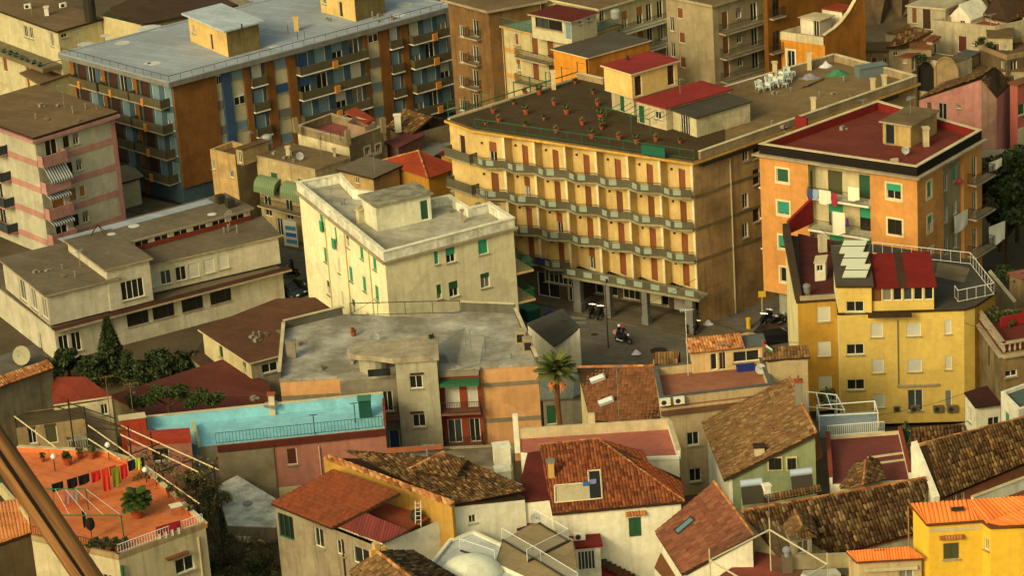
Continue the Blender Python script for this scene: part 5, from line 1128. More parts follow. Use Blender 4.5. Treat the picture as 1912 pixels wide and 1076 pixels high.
for x, y, k in ((282, 525, 'r'), (310, 518, 'g'), (338, 511, 'g'), (362, 505, 'r'), (390, 497, 'r'), (417, 489, 'r')): t.win(1, x, y, 1.15, 1.5, k, 'white')
t.finish(); t.flat(SFELT, over=.3, th=.18, edge=STONE)
for x, y, a in ((250, 422, .6), (208, 437, .45), (396, 400, .5)):
    MB().lathe(P(x, y, 8.11), [(a, 0), (a*.8, .03)], 12).build('roof_patch', [pm], b.o)
# frame on the roof, vents
f = MB(); c = P(184, 437, 8.1)
for s in (-1, 1):
    for s2 in (-1, 1): f.beam(c+Vector((s*.7, s2*.5, 0)), c+Vector((0, 0, 1.0)), .04)
f.build('roof_tripod', [IRON], b.o)
for x, y in ((412, 378), (430, 386)): MB().box(P(x, y, 8.1)+Vector((0, 0, .4)), (.8, .8, .8), .5).build('roof_vent', [IRON], b.o)
# ------------------------------------------------------------------ cream apartment house in the centre
CRL = mat('cream_lit', C(236, 220, 160), .12, .2); CRF = mat('cream_front_shaded', C(222, 204, 148), .22, .3, sc=.3); PARW = mat('flaking_white', C(232, 222, 182), .45, .45, sc=.9, dcol=C(120, 110, 78)); GDECK = mat('grey_deck', C(150, 138, 104), .7, 0, sc=.3, dcol=C(196, 184, 146))
cv = [P(x, y, 12.6) for x, y in ((556, 339), (717, 469), (957, 406), (913, 378), (875, 388), (838, 364), (803, 371), (660, 353), (634, 324))]
b = Bld('apartment_house', 'cream apartment house with green shutters and a white-parapet roof in the centre', 'building', [Vector((v.x, v.y, 11.4)) for v in cv], 11.4, -.2, CRL)
b.wmats[1] = CRF  # front gets a darker cream: its weaker light is put into the colour
for p in zc(480, 340, 2.99, [(362, 222), (583, 382), (655, 435), (383, 408), (525, 515), (600, 570), (670, 622)]): b.win(0, p[0], p[1], .85, 1.55, 'p', 'green')
for p in zc(480, 340, 2.99, [(505, 322), (400, 592), (540, 697)]): b.win(0, p[0], p[1], .85, 1.55, 'h', 'dgreen', frame=FRAMEW)
for p in zc(480, 340, 2.99, [(440, 295), (458, 468), (478, 652)]): b.win(0, p[0], p[1], .5, 1.6, 'p' if p[1] < 450 else 'x', 'green')
b.wins(0, [(688, 598)], .8, 1.5, 'x')
for x in (613, 648, 690): b.pipe(0, x, 480, 0, 11.2, plain('cream_pipe', C(186, 164, 104), .6), .05)
for x, y in ((603, 418), (626, 450)): 
    u, z = b.uv(0, x, y); MB().box(b.pt(0, u+.1, z-.2, .28), (.75, .04, 1.1), b.ang(0)).build('raised_shutter', [SH['green']], b.o)
b.win(1, 902, 461, 1.05, 1.5, 'r', 'green'); b.win(1, 841, 474, 1.0, 1.6, 'h', 'green', part=.5); b.win(1, 815, 481, .5, 1.4, 'r', 'green'); b.win(1, 906, 524, 1.0, 1.5, 'h', 'dgreen', part=.3); b.win(1, 847, 540, 1.0, 1.55, 'h', 'dgreen', part=.5); b.win(1, 820, 545, .5, 1.45, 'h', 'dgreen', part=.65); b.win(1, 910, 584, 1.05, 1.5, 'r', 'green')
b.finish(); xy = b.xy
MB().ring(xy, .35, -.3, 11.401, 11.62).build('cornice', [STONE], b.o); MB().ring(xy, .12, -.16, 11.621, 12.5).build('parapet', [PARW], b.o); MB().ring(xy, .2, -.24, 12.5, 12.6).build('coping', [mat('white_coping', C(230, 216, 168), .4, .1, sc=1)], b.o)
MB().prism(offset(xy, -.29), 11.401, 11.66).build('roof', [GDECK], b.o)
hb = Bld('roof_hut', '', '', [P(674, 365, 14.3), P(701, 384, 14.3), P(803, 361, 14.3)], 14.2, 11.66, mat('whitewash', C(222, 210, 162), .35, .35), parent=b.o, close='par'); hb.ztop = [14.2]*4
hb.win(1, 791, 368, .85, 2.0, 'd', 'dgreen', uvz=(hb.L(1)-.7, 12.75)); hb.finish(); hb.flat(mat('peeling_roof', C(150, 140, 104), .85, 0, sc=1.2, dcol=C(82, 80, 54)), over=.25, th=.16)
chimney(b.o, P(674, 416, 11.66), .65, .5, 1.3, WDIRTY, pots=3, rz=.6); chimney(b.o, P(864, 416, 11.66), .25, .25, 1.2, STONE); chimney(b.o, P(846, 374, 11.66), .2, .2, .9, STONE)
# balconies on the right end, seen edge-on
for z, m_ in ((6.9, mat('teal_floor', C(70, 116, 100), .3, .2)), (3.9, MATS['teal_floor'])):
    L2 = b.L(2); b.balcony(2, .1, L2-.1, z, 1.9, 'bars', mat('peach_slab', C(205, 160, 105), .3, .3), IRONG, .22)
antenna(P(1291, 640, 4.5), 3.4, 'tall TV antenna standing in front of the street by the motorbike', 1.2, .2, 7) if False else None
# ------------------------------------------------------------------ old houses between the blue block and the cream house
OLDY = mat('old_yellow', C(186, 148, 82), .6, .5, dcol=C(120, 96, 60)); OLDG = mat('old_grey_yellow', C(140, 120, 78), .7, .6)
b = Bld('old_house', 'small old ochre house with a rounded roof terrace beside the brown end wall', 'house', [(393, 290), (440, 302), (482, 286)], 8.4, 0, OLDY, close='par'); b.wmats[1] = OLDG; b.win(0, 396, 306, .5, 1.2, 'x'); b.win(0, 432, 325, .6, .9, 'x'); b.finish(); b.flat(DKTOP, ph=.7, pm=OLDY)
hb = Bld('roof_room', '', '', [P(440, 276, 10.2), P(452, 278, 10.2), P(500, 262, 10.2)], 10.1, 8.35, OLDY, parent=b.o, close='par'); hb.win(0, 0, 0, .5, 1.3, 'x', uvz=(hb.L(0)*.5, 9.2)); hb.finish(); hb.flat(DKTOP, over=.15, th=.1)
b = Bld('old_house', 'old cream house with two bulging green awnings and a brown felt roof', 'house', [(478, 292), (588, 318), (652, 296)], 8.8, 0, mat('old_cream2', C(178, 152, 98), .5, .5), close='par')
b.wins(0, [(512, 340), (562, 352)], 1.1, 2.2, 'r', col='dgreen', sill=False); b.wins(0, [(500, 385), (540, 392), (576, 400)], 1.1, 2.3, 'x', sill=False); b.win(0, 0, 0, .9, 2.0, 'x', uvz=(b.L(0)*.3, 1.3))
u, z = b.uv(0, 520, 372); b.balcony(0, .4, b.L(0)-.4, 3.6, .9, 'bars')
b.finish(); b.flat(FLATBR, over=.12, th=.2, edge=STONE)
AWG = wavemat('green_awning', C(112, 128, 80), C(84, 104, 62), .3, 'X')
for x0, x1, y in ((486, 524, 325), (535, 575, 336)):
    ua, za = b.uv(0, x0, y); ub, _ = b.uv(0, x1, y+6); a = b.ang(0); mb = MB(); n_ = 7
    pr = [(0, 0), (.55, -.12), (.95, -.45), (1.15, -.95), (1.2, -1.6)]; Lx = ub-ua; vs = []
    for dpt, dz_ in pr: vs += [(0, -dpt, dz_), (Lx, -dpt, dz_)]
    fs = [(2*k, 2*k+1, 2*k+3, 2*k+2) for k in range(len(pr)-1)] + [(0, 2, 4, 6, 8), (9, 7, 5, 3, 1)]
    sub('awning', mesh('awning', vs, fs, AWG), b.o, b.pt(0, ua, za, .02)-WL[b.o.name], a)
chimney(b.o, P(538, 290, 9.0), .4, .4, .9, WDIRTY); chimney(b.o, P(489, 278, 9.0), .4, .4, .8, WDIRTY); chimney(b.o, P(625, 292, 9.0), .3, .3, .8, STONE)
b = Bld('old_house', 'grey old house with a pink-red roof terrace and a red lean-to', 'house', [(556, 250), (652, 276), (716, 252)], 9.2, 0, OLDG, close='par'); b.wmats[0] = WDIRTY
b.wins(1, [(686, 282), (706, 277)], .7, .9, 'h', col='greygreen', trim=CAPP); b.finish(); b.flat(mat('pink_red_floor', C(146, 72, 58), .35, 0), ph=.9, pm=OLDG, cap=STONE)
hb = Bld('lean_to', '', '', [P(648, 222, 12), P(681, 236, 10.8), P(700, 226, 10.8), P(664, 210, 12)], 10.8, 9.15, mat('pale_pink', C(206, 160, 118), .3, .2), parent=b.o); hb.ztop = [11.6, 10.7, 10.7, 11.6]; hb.finish()
slab3(b.o, [P(643, 208, 11.9), P(683, 231, 10.9), P(701, 222, 10.9), P(664, 199, 11.9)], .12, mat('brick_red_sheet', C(146, 54, 26), .2, 0))
for k, (x, y) in enumerate(((553, 245), (650, 268), (716, 245))): MB().box(P(x, y, 10)+Vector((0, 0, .7)), (.5, .5, 1.6), .4).build('corner_pier', [OLDG], b.o)
cl = MB(); a, c = P(600, 268, 10.1), P(655, 262, 10.1)
for t in np.linspace(0, 1, 4): p = a+(c-a)*t; cl.beam(p, p+Vector((0, 0, 1.2)), .03)
cl.beam(a+Vector((0, 0, 1.2)), c+Vector((0, 0, 1.2)), .02); cl.build('wash_line_frame', [IRON], b.o)
b = Bld('old_house', 'low ochre house with a dark felt roof behind the cream house roof', 'house', [(634, 318), (697, 334), (745, 312)], 8.6, 0, OLDY, close='par'); b.win(0, 666, 336, .6, .8, 'x'); b.finish(); b.flat(SFELT, over=.3, th=.2, edge=DARKWOOD)
YO = mat('ochre_yellow', C(186, 128, 34), .3, .3)
b = Bld('house', 'ochre yellow house with a red pyramid roof between cream house and hotel', 'house', [(716, 302), (800, 330), (852, 312), (768, 290)], 8.4, 0, YO); b.win(1, 842, 328, .6, 1.2, 'x'); b.finish()
e = [Vector((x, y, 8.4)) for x, y in offset(b.xy, .4)]; ap = sum(e, Vector())/4+Vector((0, 0, 1.6)); RP = mat('pyramid_red', C(142, 50, 18), .25, 0)
mb = MB()
for k in range(4): mb.add([e[k], e[(k+1) % 4], ap], [(0, 1, 2)])
mb.poly(e[::-1]); mb.build('roof', [RP], b.o); ridge(b.o, e[1], ap, TILE_R, .1); ridge(b.o, e[0], ap, TILE_R, .1)
b = Bld('house', 'small maroon-roofed house with a white chimney block, left of the hotel', 'house', [(722, 268), (744, 276), (790, 254)], 7.5, 0, mat('mauve_wall', C(120, 84, 70), .3, .3), close='par'); b.finish(); b.flat(mat('maroon_mauve', C(112, 54, 44), .3, 0), over=.2, th=.15); chimney(b.o, P(744, 246, 7.6), .7, .6, 1.9, WHITE)
b = Bld('shed', 'shed with a grey corrugated roof and dark green edge, left of the hotel', 'shed', [(744, 286), (800, 262), (846, 274), (800, 300)], 6.0, 0, IRONG); b.finish(); b.flat(mat('grey_corrugated', C(112, 108, 88), .3, 0), over=.15, th=.1)
b = Bld('old_house', 'old house with a weathered brown tiled roof below the blue block', 'house', [(728, 238, 7.6), (770, 250, 7.6), (842, 230, 7.6), (795, 216, 7.6)], 7.6, 0, OLDG); b.finish()
e = [Vector((x, y, 7.6)) for x, y in offset(b.xy, .3)]; r0_, r1_ = (e[0]+e[3])/2+Vector((0, 0, 1.4)), (e[1]+e[2])/2+Vector((0, 0, 1.4))
for q in ([e[0], e[1], r1_, r0_], [e[2], e[3], r0_, r1_]): s_ = slab3(b.o, q, .12, DARKWOOD); tiles(s_, q, TILE_B)
b = Bld('shed', 'white boxy lean-to beside the left end of the hotel', 'shed', [(796, 272), (822, 280), (846, 270)], 5.5, 0, WHITE, close='par'); b.finish(); b.flat(mat('pale_sheet', C(150, 146, 124)), over=.1, th=.1)
b = Bld('house', 'low house with a crimson roof against the hotel', 'house', [(824, 288), (862, 300), (885, 288)], 6.5, 0, YO, close='par'); b.finish(); b.flat(mat('crimson_roof', C(104, 22, 18), .3, 0), over=.3, th=.15)
b = Bld('shed', 'low white house with a flat roof in the dark yard under the pink-banded block', 'shed', [(206, 322), (226, 342), (260, 332)], 3.2, 0, CREAM2, close='par'); b.finish(); b.flat(mat('pale_beige_roof', C(150, 132, 92), .4, 0), over=.5, th=.2, edge=DARKWOOD)
ylight = thing('street_lamp', 'small glowing yellow lamp in the dark yard under the blue block', 'lamp', P(252, 342, 0)); p = P(252, 342, 0); MB().beam(p, p+Vector((0, 0, 2.2)), .04, 6).build('pole', [IRON], ylight); MB().lathe(p+Vector((0, 0, 2.2)), [(.08, 0), (.14, .1), (.08, .22)], 8).build('bulb', [plain('lamp_glow', (1, .6, .2), .5, emit=6)], ylight)
# ------------------------------------------------------------------ brown flat-roofed house and the red courtyard roof
BRF = mat('brown_red_felt', C(98, 60, 34), .4, 0, sc=.2, fine=.16); b = Bld('house', 'cream house with a wide brown flat roof in front of the cream apartment house', 'house', [P(378, 618, 5.8), P(468, 678, 5.8), P(530, 662, 5.8), P(640, 600, 5.8), P(584, 561, 5.8), P(518, 563, 5.8)], 5.8, .3, CREAMP)
b.ztop = [5.8]*6; b.wins(0, [(413, 656)], .7, 1.3, 'g', frame=IRONG); b.wins(0, [(457, 687)], .7, 1.4, 'h', col='greygreen'); b.win(1, 504, 687, 1.6, .9, 'g'); b.wmats[1] = mat('grey_cream', C(150, 138, 104), .4, .4); b.finish(); b.flat(BRF, over=.35, th=.16, edge=CAPP)
RCT = mat('red_court', C(104, 46, 30), .45, 0, sc=.25); b = Bld('outbuilding', 'wide low outbuilding with a dull red flat roof behind the pine', 'building', [P(212, 742, 4.0), P(330, 800, 4.0), P(505, 770, 4.0), P(500, 722, 4.0), P(418, 676, 4.0)], 4.0, .5, OLDC); b.ztop = [4.0]*5; b.finish(); b.flat(RCT, over=.2, th=.2, edge=mat('red_edge', C(130, 40, 26), .3, 0))
b = Bld('shed', 'small dark lean-to beside the brown-roofed house', 'shed', [(357, 668, 3.2), (382, 690, 2.8), (402, 676, 3.2), (378, 640, 3.6)], 3, .3, CONC); b.finish(); slab3(b.o, [P(355, 668, 3.3), P(386, 692, 2.9), P(404, 677, 3.3), P(378, 638, 3.8)], .1, mat('dark_brown_roof', C(70, 50, 30)))
# trees in front of the school
def conifer(p, h, r, label, n=2600, m=None):
    o = thing('conifer_tree', label, 'tree', p); p = Vector(p); MB().beam(p, p+Vector((0, 0, h*.95)), .16, 7, 0, .03).build('trunk', [BARK], o)
    def fn(n):
        t = RNG.random(n)**.8; rr = r*(1-t)*RNG.uniform(.35, 1.05, n)+.08; a = RNG.integers(0, 9, n)*.7+t*20+RNG.normal(0, .25, n)
        return np.stack([p.x+rr*np.cos(a), p.y+rr*np.sin(a), p.z+h*(.1+.9*t)-rr*.35], 1)
    V, F = leaves(n, fn, .2, stretch=2.6); leafobj('crown', V, F, m or LEAF, o); return o
conifer(P(212, 705, .5), 6.2, 2.0, 'pointed dark conifer in front of the long pale building', 5000)
for k, (x, y, h, r) in enumerate(((130, 704, 2.7, 1.5), (170, 716, 2.9, 1.7), (255, 722, 3.4, 1.9), (312, 722, 3.7, 2.3), (348, 716, 3.1, 1.8), (285, 738, 2.8, 1.6), (100, 714, 2.4, 1.3))):
    tree(P(x, y, .5), h, r, ['dark round tree between the left red roof and the pale building', 'dark round tree left of the pointed conifer', 'dark round tree right of the pointed conifer', 'largest dark round tree in front of the pale building', 'dark round tree beside the cream brown-roofed house', 'low dark tree in front of the largest round tree', 'leftmost dark round tree by the grey stone house'][k], LEAF, .2, 3600, .24, 24, group='dark trees before the long pale building')
# umbrella pine over the red court
pp = P(322, 792, 4.3); o = thing('pine_tree', 'spreading umbrella pine beside the pale blue terrace', 'tree', pp); MB().beam(pp, pp+Vector((-.2, 0, 1.8)), .22, 7, 0, .16).beam(pp+Vector((-.2, 0, 1.8)), pp+Vector((-2, .5, 2.8)), .12, 6, 0, .06).beam(pp+Vector((-.2, 0, 1.7)), pp+Vector((2.6, .4, 2.7)), .12, 6, 0, .06).beam(pp+Vector((-.2, 0, 1.8)), pp+Vector((.5, 0, 2.9)), .12, 6, 0, .06).build('trunk', [BARK], o)
cs = np.array([[pp.x+u, pp.y+RNG.normal(0, .7), pp.z+2.9+.35*math.cos(u*1.3)+RNG.normal(0, .18)-.04*u*u] for u in np.linspace(-3.4, 4.3, 26)]); V, F = leaves(9000, cloud(cs, .62), .12, stretch=2.5); leafobj('crown', V, F, LEAF2, o)
# ------------------------------------------------------------------ apartment house with the white stair tower
ORW = mat('orange_peach', C(206, 148, 86), .25, .3); WTW = mat('tower_white', C(172, 160, 120), .4, .45); GRD = mat('grey_roof_deck', C(128, 118, 90), .8, 0, sc=.28, dcol=C(192, 180, 148)); BRICK = mat('brick_red_render', C(140, 58, 32), .3, .3)
TZ = 10.4
tv = [P(x, y, TZ) for x, y in ((523, 714), (633, 708), (634, 712), (740, 704), (741, 702), (818, 697), (896, 693), (897, 690), (1004, 683), (963, 590), (860, 585), (800, 598), (640, 592), (531, 619))]
b = Bld('apartment_house', 'peach and white apartment house with a white stair tower and patched grey roof', 'building', tv, TZ, 1.5, WTW); b.ztop = [TZ]*b.n
b.wmats[0] = ORW; b.wmats[7] = ORW; b.wmats[6] = ORW; b.wmats[2] = CONC; b.wmats[5] = BRICK; b.wmats[4] = WTW
b.finish() if False else None
for z in (TZ-1.3, TZ-4.6):
    b.strip(0, .02, b.L(0)-.02, z-.4, z, mat('grey_band', C(130, 116, 84), .3, .3), .03, 'floor_band'); b.strip(7, .02, b.L(7)-.02, z-.4, z, MATS['grey_band'], .03, 'floor_band')
b.win(2, 0, 0, .9, 1.9, 'g', uvz=(b.L(2)-.9, TZ-2.2)); b.win(2, 0, 0, .9, 2.0, 'd', 'blue', uvz=(b.L(2)-.6, TZ-5.9))
for z, ks in ((TZ-3.35, 'rr'), (TZ-6.6, 'gg')):
    for q, w_, k in ((.3, 1.2, ks[0]), (.78, .9, ks[1])): b.win(5, 0, 0, w_, 2.2, k, 'white', uvz=(b.L(5)*q, z+1.15), sill=False)
    b.balcony(5, .05, b.L(5)-.1, z, 1.1, 'bars', mat('red_slab', C(128, 84, 58), .3, .3), IRON)
b.balcony(2, b.L(2)*.55, b.L(2)-.05, TZ-3.35, 1.0, 'bars', MATS['red_slab'], IRON)
b.finish(); xy = b.xy
MB().prism(offset(xy, .05), TZ+.001, TZ+.25, 0).build('roof', [GRD], b.o)
# roof pieces: rounded slab, low walls, tank recess
for a, c, h in (((531, 619), (640, 592), .75), ((523, 712), (531, 619), .6), ((862, 586), (963, 590), .9), ((963, 590), (1003, 682), .5)): wallseg(P(a[0], a[1], TZ), P(c[0], c[1], TZ), h, .22, mat('dark_parapet', C(96, 92, 70), .5, .4), TZ+.25, 'parapet', b.o, CAPP)
pass
o_ = [v+Vector((0, -1.15, 0)) for v in (tv[4], tv[5])]; twv = [o_[0], o_[1], o_[1]+Vector((0, 4.6, 0)), o_[0]+Vector((0, 4.6, 0))]
tw = Bld('stair_tower', '', '', [Vector((v.x, v.y, TZ+1.7)) for v in twv], TZ+1.7, 1.5, WTW, parent=b.o)
tw.win(0, 777, 714, 1.1, 1.2, 'x', panes=2); tw.win(0, 783, 786, 1.1, 1.2, 'x', panes=2); tw.finish()
for y in (714, 786):
    u, z = tw.uv(0, 780, y); tw.strip(0, u-.6, u+.55, z+.66, z+.86, FRAMEB, .06, 'shutter_box')
sl_ = []; x0, x1 = tw.xy[0][0], tw.xy[1][0]; y0 = tw.xy[0][1]-.25; y1 = y0+4.6
for k in range(9): t = math.pi*(.5+k/8); sl_.append((x0-2.0+2.1*math.cos(t), (y0+y1)/2+.4+1.7*math.sin(t)))
slp = [(x0-.2, y0), (x1+.2, y0), (x1+.2, y1)]+sl_[:9]
MB().prism(slp, TZ+1.702, TZ+2.15).build('rounded_roof_slab', [mat('pale_concrete_slab', C(168, 150, 110), .55, .3, sc=.8)], b.o)
MB().lathe(((x0-2.0), (y0+y1)/2+.4, TZ+.25), [(1.2, 0), (1.2, 1.46)], 14).build('round_shaft', [WTW], b.o)
MB().box((x0-1.4, y0+.2, TZ+.9), (1.9, .12, .6)).build('shaft_window', [GLASS], b.o)
wallseg(tv[5]+Vector((.1, -.6, 0)), tv[6]+Vector((-.1, -.6, 0)), .25, 1.2, plain('green_awning_cloth', C(40, 92, 52), .8), TZ-.85, 'green_canopy', b.o)
wallseg(tv[5]+Vector((.1, -.15, 0)), tv[6]+Vector((-.1, -.15, 0)), .5, .25, CONC, TZ-.3, 'roof_edge', b.o)
nt_ = MB(); a = P(860, 640, TZ+.25); pts = [P(818, 645, TZ+2.6), P(868, 612, TZ+2.0), P(905, 632, TZ+1.6), P(895, 680, TZ+.4), P(850, 692, TZ+.4)]
for p in pts[:4]: nt_.beam(Vector((p.x, p.y, TZ+.25)), p, .03)
nt_.path(pts, .02); nt_.build('net_frame', [STEEL], b.o)
MB().poly(pts).build('shade_net', [plain('shade_net', C(160, 152, 124), .8, alpha=.35)], b.o)
tag(MB().box(P(545, 668, TZ+.25)+Vector((0, 0, .75)), (.8, .7, 1.5)).box(P(545, 668, TZ+.25)+Vector((0, 0, 1.52)), (.95, .85, .1)).build('roof_cistern', [CONC], loc=P(545, 668, TZ)), 'square concrete chimney box on the left of the patched grey roof', 'chimney box')
for k, (x, y) in enumerate(((972, 640), (986, 655))): tag(MB().box(P(x, y, TZ+.25)+Vector((0, 0, .6)), (.9, .8, 1.2)).box(P(x, y, TZ+.25)+Vector((0, -.42, .55)), (.6, .05, .7), 0, 1).build('roof_cabinet', [STONE, GLASS], loc=P(x, y, TZ)), ['rear grey cabinet at the right end of the patched grey roof', 'front grey cabinet at the right end of the patched grey roof'][k], 'cabinet')
rl_ = [P(655, 590, TZ+.3), P(860, 585, TZ+.3)]; railing(rl_, 1.2, 2.2, .025).build('roof_railing', [IRON], b.o)
pot_plant(P(660, 628, TZ+.25), .8, 'small plant with orange flowers beside the rounded roof slab', None, leafmat('orange_flowers', C(200, 90, 20), C(60, 80, 20)), 60); shrub(P(806, 634, TZ+2.15), .35, 'small dark plant growing on the rounded roof slab', 80, LEAF, .12)
TB = b
# ------------------------------------------------------------------ pale blue terrace house
PBL = mat('pale_blue_paint', C(134, 192, 184), .3, .05, sc=.6, dcol=C(88, 140, 136)); PKW = mat('dusty_pink', C(178, 112, 84), .3, .35); BZ = 9.0
bv = [P(x, y, BZ) for x, y in ((403, 832), (718, 800), (716, 752), (275, 797), (282, 808))]
bv = [P(404, 832, BZ), P(719, 800, BZ), P(717, 754, BZ), P(276, 799, BZ), P(372, 836, BZ)]
b = Bld('house', 'dusty pink house with a pale blue roof terrace and green railing', 'house', bv, BZ, 3, PKW); b.ztop = [BZ]*5
b.wmats[3] = PBL; b.wmats[4] = mat('grey_plaster0', C(130, 120, 90), .5, .5); b.win(0, 545, 853, .85, 1.5, 'r', 'maroon'); b.pipe(0, 597, 850, 3, 8, CREAMP if False else plain('pink_pipe', C(196, 150, 110), .6)); b.finish()
MB().prism(offset(b.xy, -.02), BZ+.001, BZ+.08).build('terrace_floor', [PBL], b.o)
wallseg(bv[2], bv[3], .9, .22, PBL, BZ+.08, 'parapet', b.o, CAPP); wallseg(bv[1]+Vector((0, .2, 0)), bv[2], .5, .2, BRICK, BZ+.08, 'parapet', b.o)
p0, p1 = bv[0]+Vector((0, .1, .08)), bv[1]+Vector((-.2, .1, .08)); railing([p0, p1], .95, .28, .018).build('railing', [IRONG], b.o)
wallseg(bv[0]+Vector((.05, -.1, 0)), bv[1]+Vector((0, -.1, 0)), .5, .25, mat('maroon_band', C(92, 38, 24), .3, .3), BZ-.55, 'cornice', b.o)
pl = bv[0]+(bv[1]-bv[0])*.0; b.strip(0, .1, 4.6, 3, BZ-.7, mat('grey_plank_wall', C(140, 124, 88), .6, .2), .12, 'wall_panel')
b.strip(0, 4.7, b.L(0)-.1, 3, 4.6, CREAMP, .05, 'plinth')
wallseg(P(362, 800, BZ), P(372, 838, BZ), .55, .25, CREAMP, BZ+.08, 'divider', b.o)
tag(MB().box(P(683, 778, BZ+.08)+Vector((0, 0, .85)), (1.0, .8, 1.6)).box(P(683, 778, BZ+.08)+Vector((0, -.1, 1.72)), (1.15, 1.1, .08), 0, 1).build('storage_cabinet', [plain('dark_green_box', C(14, 70, 52), .6), plain('green_lid', C(52, 112, 80), .6)], loc=P(683, 778, BZ)), 'dark green cabinet on the pale blue terrace', 'cabinet')
for k, (x, y) in enumerate(((588, 812), (664, 790))):
    p = P(x, y, BZ+.08); oo = thing('terrace_post', ['left T-shaped wash line post on the pale blue terrace', 'right T-shaped wash line post on the pale blue terrace'][k], 'post', p); MB().beam(p, p+Vector((0, 0, 1.8)), .04, 6).build('post', [IRON], oo); MB().beam(p+Vector((-.35, 0, 1.75)), p+Vector((.35, 0, 1.78)), .04).build('crossbar', [IRON], oo)
chimney(b.o, P(510, 776, BZ), .5, .5, 1.9, CAPP, plain('terracotta', C(170, 72, 28))); MB().lathe(P(510, 776, BZ)+Vector((0, 0, .95)), [(.75, 0), (.75, .08)], 12).build('chimney_tray', [STEEL], b.o)
b = Bld('outbuilding', 'red box room and red ledge at the left end of the pale blue terrace', 'building', [P(224, 786, 10.6), P(271, 780, 10.6), P(268, 772, 10.6), P(222, 778, 10.6)], 10.6, 4, mat('signal_red', C(176, 56, 28), .25, .2)); b.ztop = [10.6]*4; b.finish(); b.flat(CAPP, over=.1, th=.06)
b = Bld('outbuilding', 'low pinkish outbuilding with a red parapet under the pergola', 'building', [P(238, 833, 10), P(357, 827, 10), P(354, 810, 10), P(236, 818, 10)], 10, 4, PKW); b.ztop = [10]*4; b.win(0, 300, 850, 1.4, 1.2, 'x'); b.finish(); b.flat(MATS['signal_red'], over=.05, th=.5, edge=MATS['signal_red'])
b = Bld('outbuilding', 'old yellowish lean-to house with plank wall below the pale blue terrace', 'building', [P(408, 876, 6.5), P(508, 868, 6.5), P(505, 846, 6.5), P(410, 852, 6.5)], 6.5, 3, OLDY); b.ztop = [6.5]*4; b.win(0, 470, 895, .9, 1.1, 'g'); b.finish(); b.flat(mat('grey_plank_wall', C(140, 124, 88)), over=.15, th=.12)
# ------------------------------------------------------------------ between the stair tower and the street
b = Bld('house', 'small house with a dark sloping roof and white gable by the street', 'house', [P(1037, 645, 5.2), P(1082, 613, 7.2), P(1050, 580, 7.2), P(985, 604, 5.2)], 5.2, 0, WHITE); b.ztop = [5.2, 7.2, 7.2, 5.2]; b.finish()
slab3(b.o, [P(1034, 647, 5.25), P(1084, 611, 7.3), P(1050, 576, 7.3), P(983, 604, 5.25)], .12, mat('slate_roof', C(62, 60, 48), .3, 0))
b = Bld('house', 'grey house with a slate roof behind the palm', 'house', [P(1014, 742, 8), P(1066, 736, 8), P(1096, 726, 8.2), P(1070, 690, 9.4), P(1010, 700, 9)], 8, 3, mat('grey_house_wall', C(140, 130, 102), .5, .6)); b.ztop = [7.7, 7.7, 7.7, 9.1, 9.1]; b.wins(0, [(1030, 775)], .9, 1.8, 'r', col='dgreen'); b.finish()  # grey wall with blotches and streaks
q = [P(1008, 746, 7.9), P(1070, 742, 7.9), P(1098, 730, 7.9), P(1074, 690, 9.4), P(1006, 698, 9.4)]; slab3(b.o, q, .15, mat('blue_slate', C(96, 98, 82), .4, 0))
pb = PR(1047, 830, 216.5); palm((pb.x, 216.5, 3.5), 8.3, 'tall palm with orange fruit stalks beside the peach apartment house', 2.0, 40, .24, mat('palm_bark', C(112, 66, 30), .4, .3), leafmat('palm_green', (.035, .06, .015), (.14, .16, .04)), plain('palm_orange', C(214, 120, 40), .8), .75)
BT = mat('brown_pitched', C(112, 66, 34), .4, 0, sc=.4); e = [P(1102, 786, 9.6), P(1256, 792, 9.6), P(1222, 684, 12.0), P(1077, 686, 12.0)]
b = Bld('house', 'house with a brown pitched roof and two long skylights', 'house', [e[0]+Vector((.2, .3, -.2)), e[1]+Vector((-.2, .3, -.2)), e[2]+Vector((-.2, -.1, -.2)), e[3]+Vector((.2, -.1, -.2))], 9.4, 3, CREAMP); b.finish()
s_ = slab3(b.o, e, .18, DARKWOOD); tiles(s_, e, tilemat('brown_flat_tiles', [C(96, 54, 28), C(128, 78, 40), C(112, 64, 34)], .35), .3, .36, .035, .03)
ridge(b.o, e[2], e[3], TILE_R)
for (x, y), nm in (((1115, 706), 0), ((1131, 748), 1)):
    c = P(x, y, 11.4-.95*nm+.28); ex = (e[1]-e[0]).normalized(); ey = (e[3]-e[0]).normalized(); upv = ex.cross(ey); d1 = (ex*.95+ey*.5).normalized(); d2 = upv.cross(d1).normalized(); q = [c-d1*.62-d2*.22, c+d1*.62-d2*.22, c+d1*.62+d2*.22, c-d1*.62+d2*.22]
    sk = MB().add([v+upv*.04 for v in q]+[v-upv*.3 for v in q], [(0, 1, 2, 3), (0, 4, 5, 1), (1, 5, 6, 2), (2, 6, 7, 3), (3, 7, 4, 0)]).build('skylight', [plain('bright_skylight', C(225, 225, 205), .15)], b.o); MB().beam(q[1]+upv*.06, q[2]+upv*.06, .09).build('skylight_hood', [STEEL], sk)
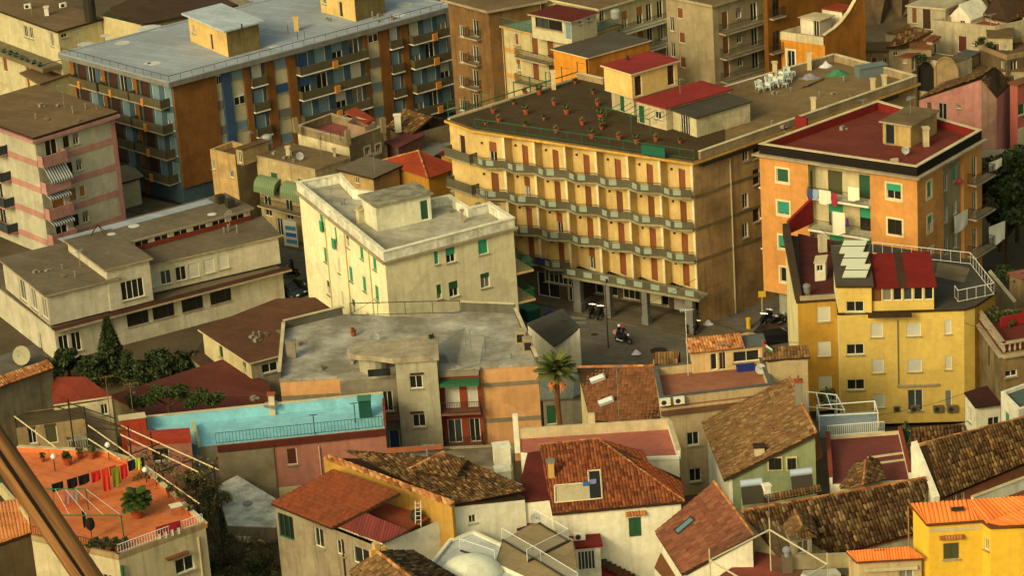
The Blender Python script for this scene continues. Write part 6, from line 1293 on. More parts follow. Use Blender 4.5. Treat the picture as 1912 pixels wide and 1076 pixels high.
# terrace house with air conditioners
TZ2 = 12.0; tv = [P(1233, 744, TZ2), P(1442, 719, TZ2), P(1421, 663, TZ2), P(1221, 685, TZ2)]
b = Bld('house', 'cream house with a salmon roof terrace and air conditioners on its parapet', 'house', tv, TZ2, 3, mat('warm_cream', C(190, 160, 106), .3, .4)); b.ztop = [TZ2-.9]*4
b.wins(0, [(1294, 820), (1298, 888)], 1.0, 1.2, 'x'); b.finish()
MB().prism(offset(b.xy, -.02), TZ2-.898, TZ2-.75).build('terrace_floor', [mat('salmon_floor', C(158, 96, 62), .35, 0)], b.o); MB().ring(b.xy, .02, -.25, TZ2-.749, TZ2).build('parapet', [MATS['warm_cream']], b.o); MB().ring(b.xy, .08, -.3, TZ2, TZ2+.06).build('coping', [mat('slate_coping', C(92, 92, 78), .3, 0)], b.o)
wallseg(b.pt(0, 0, 0, .12), b.pt(0, b.L(0), 0, .12), .35, .3, mat('brown_gutter', C(110, 74, 46), .4, .2), TZ2-1.5, 'gutter', b.o)
for k in range(2): ac_unit(b.pt(0, .3+k*1.15, TZ2-.55, .35), b.ang(0), ['left air conditioner on the parapet of the salmon terrace', 'right air conditioner on the parapet of the salmon terrace'][k])
hb = Bld('terrace_room', '', '', [P(1293, 690, TZ2+1.3), P(1424, 676, TZ2+1.3), P(1424, 660, TZ2+1.3), P(1290, 664, TZ2+1.3)], TZ2+1.2, TZ2-.75, mat('peach_cream', C(206, 168, 104), .2, .3), parent=b.o); hb.ztop = [TZ2+1.2]*4
pz = TZ2+1.2; V0 = P(1293, 698, TZ2-.75); V1 = P(1428, 684, TZ2-.75)
hb = Bld('terrace_room', '', '', [Vector((v.x, v.y, TZ2+1.1)) for v in (V0, V1, V1+Vector((0, 2.2, 0)), V0+Vector((0, 2.2, 0)))], TZ2+1.1, TZ2-.75, MATS['peach_cream'], parent=b.o)
L = hb.L(0); hb.win(0, 0, 0, .55, 1.5, 'g', uvz=(L*.3, TZ2+.1), panes=1, sill=False); hb.win(0, 0, 0, .6, 1.6, 'd', 'dbrown', uvz=(L*.42, TZ2+.1)); hb.win(0, 0, 0, 2.2, 1.0, 'x', uvz=(L*.75, TZ2+.3)); hb.finish(); hb.flat(mat('slate_coping', C(92, 92, 78)), over=.2, th=.1)
q = [hb.pt(0, -.3, TZ2+1.25, .4), hb.pt(0, L*.72, TZ2+1.25, .4), hb.pt(0, L*.72, TZ2+1.75, -1.6), hb.pt(0, -.3, TZ2+1.75, -1.6)]; tiles(hb.wo, q, TILE_R, base=.0)
tag(MB().box(hb.pt(0, L*.72, TZ2-.5, .5), (1.5, .5, .5), hb.ang(0)).build('blue_crate', [plain('blue_plastic', C(22, 40, 100), .5)], loc=hb.pt(0, L*.72, TZ2-.7, .5)), 'blue crate on the salmon terrace', 'crate')
b = Bld('outbuilding', 'cream tower house with a small tiled roof left of the yellow house', 'building', [P(1434, 678, 13), P(1508, 668, 13), P(1500, 645, 13), P(1428, 652, 13)], 13, 3, MATS['warm_cream']); b.ztop = [13]*4; b.finish()
q = [P(1424, 674, 13.1), P(1513, 668, 13.1), P(1508, 645, 13.9), P(1424, 650, 13.9)]; s_ = slab3(b.o, q, .12, DARKWOOD); tiles(s_, q, TILE_C, .26, .42)
q = [P(1218, 682, 12.0), P(1266, 680, 12.0), P(1268, 656, 12.9), P(1222, 658, 12.9)]; oo = thing('canopy', 'small corrugated canopy of pale terracotta tiles by the salmon terrace', 'canopy', q[0]-Vector((0, 0, 3))); s_ = slab3(oo, q, .1, DARKWOOD, 'canopy_slab'); tiles(oo, q, TILE_C, .24, .6, .08)
for v in q: MB().beam(v-Vector((0, 0, 4)), v-Vector((0, 0, .1)), .08).build('post', [DARKWOOD], oo)
# flag
fp = P(1424, 668, 13.4); o = thing('flag', 'small flag with red, white and green on a short pole', 'flag', fp); MB().beam(fp, fp+Vector((0, 0, 1.6)), .025, 5).build('pole', [STEEL], o)
for k, (nm, c) in enumerate((('red_field', (200, 20, 20)), ('black_field', (24, 20, 16)), ('white_field', (225, 222, 210)), ('green_field', (24, 120, 40)))):
    a = fp+Vector((0, 0, 1.55)); d_ = Vector((.75, -.1, -.62)); s_ = Vector((0.05, 0, -.26))
    if k == 0: pts_ = [a, a+d_*.36-s_*-.0+s_*1.2, a+s_*2.6]
    else: pts_ = [a+d_*.12+s_*(k-1)*.85, a+d_+s_*(k-1)*.75, a+d_+s_*k*.75, a+d_*.12+s_*k*.85]
    MB().poly([p+Vector((0, -.012*(k == 0), 0)) for p in pts_]).build(nm, [plain('flag_'+nm, C(*c), .8)], o)
# ------------------------------------------------------------------ foreground, right half
WFG = mat('foreground_white', C(236, 222, 178), .2, .3, sc=.5)
# orange hip-roofed house
e = [P(1031, 960, 12), P(1278, 937, 12), P(1117, 821, 15), P(1007, 832, 15)]; side = [e[1], P(1272, 893, 12.6), P(1210, 866, 13.8), P(1203, 845, 14.2), e[2]]
bx = [e[0]+Vector((.25, .25, 0)), e[1]+Vector((-.25, .3, 0)), P(1268, 896, 12)+Vector((-.3, 0, 0)), P(1120, 822, 15)+Vector((0, .5, 0)), e[3]+Vector((.2, .6, 0))]
b = Bld('house', 'white house with an orange hip roof and green shutters in the foreground', 'house', [Vector((v.x, v.y, 11.9)) for v in bx], 11.9, 4, WFG)
b.win(0, 1186, 985, .95, 1.6, 'p', 'dgreen', sill=False); u, z = b.uv(0, 1186, 962); q = [b.pt(0, u-.75, z+.02, .35), b.pt(0, u+.75, z+.02, .35), b.pt(0, u+.75, z+.25, 0), b.pt(0, u-.75, z+.25, 0)]
b.finish(); tiles(b.o, q, TILE_R, .22, .4, name='window_hood_tiles')
s_ = slab3(b.o, e, .2, DARKWOOD); tiles(s_, e, TILE_O, .25, .38, .085, .05)
for tri in ([side[0], side[1], side[2], side[4]], [side[2], side[3], side[4]]): s_ = slab3(b.o, tri, .15, DARKWOOD); tiles(s_, tri, TILE_N, .25, .38, .05)
ridge(b.o, e[1], e[2], TILE_R, .12); ridge(b.o, e[2], e[3], TILE_R, .12)
# cut-out in the roof: pale panel and dark opening
up = (e[1]-e[0]).cross(e[3]-e[0]).normalized(); ex = (e[1]-e[0]).normalized()
def rp_(x, y, zz=12): 
    d_ = ray(x, y); t = (e[0]-CPOS).dot(up)/d_.dot(up); return CPOS+d_*t
q = [rp_(1040, 942), rp_(1124, 934), rp_(1120, 884), rp_(1098, 886), rp_(1100, 908), rp_(1037, 912)]
MB().poly([v+up*.2 for v in (q[0], rp_(1102, 937), rp_(1100, 906), q[5])]).build('roof_terrace_wall', [mat('pale_panel', C(176, 158, 112), .3, .2)], b.o)
MB().poly([v+up*.19 for v in (rp_(1102, 937), q[1], q[2], rp_(1099, 885))]).build('roof_opening', [GLASS], b.o)
fr = MB(); qq = [v+up*.25 for v in (rp_(1037, 943), rp_(1125, 935), rp_(1121, 882), rp_(1098, 884), rp_(1100, 906), rp_(1036, 911), rp_(1037, 943))]; fr.path(qq, .07); fr.build('roof_terrace_rim', [CAPP], b.o)
cloth(rp_(1088, 908)+up*.5, rp_(1099, 907)+up*.5, .75, 'blue cloth hung in the cut-out of the orange hip roof', fab('bright_blue', 40, 90, 140), amp=.02); cloth(rp_(1100, 904)+up*.5, rp_(1113, 902)+up*.5, .55, 'lilac cloth hung in the cut-out of the orange hip roof', fab('lilac', 120, 120, 160), amp=.02)
chimney(b.o, rp_(1030, 892), .45, .45, 1.3, mat('ochre_chimney', C(196, 150, 76), .4, .3), STEEL)
# red porch with balustrade in front
pv = b.pt(0, 1.2, 9.6, 0); t = Bld('porch', '', '', [b.pt(0, .05, 9.7, 1.7), b.pt(0, 3.0, 9.7, 1.7), b.pt(0, 3.0, 9.7, .01), b.pt(0, .05, 9.7, .01)], 9.7, 5, WFG, parent=b.o); t.ztop = [9.7]*4; t.win(0, 0, 0, 1.3, 1.6, 'g', uvz=(1.9, 8.6), panes=5, sill=False); t.finish(); t.flat(mat('porch_red', C(122, 28, 20), .3, 0), over=.2, th=.2)
ac_unit(b.pt(0, 1.6, 9.9, .8), b.ang(0), 'white air conditioner on the red porch roof of the orange-roofed house')
for k in range(8): MB().box(b.pt(0, 3.4+k*.34, 7.6-k*.24, .5), (.4, 1.0, .28), b.ang(0)).build('stair_step', [mat('stair_brown', C(86, 54, 32), .4, .2)], b.o)
tarp(P(1130, 1072, 6.5), 1.9, .9, 'crimson sheet at the bottom edge below the orange-roofed house', plain('crimson_sheet', C(120, 22, 28), .8))
# maroon lean-to roof and white wall to its left
q = [P(962, 938, 12.2), P(1032, 930, 12.2), P(1008, 842, 13.2), P(985, 846, 13.2)]; b = Bld('house', 'low house with a smooth maroon roof left of the orange hip roof', 'house', [Vector((v.x, v.y, 12.0)) for v in q], 12.0, 4, WFG); b.finish(); slab3(b.o, [q[0], q[1], q[2], q[3]], .15, mat('smooth_maroon', C(100, 34, 24), .4, 0, sc=.6))
q = [P(965, 990, 10.2), P(1012, 984, 10.2), P(1004, 952, 10.6), P(968, 956, 10.6)]; slab3(b.o, q, .12, MATS['smooth_maroon'], 'lower_roof')
# pink terrace with white parapet behind it
pv = [P(978, 846, 12.2), P(1262, 850, 12.2), P(1247, 795, 12.2), P(975, 812, 12.2)]
pv = [P(1120, 862, 12), P(1268, 856, 12), P(1250, 800, 12), P(972, 818, 12), P(972, 845, 12)]
b = Bld('house', 'house with a pink roof terrace and a long cream parapet behind the orange hip roof', 'house', pv, 12, 4, WFG); b.ztop = [12]*5; b.finish(); b.flat(mat('pink_terrace', C(176, 96, 70), .25, 0))
wallseg(pv[2], pv[3], .85, .25, CAPP, 11.95, 'parapet', b.o); wallseg(pv[1], pv[2], .7, .25, WFG, 11.95, 'parapet', b.o, CAPP); wallseg(pv[0], pv[1], .25, .25, WFG, 11.95, 'parapet', b.o)
MB().box(P(1106, 806, 12)+Vector((0, 0, .7)), (.5, .5, 1.6)).build('pier', [CAPP], b.o)
for x, y in ((966, 840), ): MB().box(P(x, y, 11)+Vector((0, 0, 1.4)), (.42, .5, 3.2)).build('white_pier', [WFG], b.o)
for k, (x, y, w_, h) in enumerate(((938, 865, 1.3, 1.5), (940, 905, 1.2, 1.3))): tag(MB().box(P(x, y, 9.6)+Vector((0, 0, h/2)), (w_, 1.2, h), .1).box(P(x, y, 9.6)+Vector((0, 0, h+.04)), (w_+.1, 1.3, .08), .1).build('white_box_room', [WFG], loc=P(x, y, 9.6)), ['upper white rendered box beside the maroon roof', 'lower white rendered box beside the maroon roof'][k], 'roof box')
b = Bld('house', 'house with a wide worn grey flat roof below the stair tower', 'house', [P(728, 868, 9.4), P(958, 880, 9.4), P(960, 832, 9.4), P(735, 842, 9.4)], 9.4, 4, OLDC); b.ztop = [9.4]*4; b.finish(); b.flat(mat('worn_grey_roof', C(136, 118, 82), .7, 0, sc=.5), ph=.15, pm=STONE)
wallseg(P(722, 842, 10), P(826, 834, 10), .35, .3, mat('brick_coping', C(168, 92, 52), .3, .2), 9.8, 'coping', b.o)
# salmon-tiled roof house
e = [P(1224, 995, 10.5), P(1274, 1074, 10.5), P(1408, 1002, 13.5), P(1334, 901, 13.5)]; n1 = P(1279, 935, 12.0)
b = Bld('house', 'house with a broad salmon tiled roof and a small skylight, foreground', 'house', [Vector((v.x, v.y, z)) for v, z in zip([e[0]+Vector((.3, 0, 0)), e[1]+Vector((.3, .2, 0)), e[2]+Vector((-.1, .2, 0)), e[3]+Vector((-.1, -.2, 0))], (10.3, 10.3, 13.2, 13.2))], 10.3, 3, WFG); b.ztop = [10.3, 10.3, 13.2, 13.2]; b.finish()
s_ = slab3(b.o, e, .16, DARKWOOD); tiles(s_, e, TILE_S, .34, .5, .045, .05); ridge(b.o, e[2], e[3], TILE_R, .13)
up = (e[1]-e[0]).cross(e[3]-e[0]).normalized(); up = up if up.z > 0 else -up
c = CPOS+ray(1280, 985)*((e[0]-CPOS).dot(up)/ray(1280, 985).dot(up)); d1 = (e[3]-e[0]).normalized(); d2 = up.cross(d1)
sk = MB().add([c+d1*s*.75+d2*t*.33+up*h for h in (.18, -.1) for s, t in ((-1, -1), (1, -1), (1, 1), (-1, 1))], [(0, 1, 2, 3), (0, 4, 5, 1), (1, 5, 6, 2), (2, 6, 7, 3), (3, 7, 4, 0)]).build('skylight', [plain('sky_blue_glass', C(92, 120, 118), .15)], b.o); MB().path([c+d1*s*.78+d2*t*.36+up*.2 for s, t in ((-1, -1), (1, -1), (1, 1), (-1, 1), (-1, -1))], .06).build('skylight_frame', [IRON], sk)
# green gabled house
e = [P(1311, 791, 11), P(1352, 897, 11), P(1525, 811, 14.5), P(1474, 707, 14.5)]
b = Bld('house', 'pale green house with a broad ochre tiled roof', 'house', [Vector((v.x, v.y, z)) for v, z in zip([e[0]+Vector((.35, -.1, 0)), e[1]+Vector((.35, .3, 0)), e[2]+Vector((-.1, .3, 0)), e[3]+Vector((-.1, -.2, 0))], (10.9, 10.9, 14.2, 14.2))], 10.9, 3, mat('pale_green_wall', C(136, 142, 92), .3, .35)); b.ztop = [11.0, 11.0, 14.2, 14.2]; b.wmats[0] = WFG; b.wmats[3] = WFG
b.finish(); 
for x, w_ in ((1447, 1.15), (1478, .85)):
    u, z = b.uv(1, x, 866); fo = MB().box(b.pt(1, u, z, .05), (w_, .1, 1.15), b.ang(1)).build('window', [FRAMEW if False else CREAMP], b.o); MB().box(b.pt(1, u, z, .1), (w_-.2, .06, .95), b.ang(1)).build('pane', [GLASS], fo); MB().beam(b.pt(1, u, z-.48, .15), b.pt(1, u, z+.48, .15), .025).build('mullion', [FRAMEB], fo)
s_ = slab3(b.o, e, .2, DARKWOOD); tiles(s_, e, TILE_C, .24, .4, .08, .05, .6); ridge(b.o, e[2], e[3], TILE_R, .14)
up = (e[1]-e[0]).cross(e[3]-e[0]).normalized(); up = up if up.z > 0 else -up
chimney(b.o, CPOS+ray(1492, 755)*((e[0]-CPOS).dot(up)/ray(1492, 755).dot(up)), .55, .5, 1.9, mat('grey_chimney', C(128, 122, 96), .3, .3), plain('terracotta', C(170, 72, 28)), pots=1)
chimney(b.o, CPOS+ray(1418, 850)*((e[0]-CPOS).dot(up)/ray(1418, 850).dot(up)), .75, .6, .7, WDIRTY, DARKWOOD)
b.strip(1, 0, .3, 3, 10.9, WFG, .05, 'corner_quoin')
q = [P(1508, 822, 13.3), P(1528, 815, 13.3), P(1536, 852, 12.0), P(1520, 862, 12.0)]; slab3(b.o, q, .12, BRT, 'side_canopy')
wallseg(P(1386, 938, 9.5), P(1520, 908, 9.5), 1.0, .3, WDIRTY, 8.6, 'base_wall', b.o, CAPP)
# maroon terrace house
mv = [P(1552, 905, 11.8), P(1700, 896, 11.8), P(1680, 810, 11.8), P(1546, 820, 11.8)]
b = Bld('house', 'house with a maroon roof terrace, white railings and glass-roofed frames', 'house', mv, 11.8, 4, WFG); b.ztop = [11.8]*4; b.finish(); b.flat(mat('mauve_maroon', C(118, 56, 44), .3, 0, sc=.4))
wallseg(mv[2], mv[3], .25, .2, CAPP, 11.76, 'kerb', b.o); wallseg(mv[1], mv[2], .6, .22, WFG, 11.76, 'parapet', b.o, BRICK); wallseg(mv[3], mv[0], .6, .22, WFG, 11.76, 'parapet', b.o, BRICK); railing([mv[3]+Vector((0, 0, .2)), mv[2]+Vector((-1.2, 0, .2))], .9, .16, .02).build('white_railing', [IRONW], b.o)
wallseg(P(1620, 856, 11.8), P(1698, 845, 11.8), .12, .15, CAPP, 11.76, 'kerb', b.o); wallseg(P(1625, 868, 11.8), P(1698, 858, 11.8), .12, .15, CAPP, 11.76, 'kerb', b.o)
fr = MB(); fa, fb_, fc, fd = P(1530, 806, 11.8), P(1640, 800, 11.8), P(1634, 778, 11.8), P(1526, 786, 11.8)
for p in (fa, fb_, fc, fd): fr.beam(p, p+Vector((0, 0, 1.3)), .05)
fr.path([p+Vector((0, 0, 1.3)) for p in (fa, fb_, fc, fd, fa)], .05); fr.build('glass_frame', [IRONW], b.o)
MB().prism([(p.x, p.y) for p in (fa, fb_, fc, fd)], 11.3, 12.3).build('water_tank', [mat('blue_grey_tank', C(140, 146, 132), .3, .2)], b.o)
fo = thing('frame', 'slanting white timber frame beside the yellow house', 'frame', P(1540, 760, 10)); f = MB(); a0, a1, a2, a3 = P(1506, 732, 12), P(1562, 738, 12), P(1577, 766, 12), P(1509, 760, 12)
f.path([a0, a1, a2, a3, a0], .05)
for t in (.33, .66): f.beam(a0+(a1-a0)*t, a3+(a2-a3)*t, .05)
for p in (a0, a1, a2, a3): f.beam(p, p-Vector((0, 0, 2.5)), .04)
f.build('bars', [IRONW], fo)
shrub(P(1545, 762, 9), 1.2, 'dark climbing plant under the slanting white frame', 500, LEAF, .2)
e = [P(1568, 912, 12.3), P(1650, 905, 12.3), P(1640, 862, 13.2), P(1592, 862, 13.2)]; b = Bld('dormer_house', 'small tiled dormer roof at the corner of the maroon terrace', 'house', [Vector((v.x, v.y, 12.2)) for v in e], 12.2, 8, CREAMP); b.finish(); m0, m1 = (e[2]+e[3])/2, P(1612, 908, 13.3)
for q in ([e[0], m1, m0, e[3]], [m1, e[1], e[2], m0]): tiles(b.o, q, TILE_B, .24, .4, name='roof_tiles')
ridge(b.o, m1, m0, TILE_R, .11)
# right: long brown tiled roofs
def gable(name, label, e, zb, tm, wm, tw=.26, wi=None, ri=True, inset_=.3):
    n_ = (e[1]-e[0]).cross(e[3]-e[0]).normalized(); n_ = n_ if n_.z > 0 else -n_
    dn = Vector((n_.x, n_.y, 0)).normalized(); V = [e[0]-dn*inset_, e[1]-dn*inset_, e[2], e[3]]
    b = Bld(name, label, 'house', [v-Vector((0, 0, .2)) for v in V], e[0].z-.2, zb, wm); b.ztop = [v.z-.22 for v in V]; return b, n_
e = [P(1757, 931, 12), P(1935, 856, 12), P(1940, 774, 15), P(1716, 832, 15)]
b, up = gable('house', 'house with a long brown tiled roof and salmon wall at the right edge', e, 4, TILE_B, mat('salmon_wall', C(186, 110, 66), .3, .3))
for x, y in ((1783, 935), (1797, 930)): b.win(0, x, y, .5, .9, 'x')
b.finish(); s_ = slab3(b.o, e, .18, DARKWOOD); tiles(s_, e, TILE_B, .27, .42, .09, .05, .7); ridge(b.o, e[2], e[3], TILE_R, .15)
slope_wall(e[0]+Vector((-.35, -.2, 0)), e[3]+Vector((-.35, .1, 0)), .25, 3.3, .5, WFG, 12.0, 'gable_wall', b.o); slope_wall(e[0]+Vector((-.35, -.2, 0)), e[3]+Vector((-.35, .1, 0)), 0, 0, .49, WFG, 6, 'gable_wall_base', b.o) if False else wallseg(e[0]+Vector((-.35, -.2, 0)), e[3]+Vector((-.35, .1, 0)), 7.0, .48, WFG, 5.0, 'gable_wall_base', b.o)
c = CPOS+ray(1763, 883)*((e[0]-CPOS).dot(up)/ray(1763, 883).dot(up)); d1 = (e[1]-e[0]).normalized(); d2 = up.cross(d1); MB().add([c+d1*s*.3+d2*t*.3+up*h for h in (.2, -.1) for s, t in ((-1, -1), (1, -1), (1, 1), (-1, 1))], [(0, 1, 2, 3), (0, 4, 5, 1), (1, 5, 6, 2), (2, 6, 7, 3), (3, 7, 4, 0)]).build('skylight', [plain('bright_skylight', C(225, 225, 205))], b.o)
wallseg(P(1815, 925, 12.3), P(1935, 880, 12.3), .9, .25, WFG, 11.2, 'garden_parapet', b.o, CAPP)
e = [P(1702, 833, 12.6), P(1808, 815, 12.6), P(1800, 792, 13.6), P(1700, 800, 13.6)]; b, up = gable('house', 'low brown tiled roof between the maroon terrace and the small white house', e, 5, TILE_D, WFG); b.finish(); s_ = slab3(b.o, e, .12, DARKWOOD); tiles(s_, e, TILE_D, .27, .42, .09, .05, .7)
wallseg(P(1690, 792, 7), P(1806, 776, 7), 1.0, .25, mat('tan_wall', C(150, 120, 72), .4, .3), 5.2, 'garden_wall', b.o, CAPP)
e = [P(1541, 1040, 10.4), P(1712, 995, 10.4), P(1734, 893, 13.2), P(1386, 956, 13.2), P(1412, 1000, 11.9)]
e4 = [e[0], e[1], e[2], e[3]]; up = (e[1]-e[0]).cross(e[2]-e[1]).normalized(); up = up if up.z > 0 else -up
def onp(x, y): return CPOS+ray(x, y)*((e[0]-CPOS).dot(up)/ray(x, y).dot(up))
pl = [onp(1470, 1060), onp(1712, 995), onp(1734, 893), onp(1386, 956)]
b = Bld('house', 'house with a dark mossy tiled roof and a little tiled dormer', 'house', [Vector((v.x, v.y, v.z-.3)) for v in (pl[0]+Vector((.2, .3, 0)), pl[1]+Vector((-.1, .3, 0)), pl[2], pl[3])], 10, 4, WDIRTY); b.ztop = [v.z-.3 for v in pl]; b.finish()
s_ = slab3(b.o, pl, .18, DARKWOOD, edge=mat('red_eave', C(100, 34, 20), .3, 0)); tiles(s_, pl, TILE_D, .27, .42, .09, .05, .7); ridge(b.o, pl[2], pl[3], TILE_R, .15)
# dormer
d0, d1_, d2_, d3 = P(1486, 1020, 12.6), P(1522, 995, 12.6), P(1510, 946, 13.4), P(1446, 962, 13.2); ap = P(1497, 975, 13.7); rb = P(1466, 946, 13.9)
t = Bld('dormer', '', '', [P(1484, 1030, 11.5), P(1516, 1024, 11.5), P(1500, 975, 12.3), P(1455, 985, 12.3)], 12.4, 10.5, CREAM2, parent=b.o); t.ztop = [12.5]*4; t.win(0, 0, 0, .9, 1.0, 'x', uvz=(t.L(0)*.5, 11.7)); t.finish()
E0, E1 = t.V[0]+Vector((-.3, -.3, 12.5-t.V[0].z)), t.V[1]+Vector((.3, -.3, 12.5-t.V[1].z)); E2, E3 = t.V[2]+Vector((.5, 1.2, 12.9-t.V[2].z)), t.V[3]+Vector((-.2, 1.2, 12.9-t.V[3].z)); A0 = (E0+E1)/2+Vector((0, .5, .75)); A1 = (E2+E3)/2+Vector((0, .2, .5))
for q in ([E0, A0, A1, E3], [A0, E1, E2, A1], [E0, E1, A0]): tiles(t.wo, q, TILE_C, .22, .4, base=0, name='dormer_tiles')
ridge(t.wo, A0, A1, TILE_R, .1)
e = [P(1427, 938, 12.4), P(1535, 918, 12.4), P(1530, 905, 12.9), P(1425, 925, 12.9)]; slab3(b.o, e, .1, DARKWOOD, 'back_roof'); tiles(b.o, e, TILE_C, .24, .4, base=.02)
for k, (x, y) in enumerate(((1405, 935), (1498, 915))):
    p = P(x, y, 12.4); o = thing('solar_water_heater', ['left solar water heater behind the dark mossy roof', 'right solar water heater behind the dark mossy roof'][k], 'water heater', p); rz = .2
    MB().beam(p+Vector((-.8, .5, 1.15)), p+Vector((.8, .6, 1.2)), .28, 12).build('tank', [plain('tank_silver', C(180, 186, 184), .35, .3)], o); MB().add([p+Vector(v) for v in ((-.8, -.9, .1), (.8, -.8, .1), (.8, .45, 1.0), (-.8, .35, 1.0))], [(0, 1, 2, 3)]).build('collector', [plain('collector_dark', C(60, 52, 34), .3)], o)
    f = MB()
    for sx in (-.75, .75): f.beam(p+Vector((sx, .5, 0)), p+Vector((sx, .5, 1.0)), .03); f.beam(p+Vector((sx, -.85, 0)), p+Vector((sx, .5, .9)), .03)
    f.build('stand', [STEEL], o)
p = P(1432, 934, 12.3); tag(MB().box(p+Vector((0, 0, .5)), (.5, .5, 1.3), .3).box(p+Vector((0, 0, 1.2)), (.62, .62, .12), .3).build('white_chimney', [WFG], loc=p), 'white square chimney between the two solar water heaters', 'chimney')
# bright yellow house in the bottom right corner
YB2 = mat('bright_yellow', C(232, 178, 30), .15, .15, dcol=C(190, 130, 20)); e = [P(1700, 943, 16.7), P(1730, 980, 16.0), P(1832, 973, 16.0), P(1848, 985, 15.8), P(1990, 978, 15.8), P(1990, 925, 16.7)]
wv = [e[0]+Vector((.15, -.1, 0)), e[1]+Vector((.2, .25, 0)), e[2]+Vector((.12, .25, 0)), e[3]+Vector((.12, .25, 0)), e[4], e[5]]
b = Bld('house', 'bright yellow house with an orange corrugated tile roof, bottom right corner', 'house', [v-Vector((0, 0, .25)) for v in wv], 15.6, 6, YB2); b.ztop = [v.z-.3 for v in wv]
b.win(1, 1776, 1030, 1.1, 1.25, 'p', 'olive', frame=FRAMEW); b.win(2, 0, 0, .4, .9, 'x', uvz=(b.L(2)*.5, 14.2)) if b.L(2) > .8 else None
b.finish(); u, z = b.uv(1, 1776, 1006); q = [b.pt(1, u-.85, z, .3), b.pt(1, u+.85, z, .3), b.pt(1, u+.85, z+.2, 0), b.pt(1, u-.85, z+.2, 0)]; tiles(b.o, q, TILE_R, .2, .4, .07, name='window_hood_tiles')
pl = [e[0], e[1], e[2], P(1905, 930, 16.75), P(1820, 936, 16.75)]
a0, a1, a2, a3 = e[0], e[1], e[2], P(1806, 936, 16.7); s_ = slab3(b.o, [a0, a1, a2, a3], .16, mat('rust_board', C(110, 60, 30), .3, .2)); tiles(s_, [a0, a1, a2, a3], TILE_X, .3, 2.4, .13, .02, .15)
q = [a3, a2, e[3], e[4], e[5]]; s_ = slab3(b.o, q, .16, MATS['rust_board']); tiles(s_, q, TILE_X, .3, 2.4, .13, .02, .15, down=Vector((a2.x-a3.x, a2.y-a3.y, 0)))
c = P(1788, 953, 16.6); MB().box(c+Vector((0, 0, .08)), (.85, .35, .16), 0).build('skylight', [IRON], b.o); b.pipe(0, 1698, 960, 8, 16.5, plain('brass_pipe', C(170, 110, 30), .5), .05)
b.strip(1, .02, b.L(1)-.02, 15.25, 15.5, CAPP, .05, 'cornice')
e = [P(1580, 1031, 13.8), P(1599, 1051, 13.3), P(1724, 1044, 13.3), P(1698, 1023, 13.8)]
b = Bld('outbuilding', 'small cream annex with an orange corrugated roof beside the bright yellow house', 'building', [Vector((v.x, v.y, 13.1)) for v in (e[0]+Vector((.15, 0, 0)), e[1]+Vector((.2, .2, 0)), e[2]+Vector((-.1, .2, 0)), e[3])], 13.1, 6, mat('warm_cream', C(190, 160, 106))); b.win(1, 1692, 1070, 1.0, 1.0, 'g'); b.finish(); b.strip(1, .4, b.L(1)-.3, 12.5, 12.75, CAPP, .25, 'ledge')
s_ = slab3(b.o, e, .12, MATS['rust_board']); tiles(s_, e, TILE_X, .2, 1.6, .08, .02, .15); c = P(1642, 1030, 13.7); MB().box(c+Vector((0, 0, .08)), (.9, .3, .14)).build('skylight', [IRON], b.o)
# tent-like glass and net structure at the bottom
tz = 13.0; o = thing('net_canopy', 'ridged net canopy on pale poles over a red terrace, bottom edge', 'canopy', P(1440, 1060, 10))
pk, lf, rt, ft = P(1437, 990, 14.2), P(1325, 1047, 13.2), P(1545, 1055, 13.0), P(1440, 1115, 13.0)
f = MB().beam(lf, pk, .07, 6).beam(pk, rt, .07, 6).beam(lf, ft, .07, 6).beam(rt, ft, .07, 6)
for p in (pk, lf, rt, ft): f.beam(p+Vector((0, 0, .9)), Vector((p.x, p.y, 9)), .05, 6)
f.build('frame', [IRONW if False else plain('pale_pole', C(190, 172, 124), .5)], o)
NET = plain('dark_net', C(80, 72, 50), .8, alpha=.4)
for a, c in ((lf, pk), (pk, rt)): MB().quad(a, c, c+Vector((0, 0, .9)), a+Vector((0, 0, .9))).build('side_net', [NET], o)
MB().quad(pk, rt, Vector((rt.x, rt.y, 11)), Vector((pk.x, pk.y, 11))).build('side_net', [NET], o)
b = Bld('house', 'house with a red and brown terrace under the net canopy, bottom edge', 'house', [P(1330, 1085, 11), P(1440, 1150, 11), P(1590, 1080, 11), P(1448, 1005, 11)], 11, 5, OLDY); b.ztop = [11]*4; b.finish(); b.flat(mat('red_tile_floor', C(140, 66, 44), .5, 0, sc=.5))
wallseg(P(1480, 1062, 11), P(1590, 1058, 11), 1.0, .25, CREAMP, 10.95, 'parapet', b.o, CAPP); MB().prism([(v.x, v.y) for v in (P(1490, 1085, 11.6), P(1570, 1072, 11.6), P(1560, 1062, 11.6), P(1500, 1066, 11.6))], 10.96, 11.6).build('cream_slab', [WFG], b.o)
p = P(1470, 1068, 11); so = thing('chimney_pot', 'old chimney with a round blue-white cowl under the net canopy', 'chimney', p); MB().box(p+Vector((0, 0, .6)), (.7, .6, 1.2)).build('stack', [mat('old_pink_stack', C(150, 120, 90), .4, .3)], so); MB().lathe(p+Vector((0, 0, 1.2)), [(.18, 0), (.18, .3), (.3, .42), (.3, .6), (.12, .75)], 10).build('cowl', [plain('cowl_white', C(190, 190, 190), .4)], so)
e = [P(1222, 1060, 8.6), P(1258, 1100, 8.6), P(1290, 1100, 8.9), P(1235, 1030, 8.9)]; b = Bld('outbuilding', 'narrow brown lean-to below the salmon roof, bottom edge', 'building', [Vector((v.x, v.y, 8.5)) for v in e], 8.5, 4, WFG); b.finish(); slab3(b.o, e, .1, BRT)
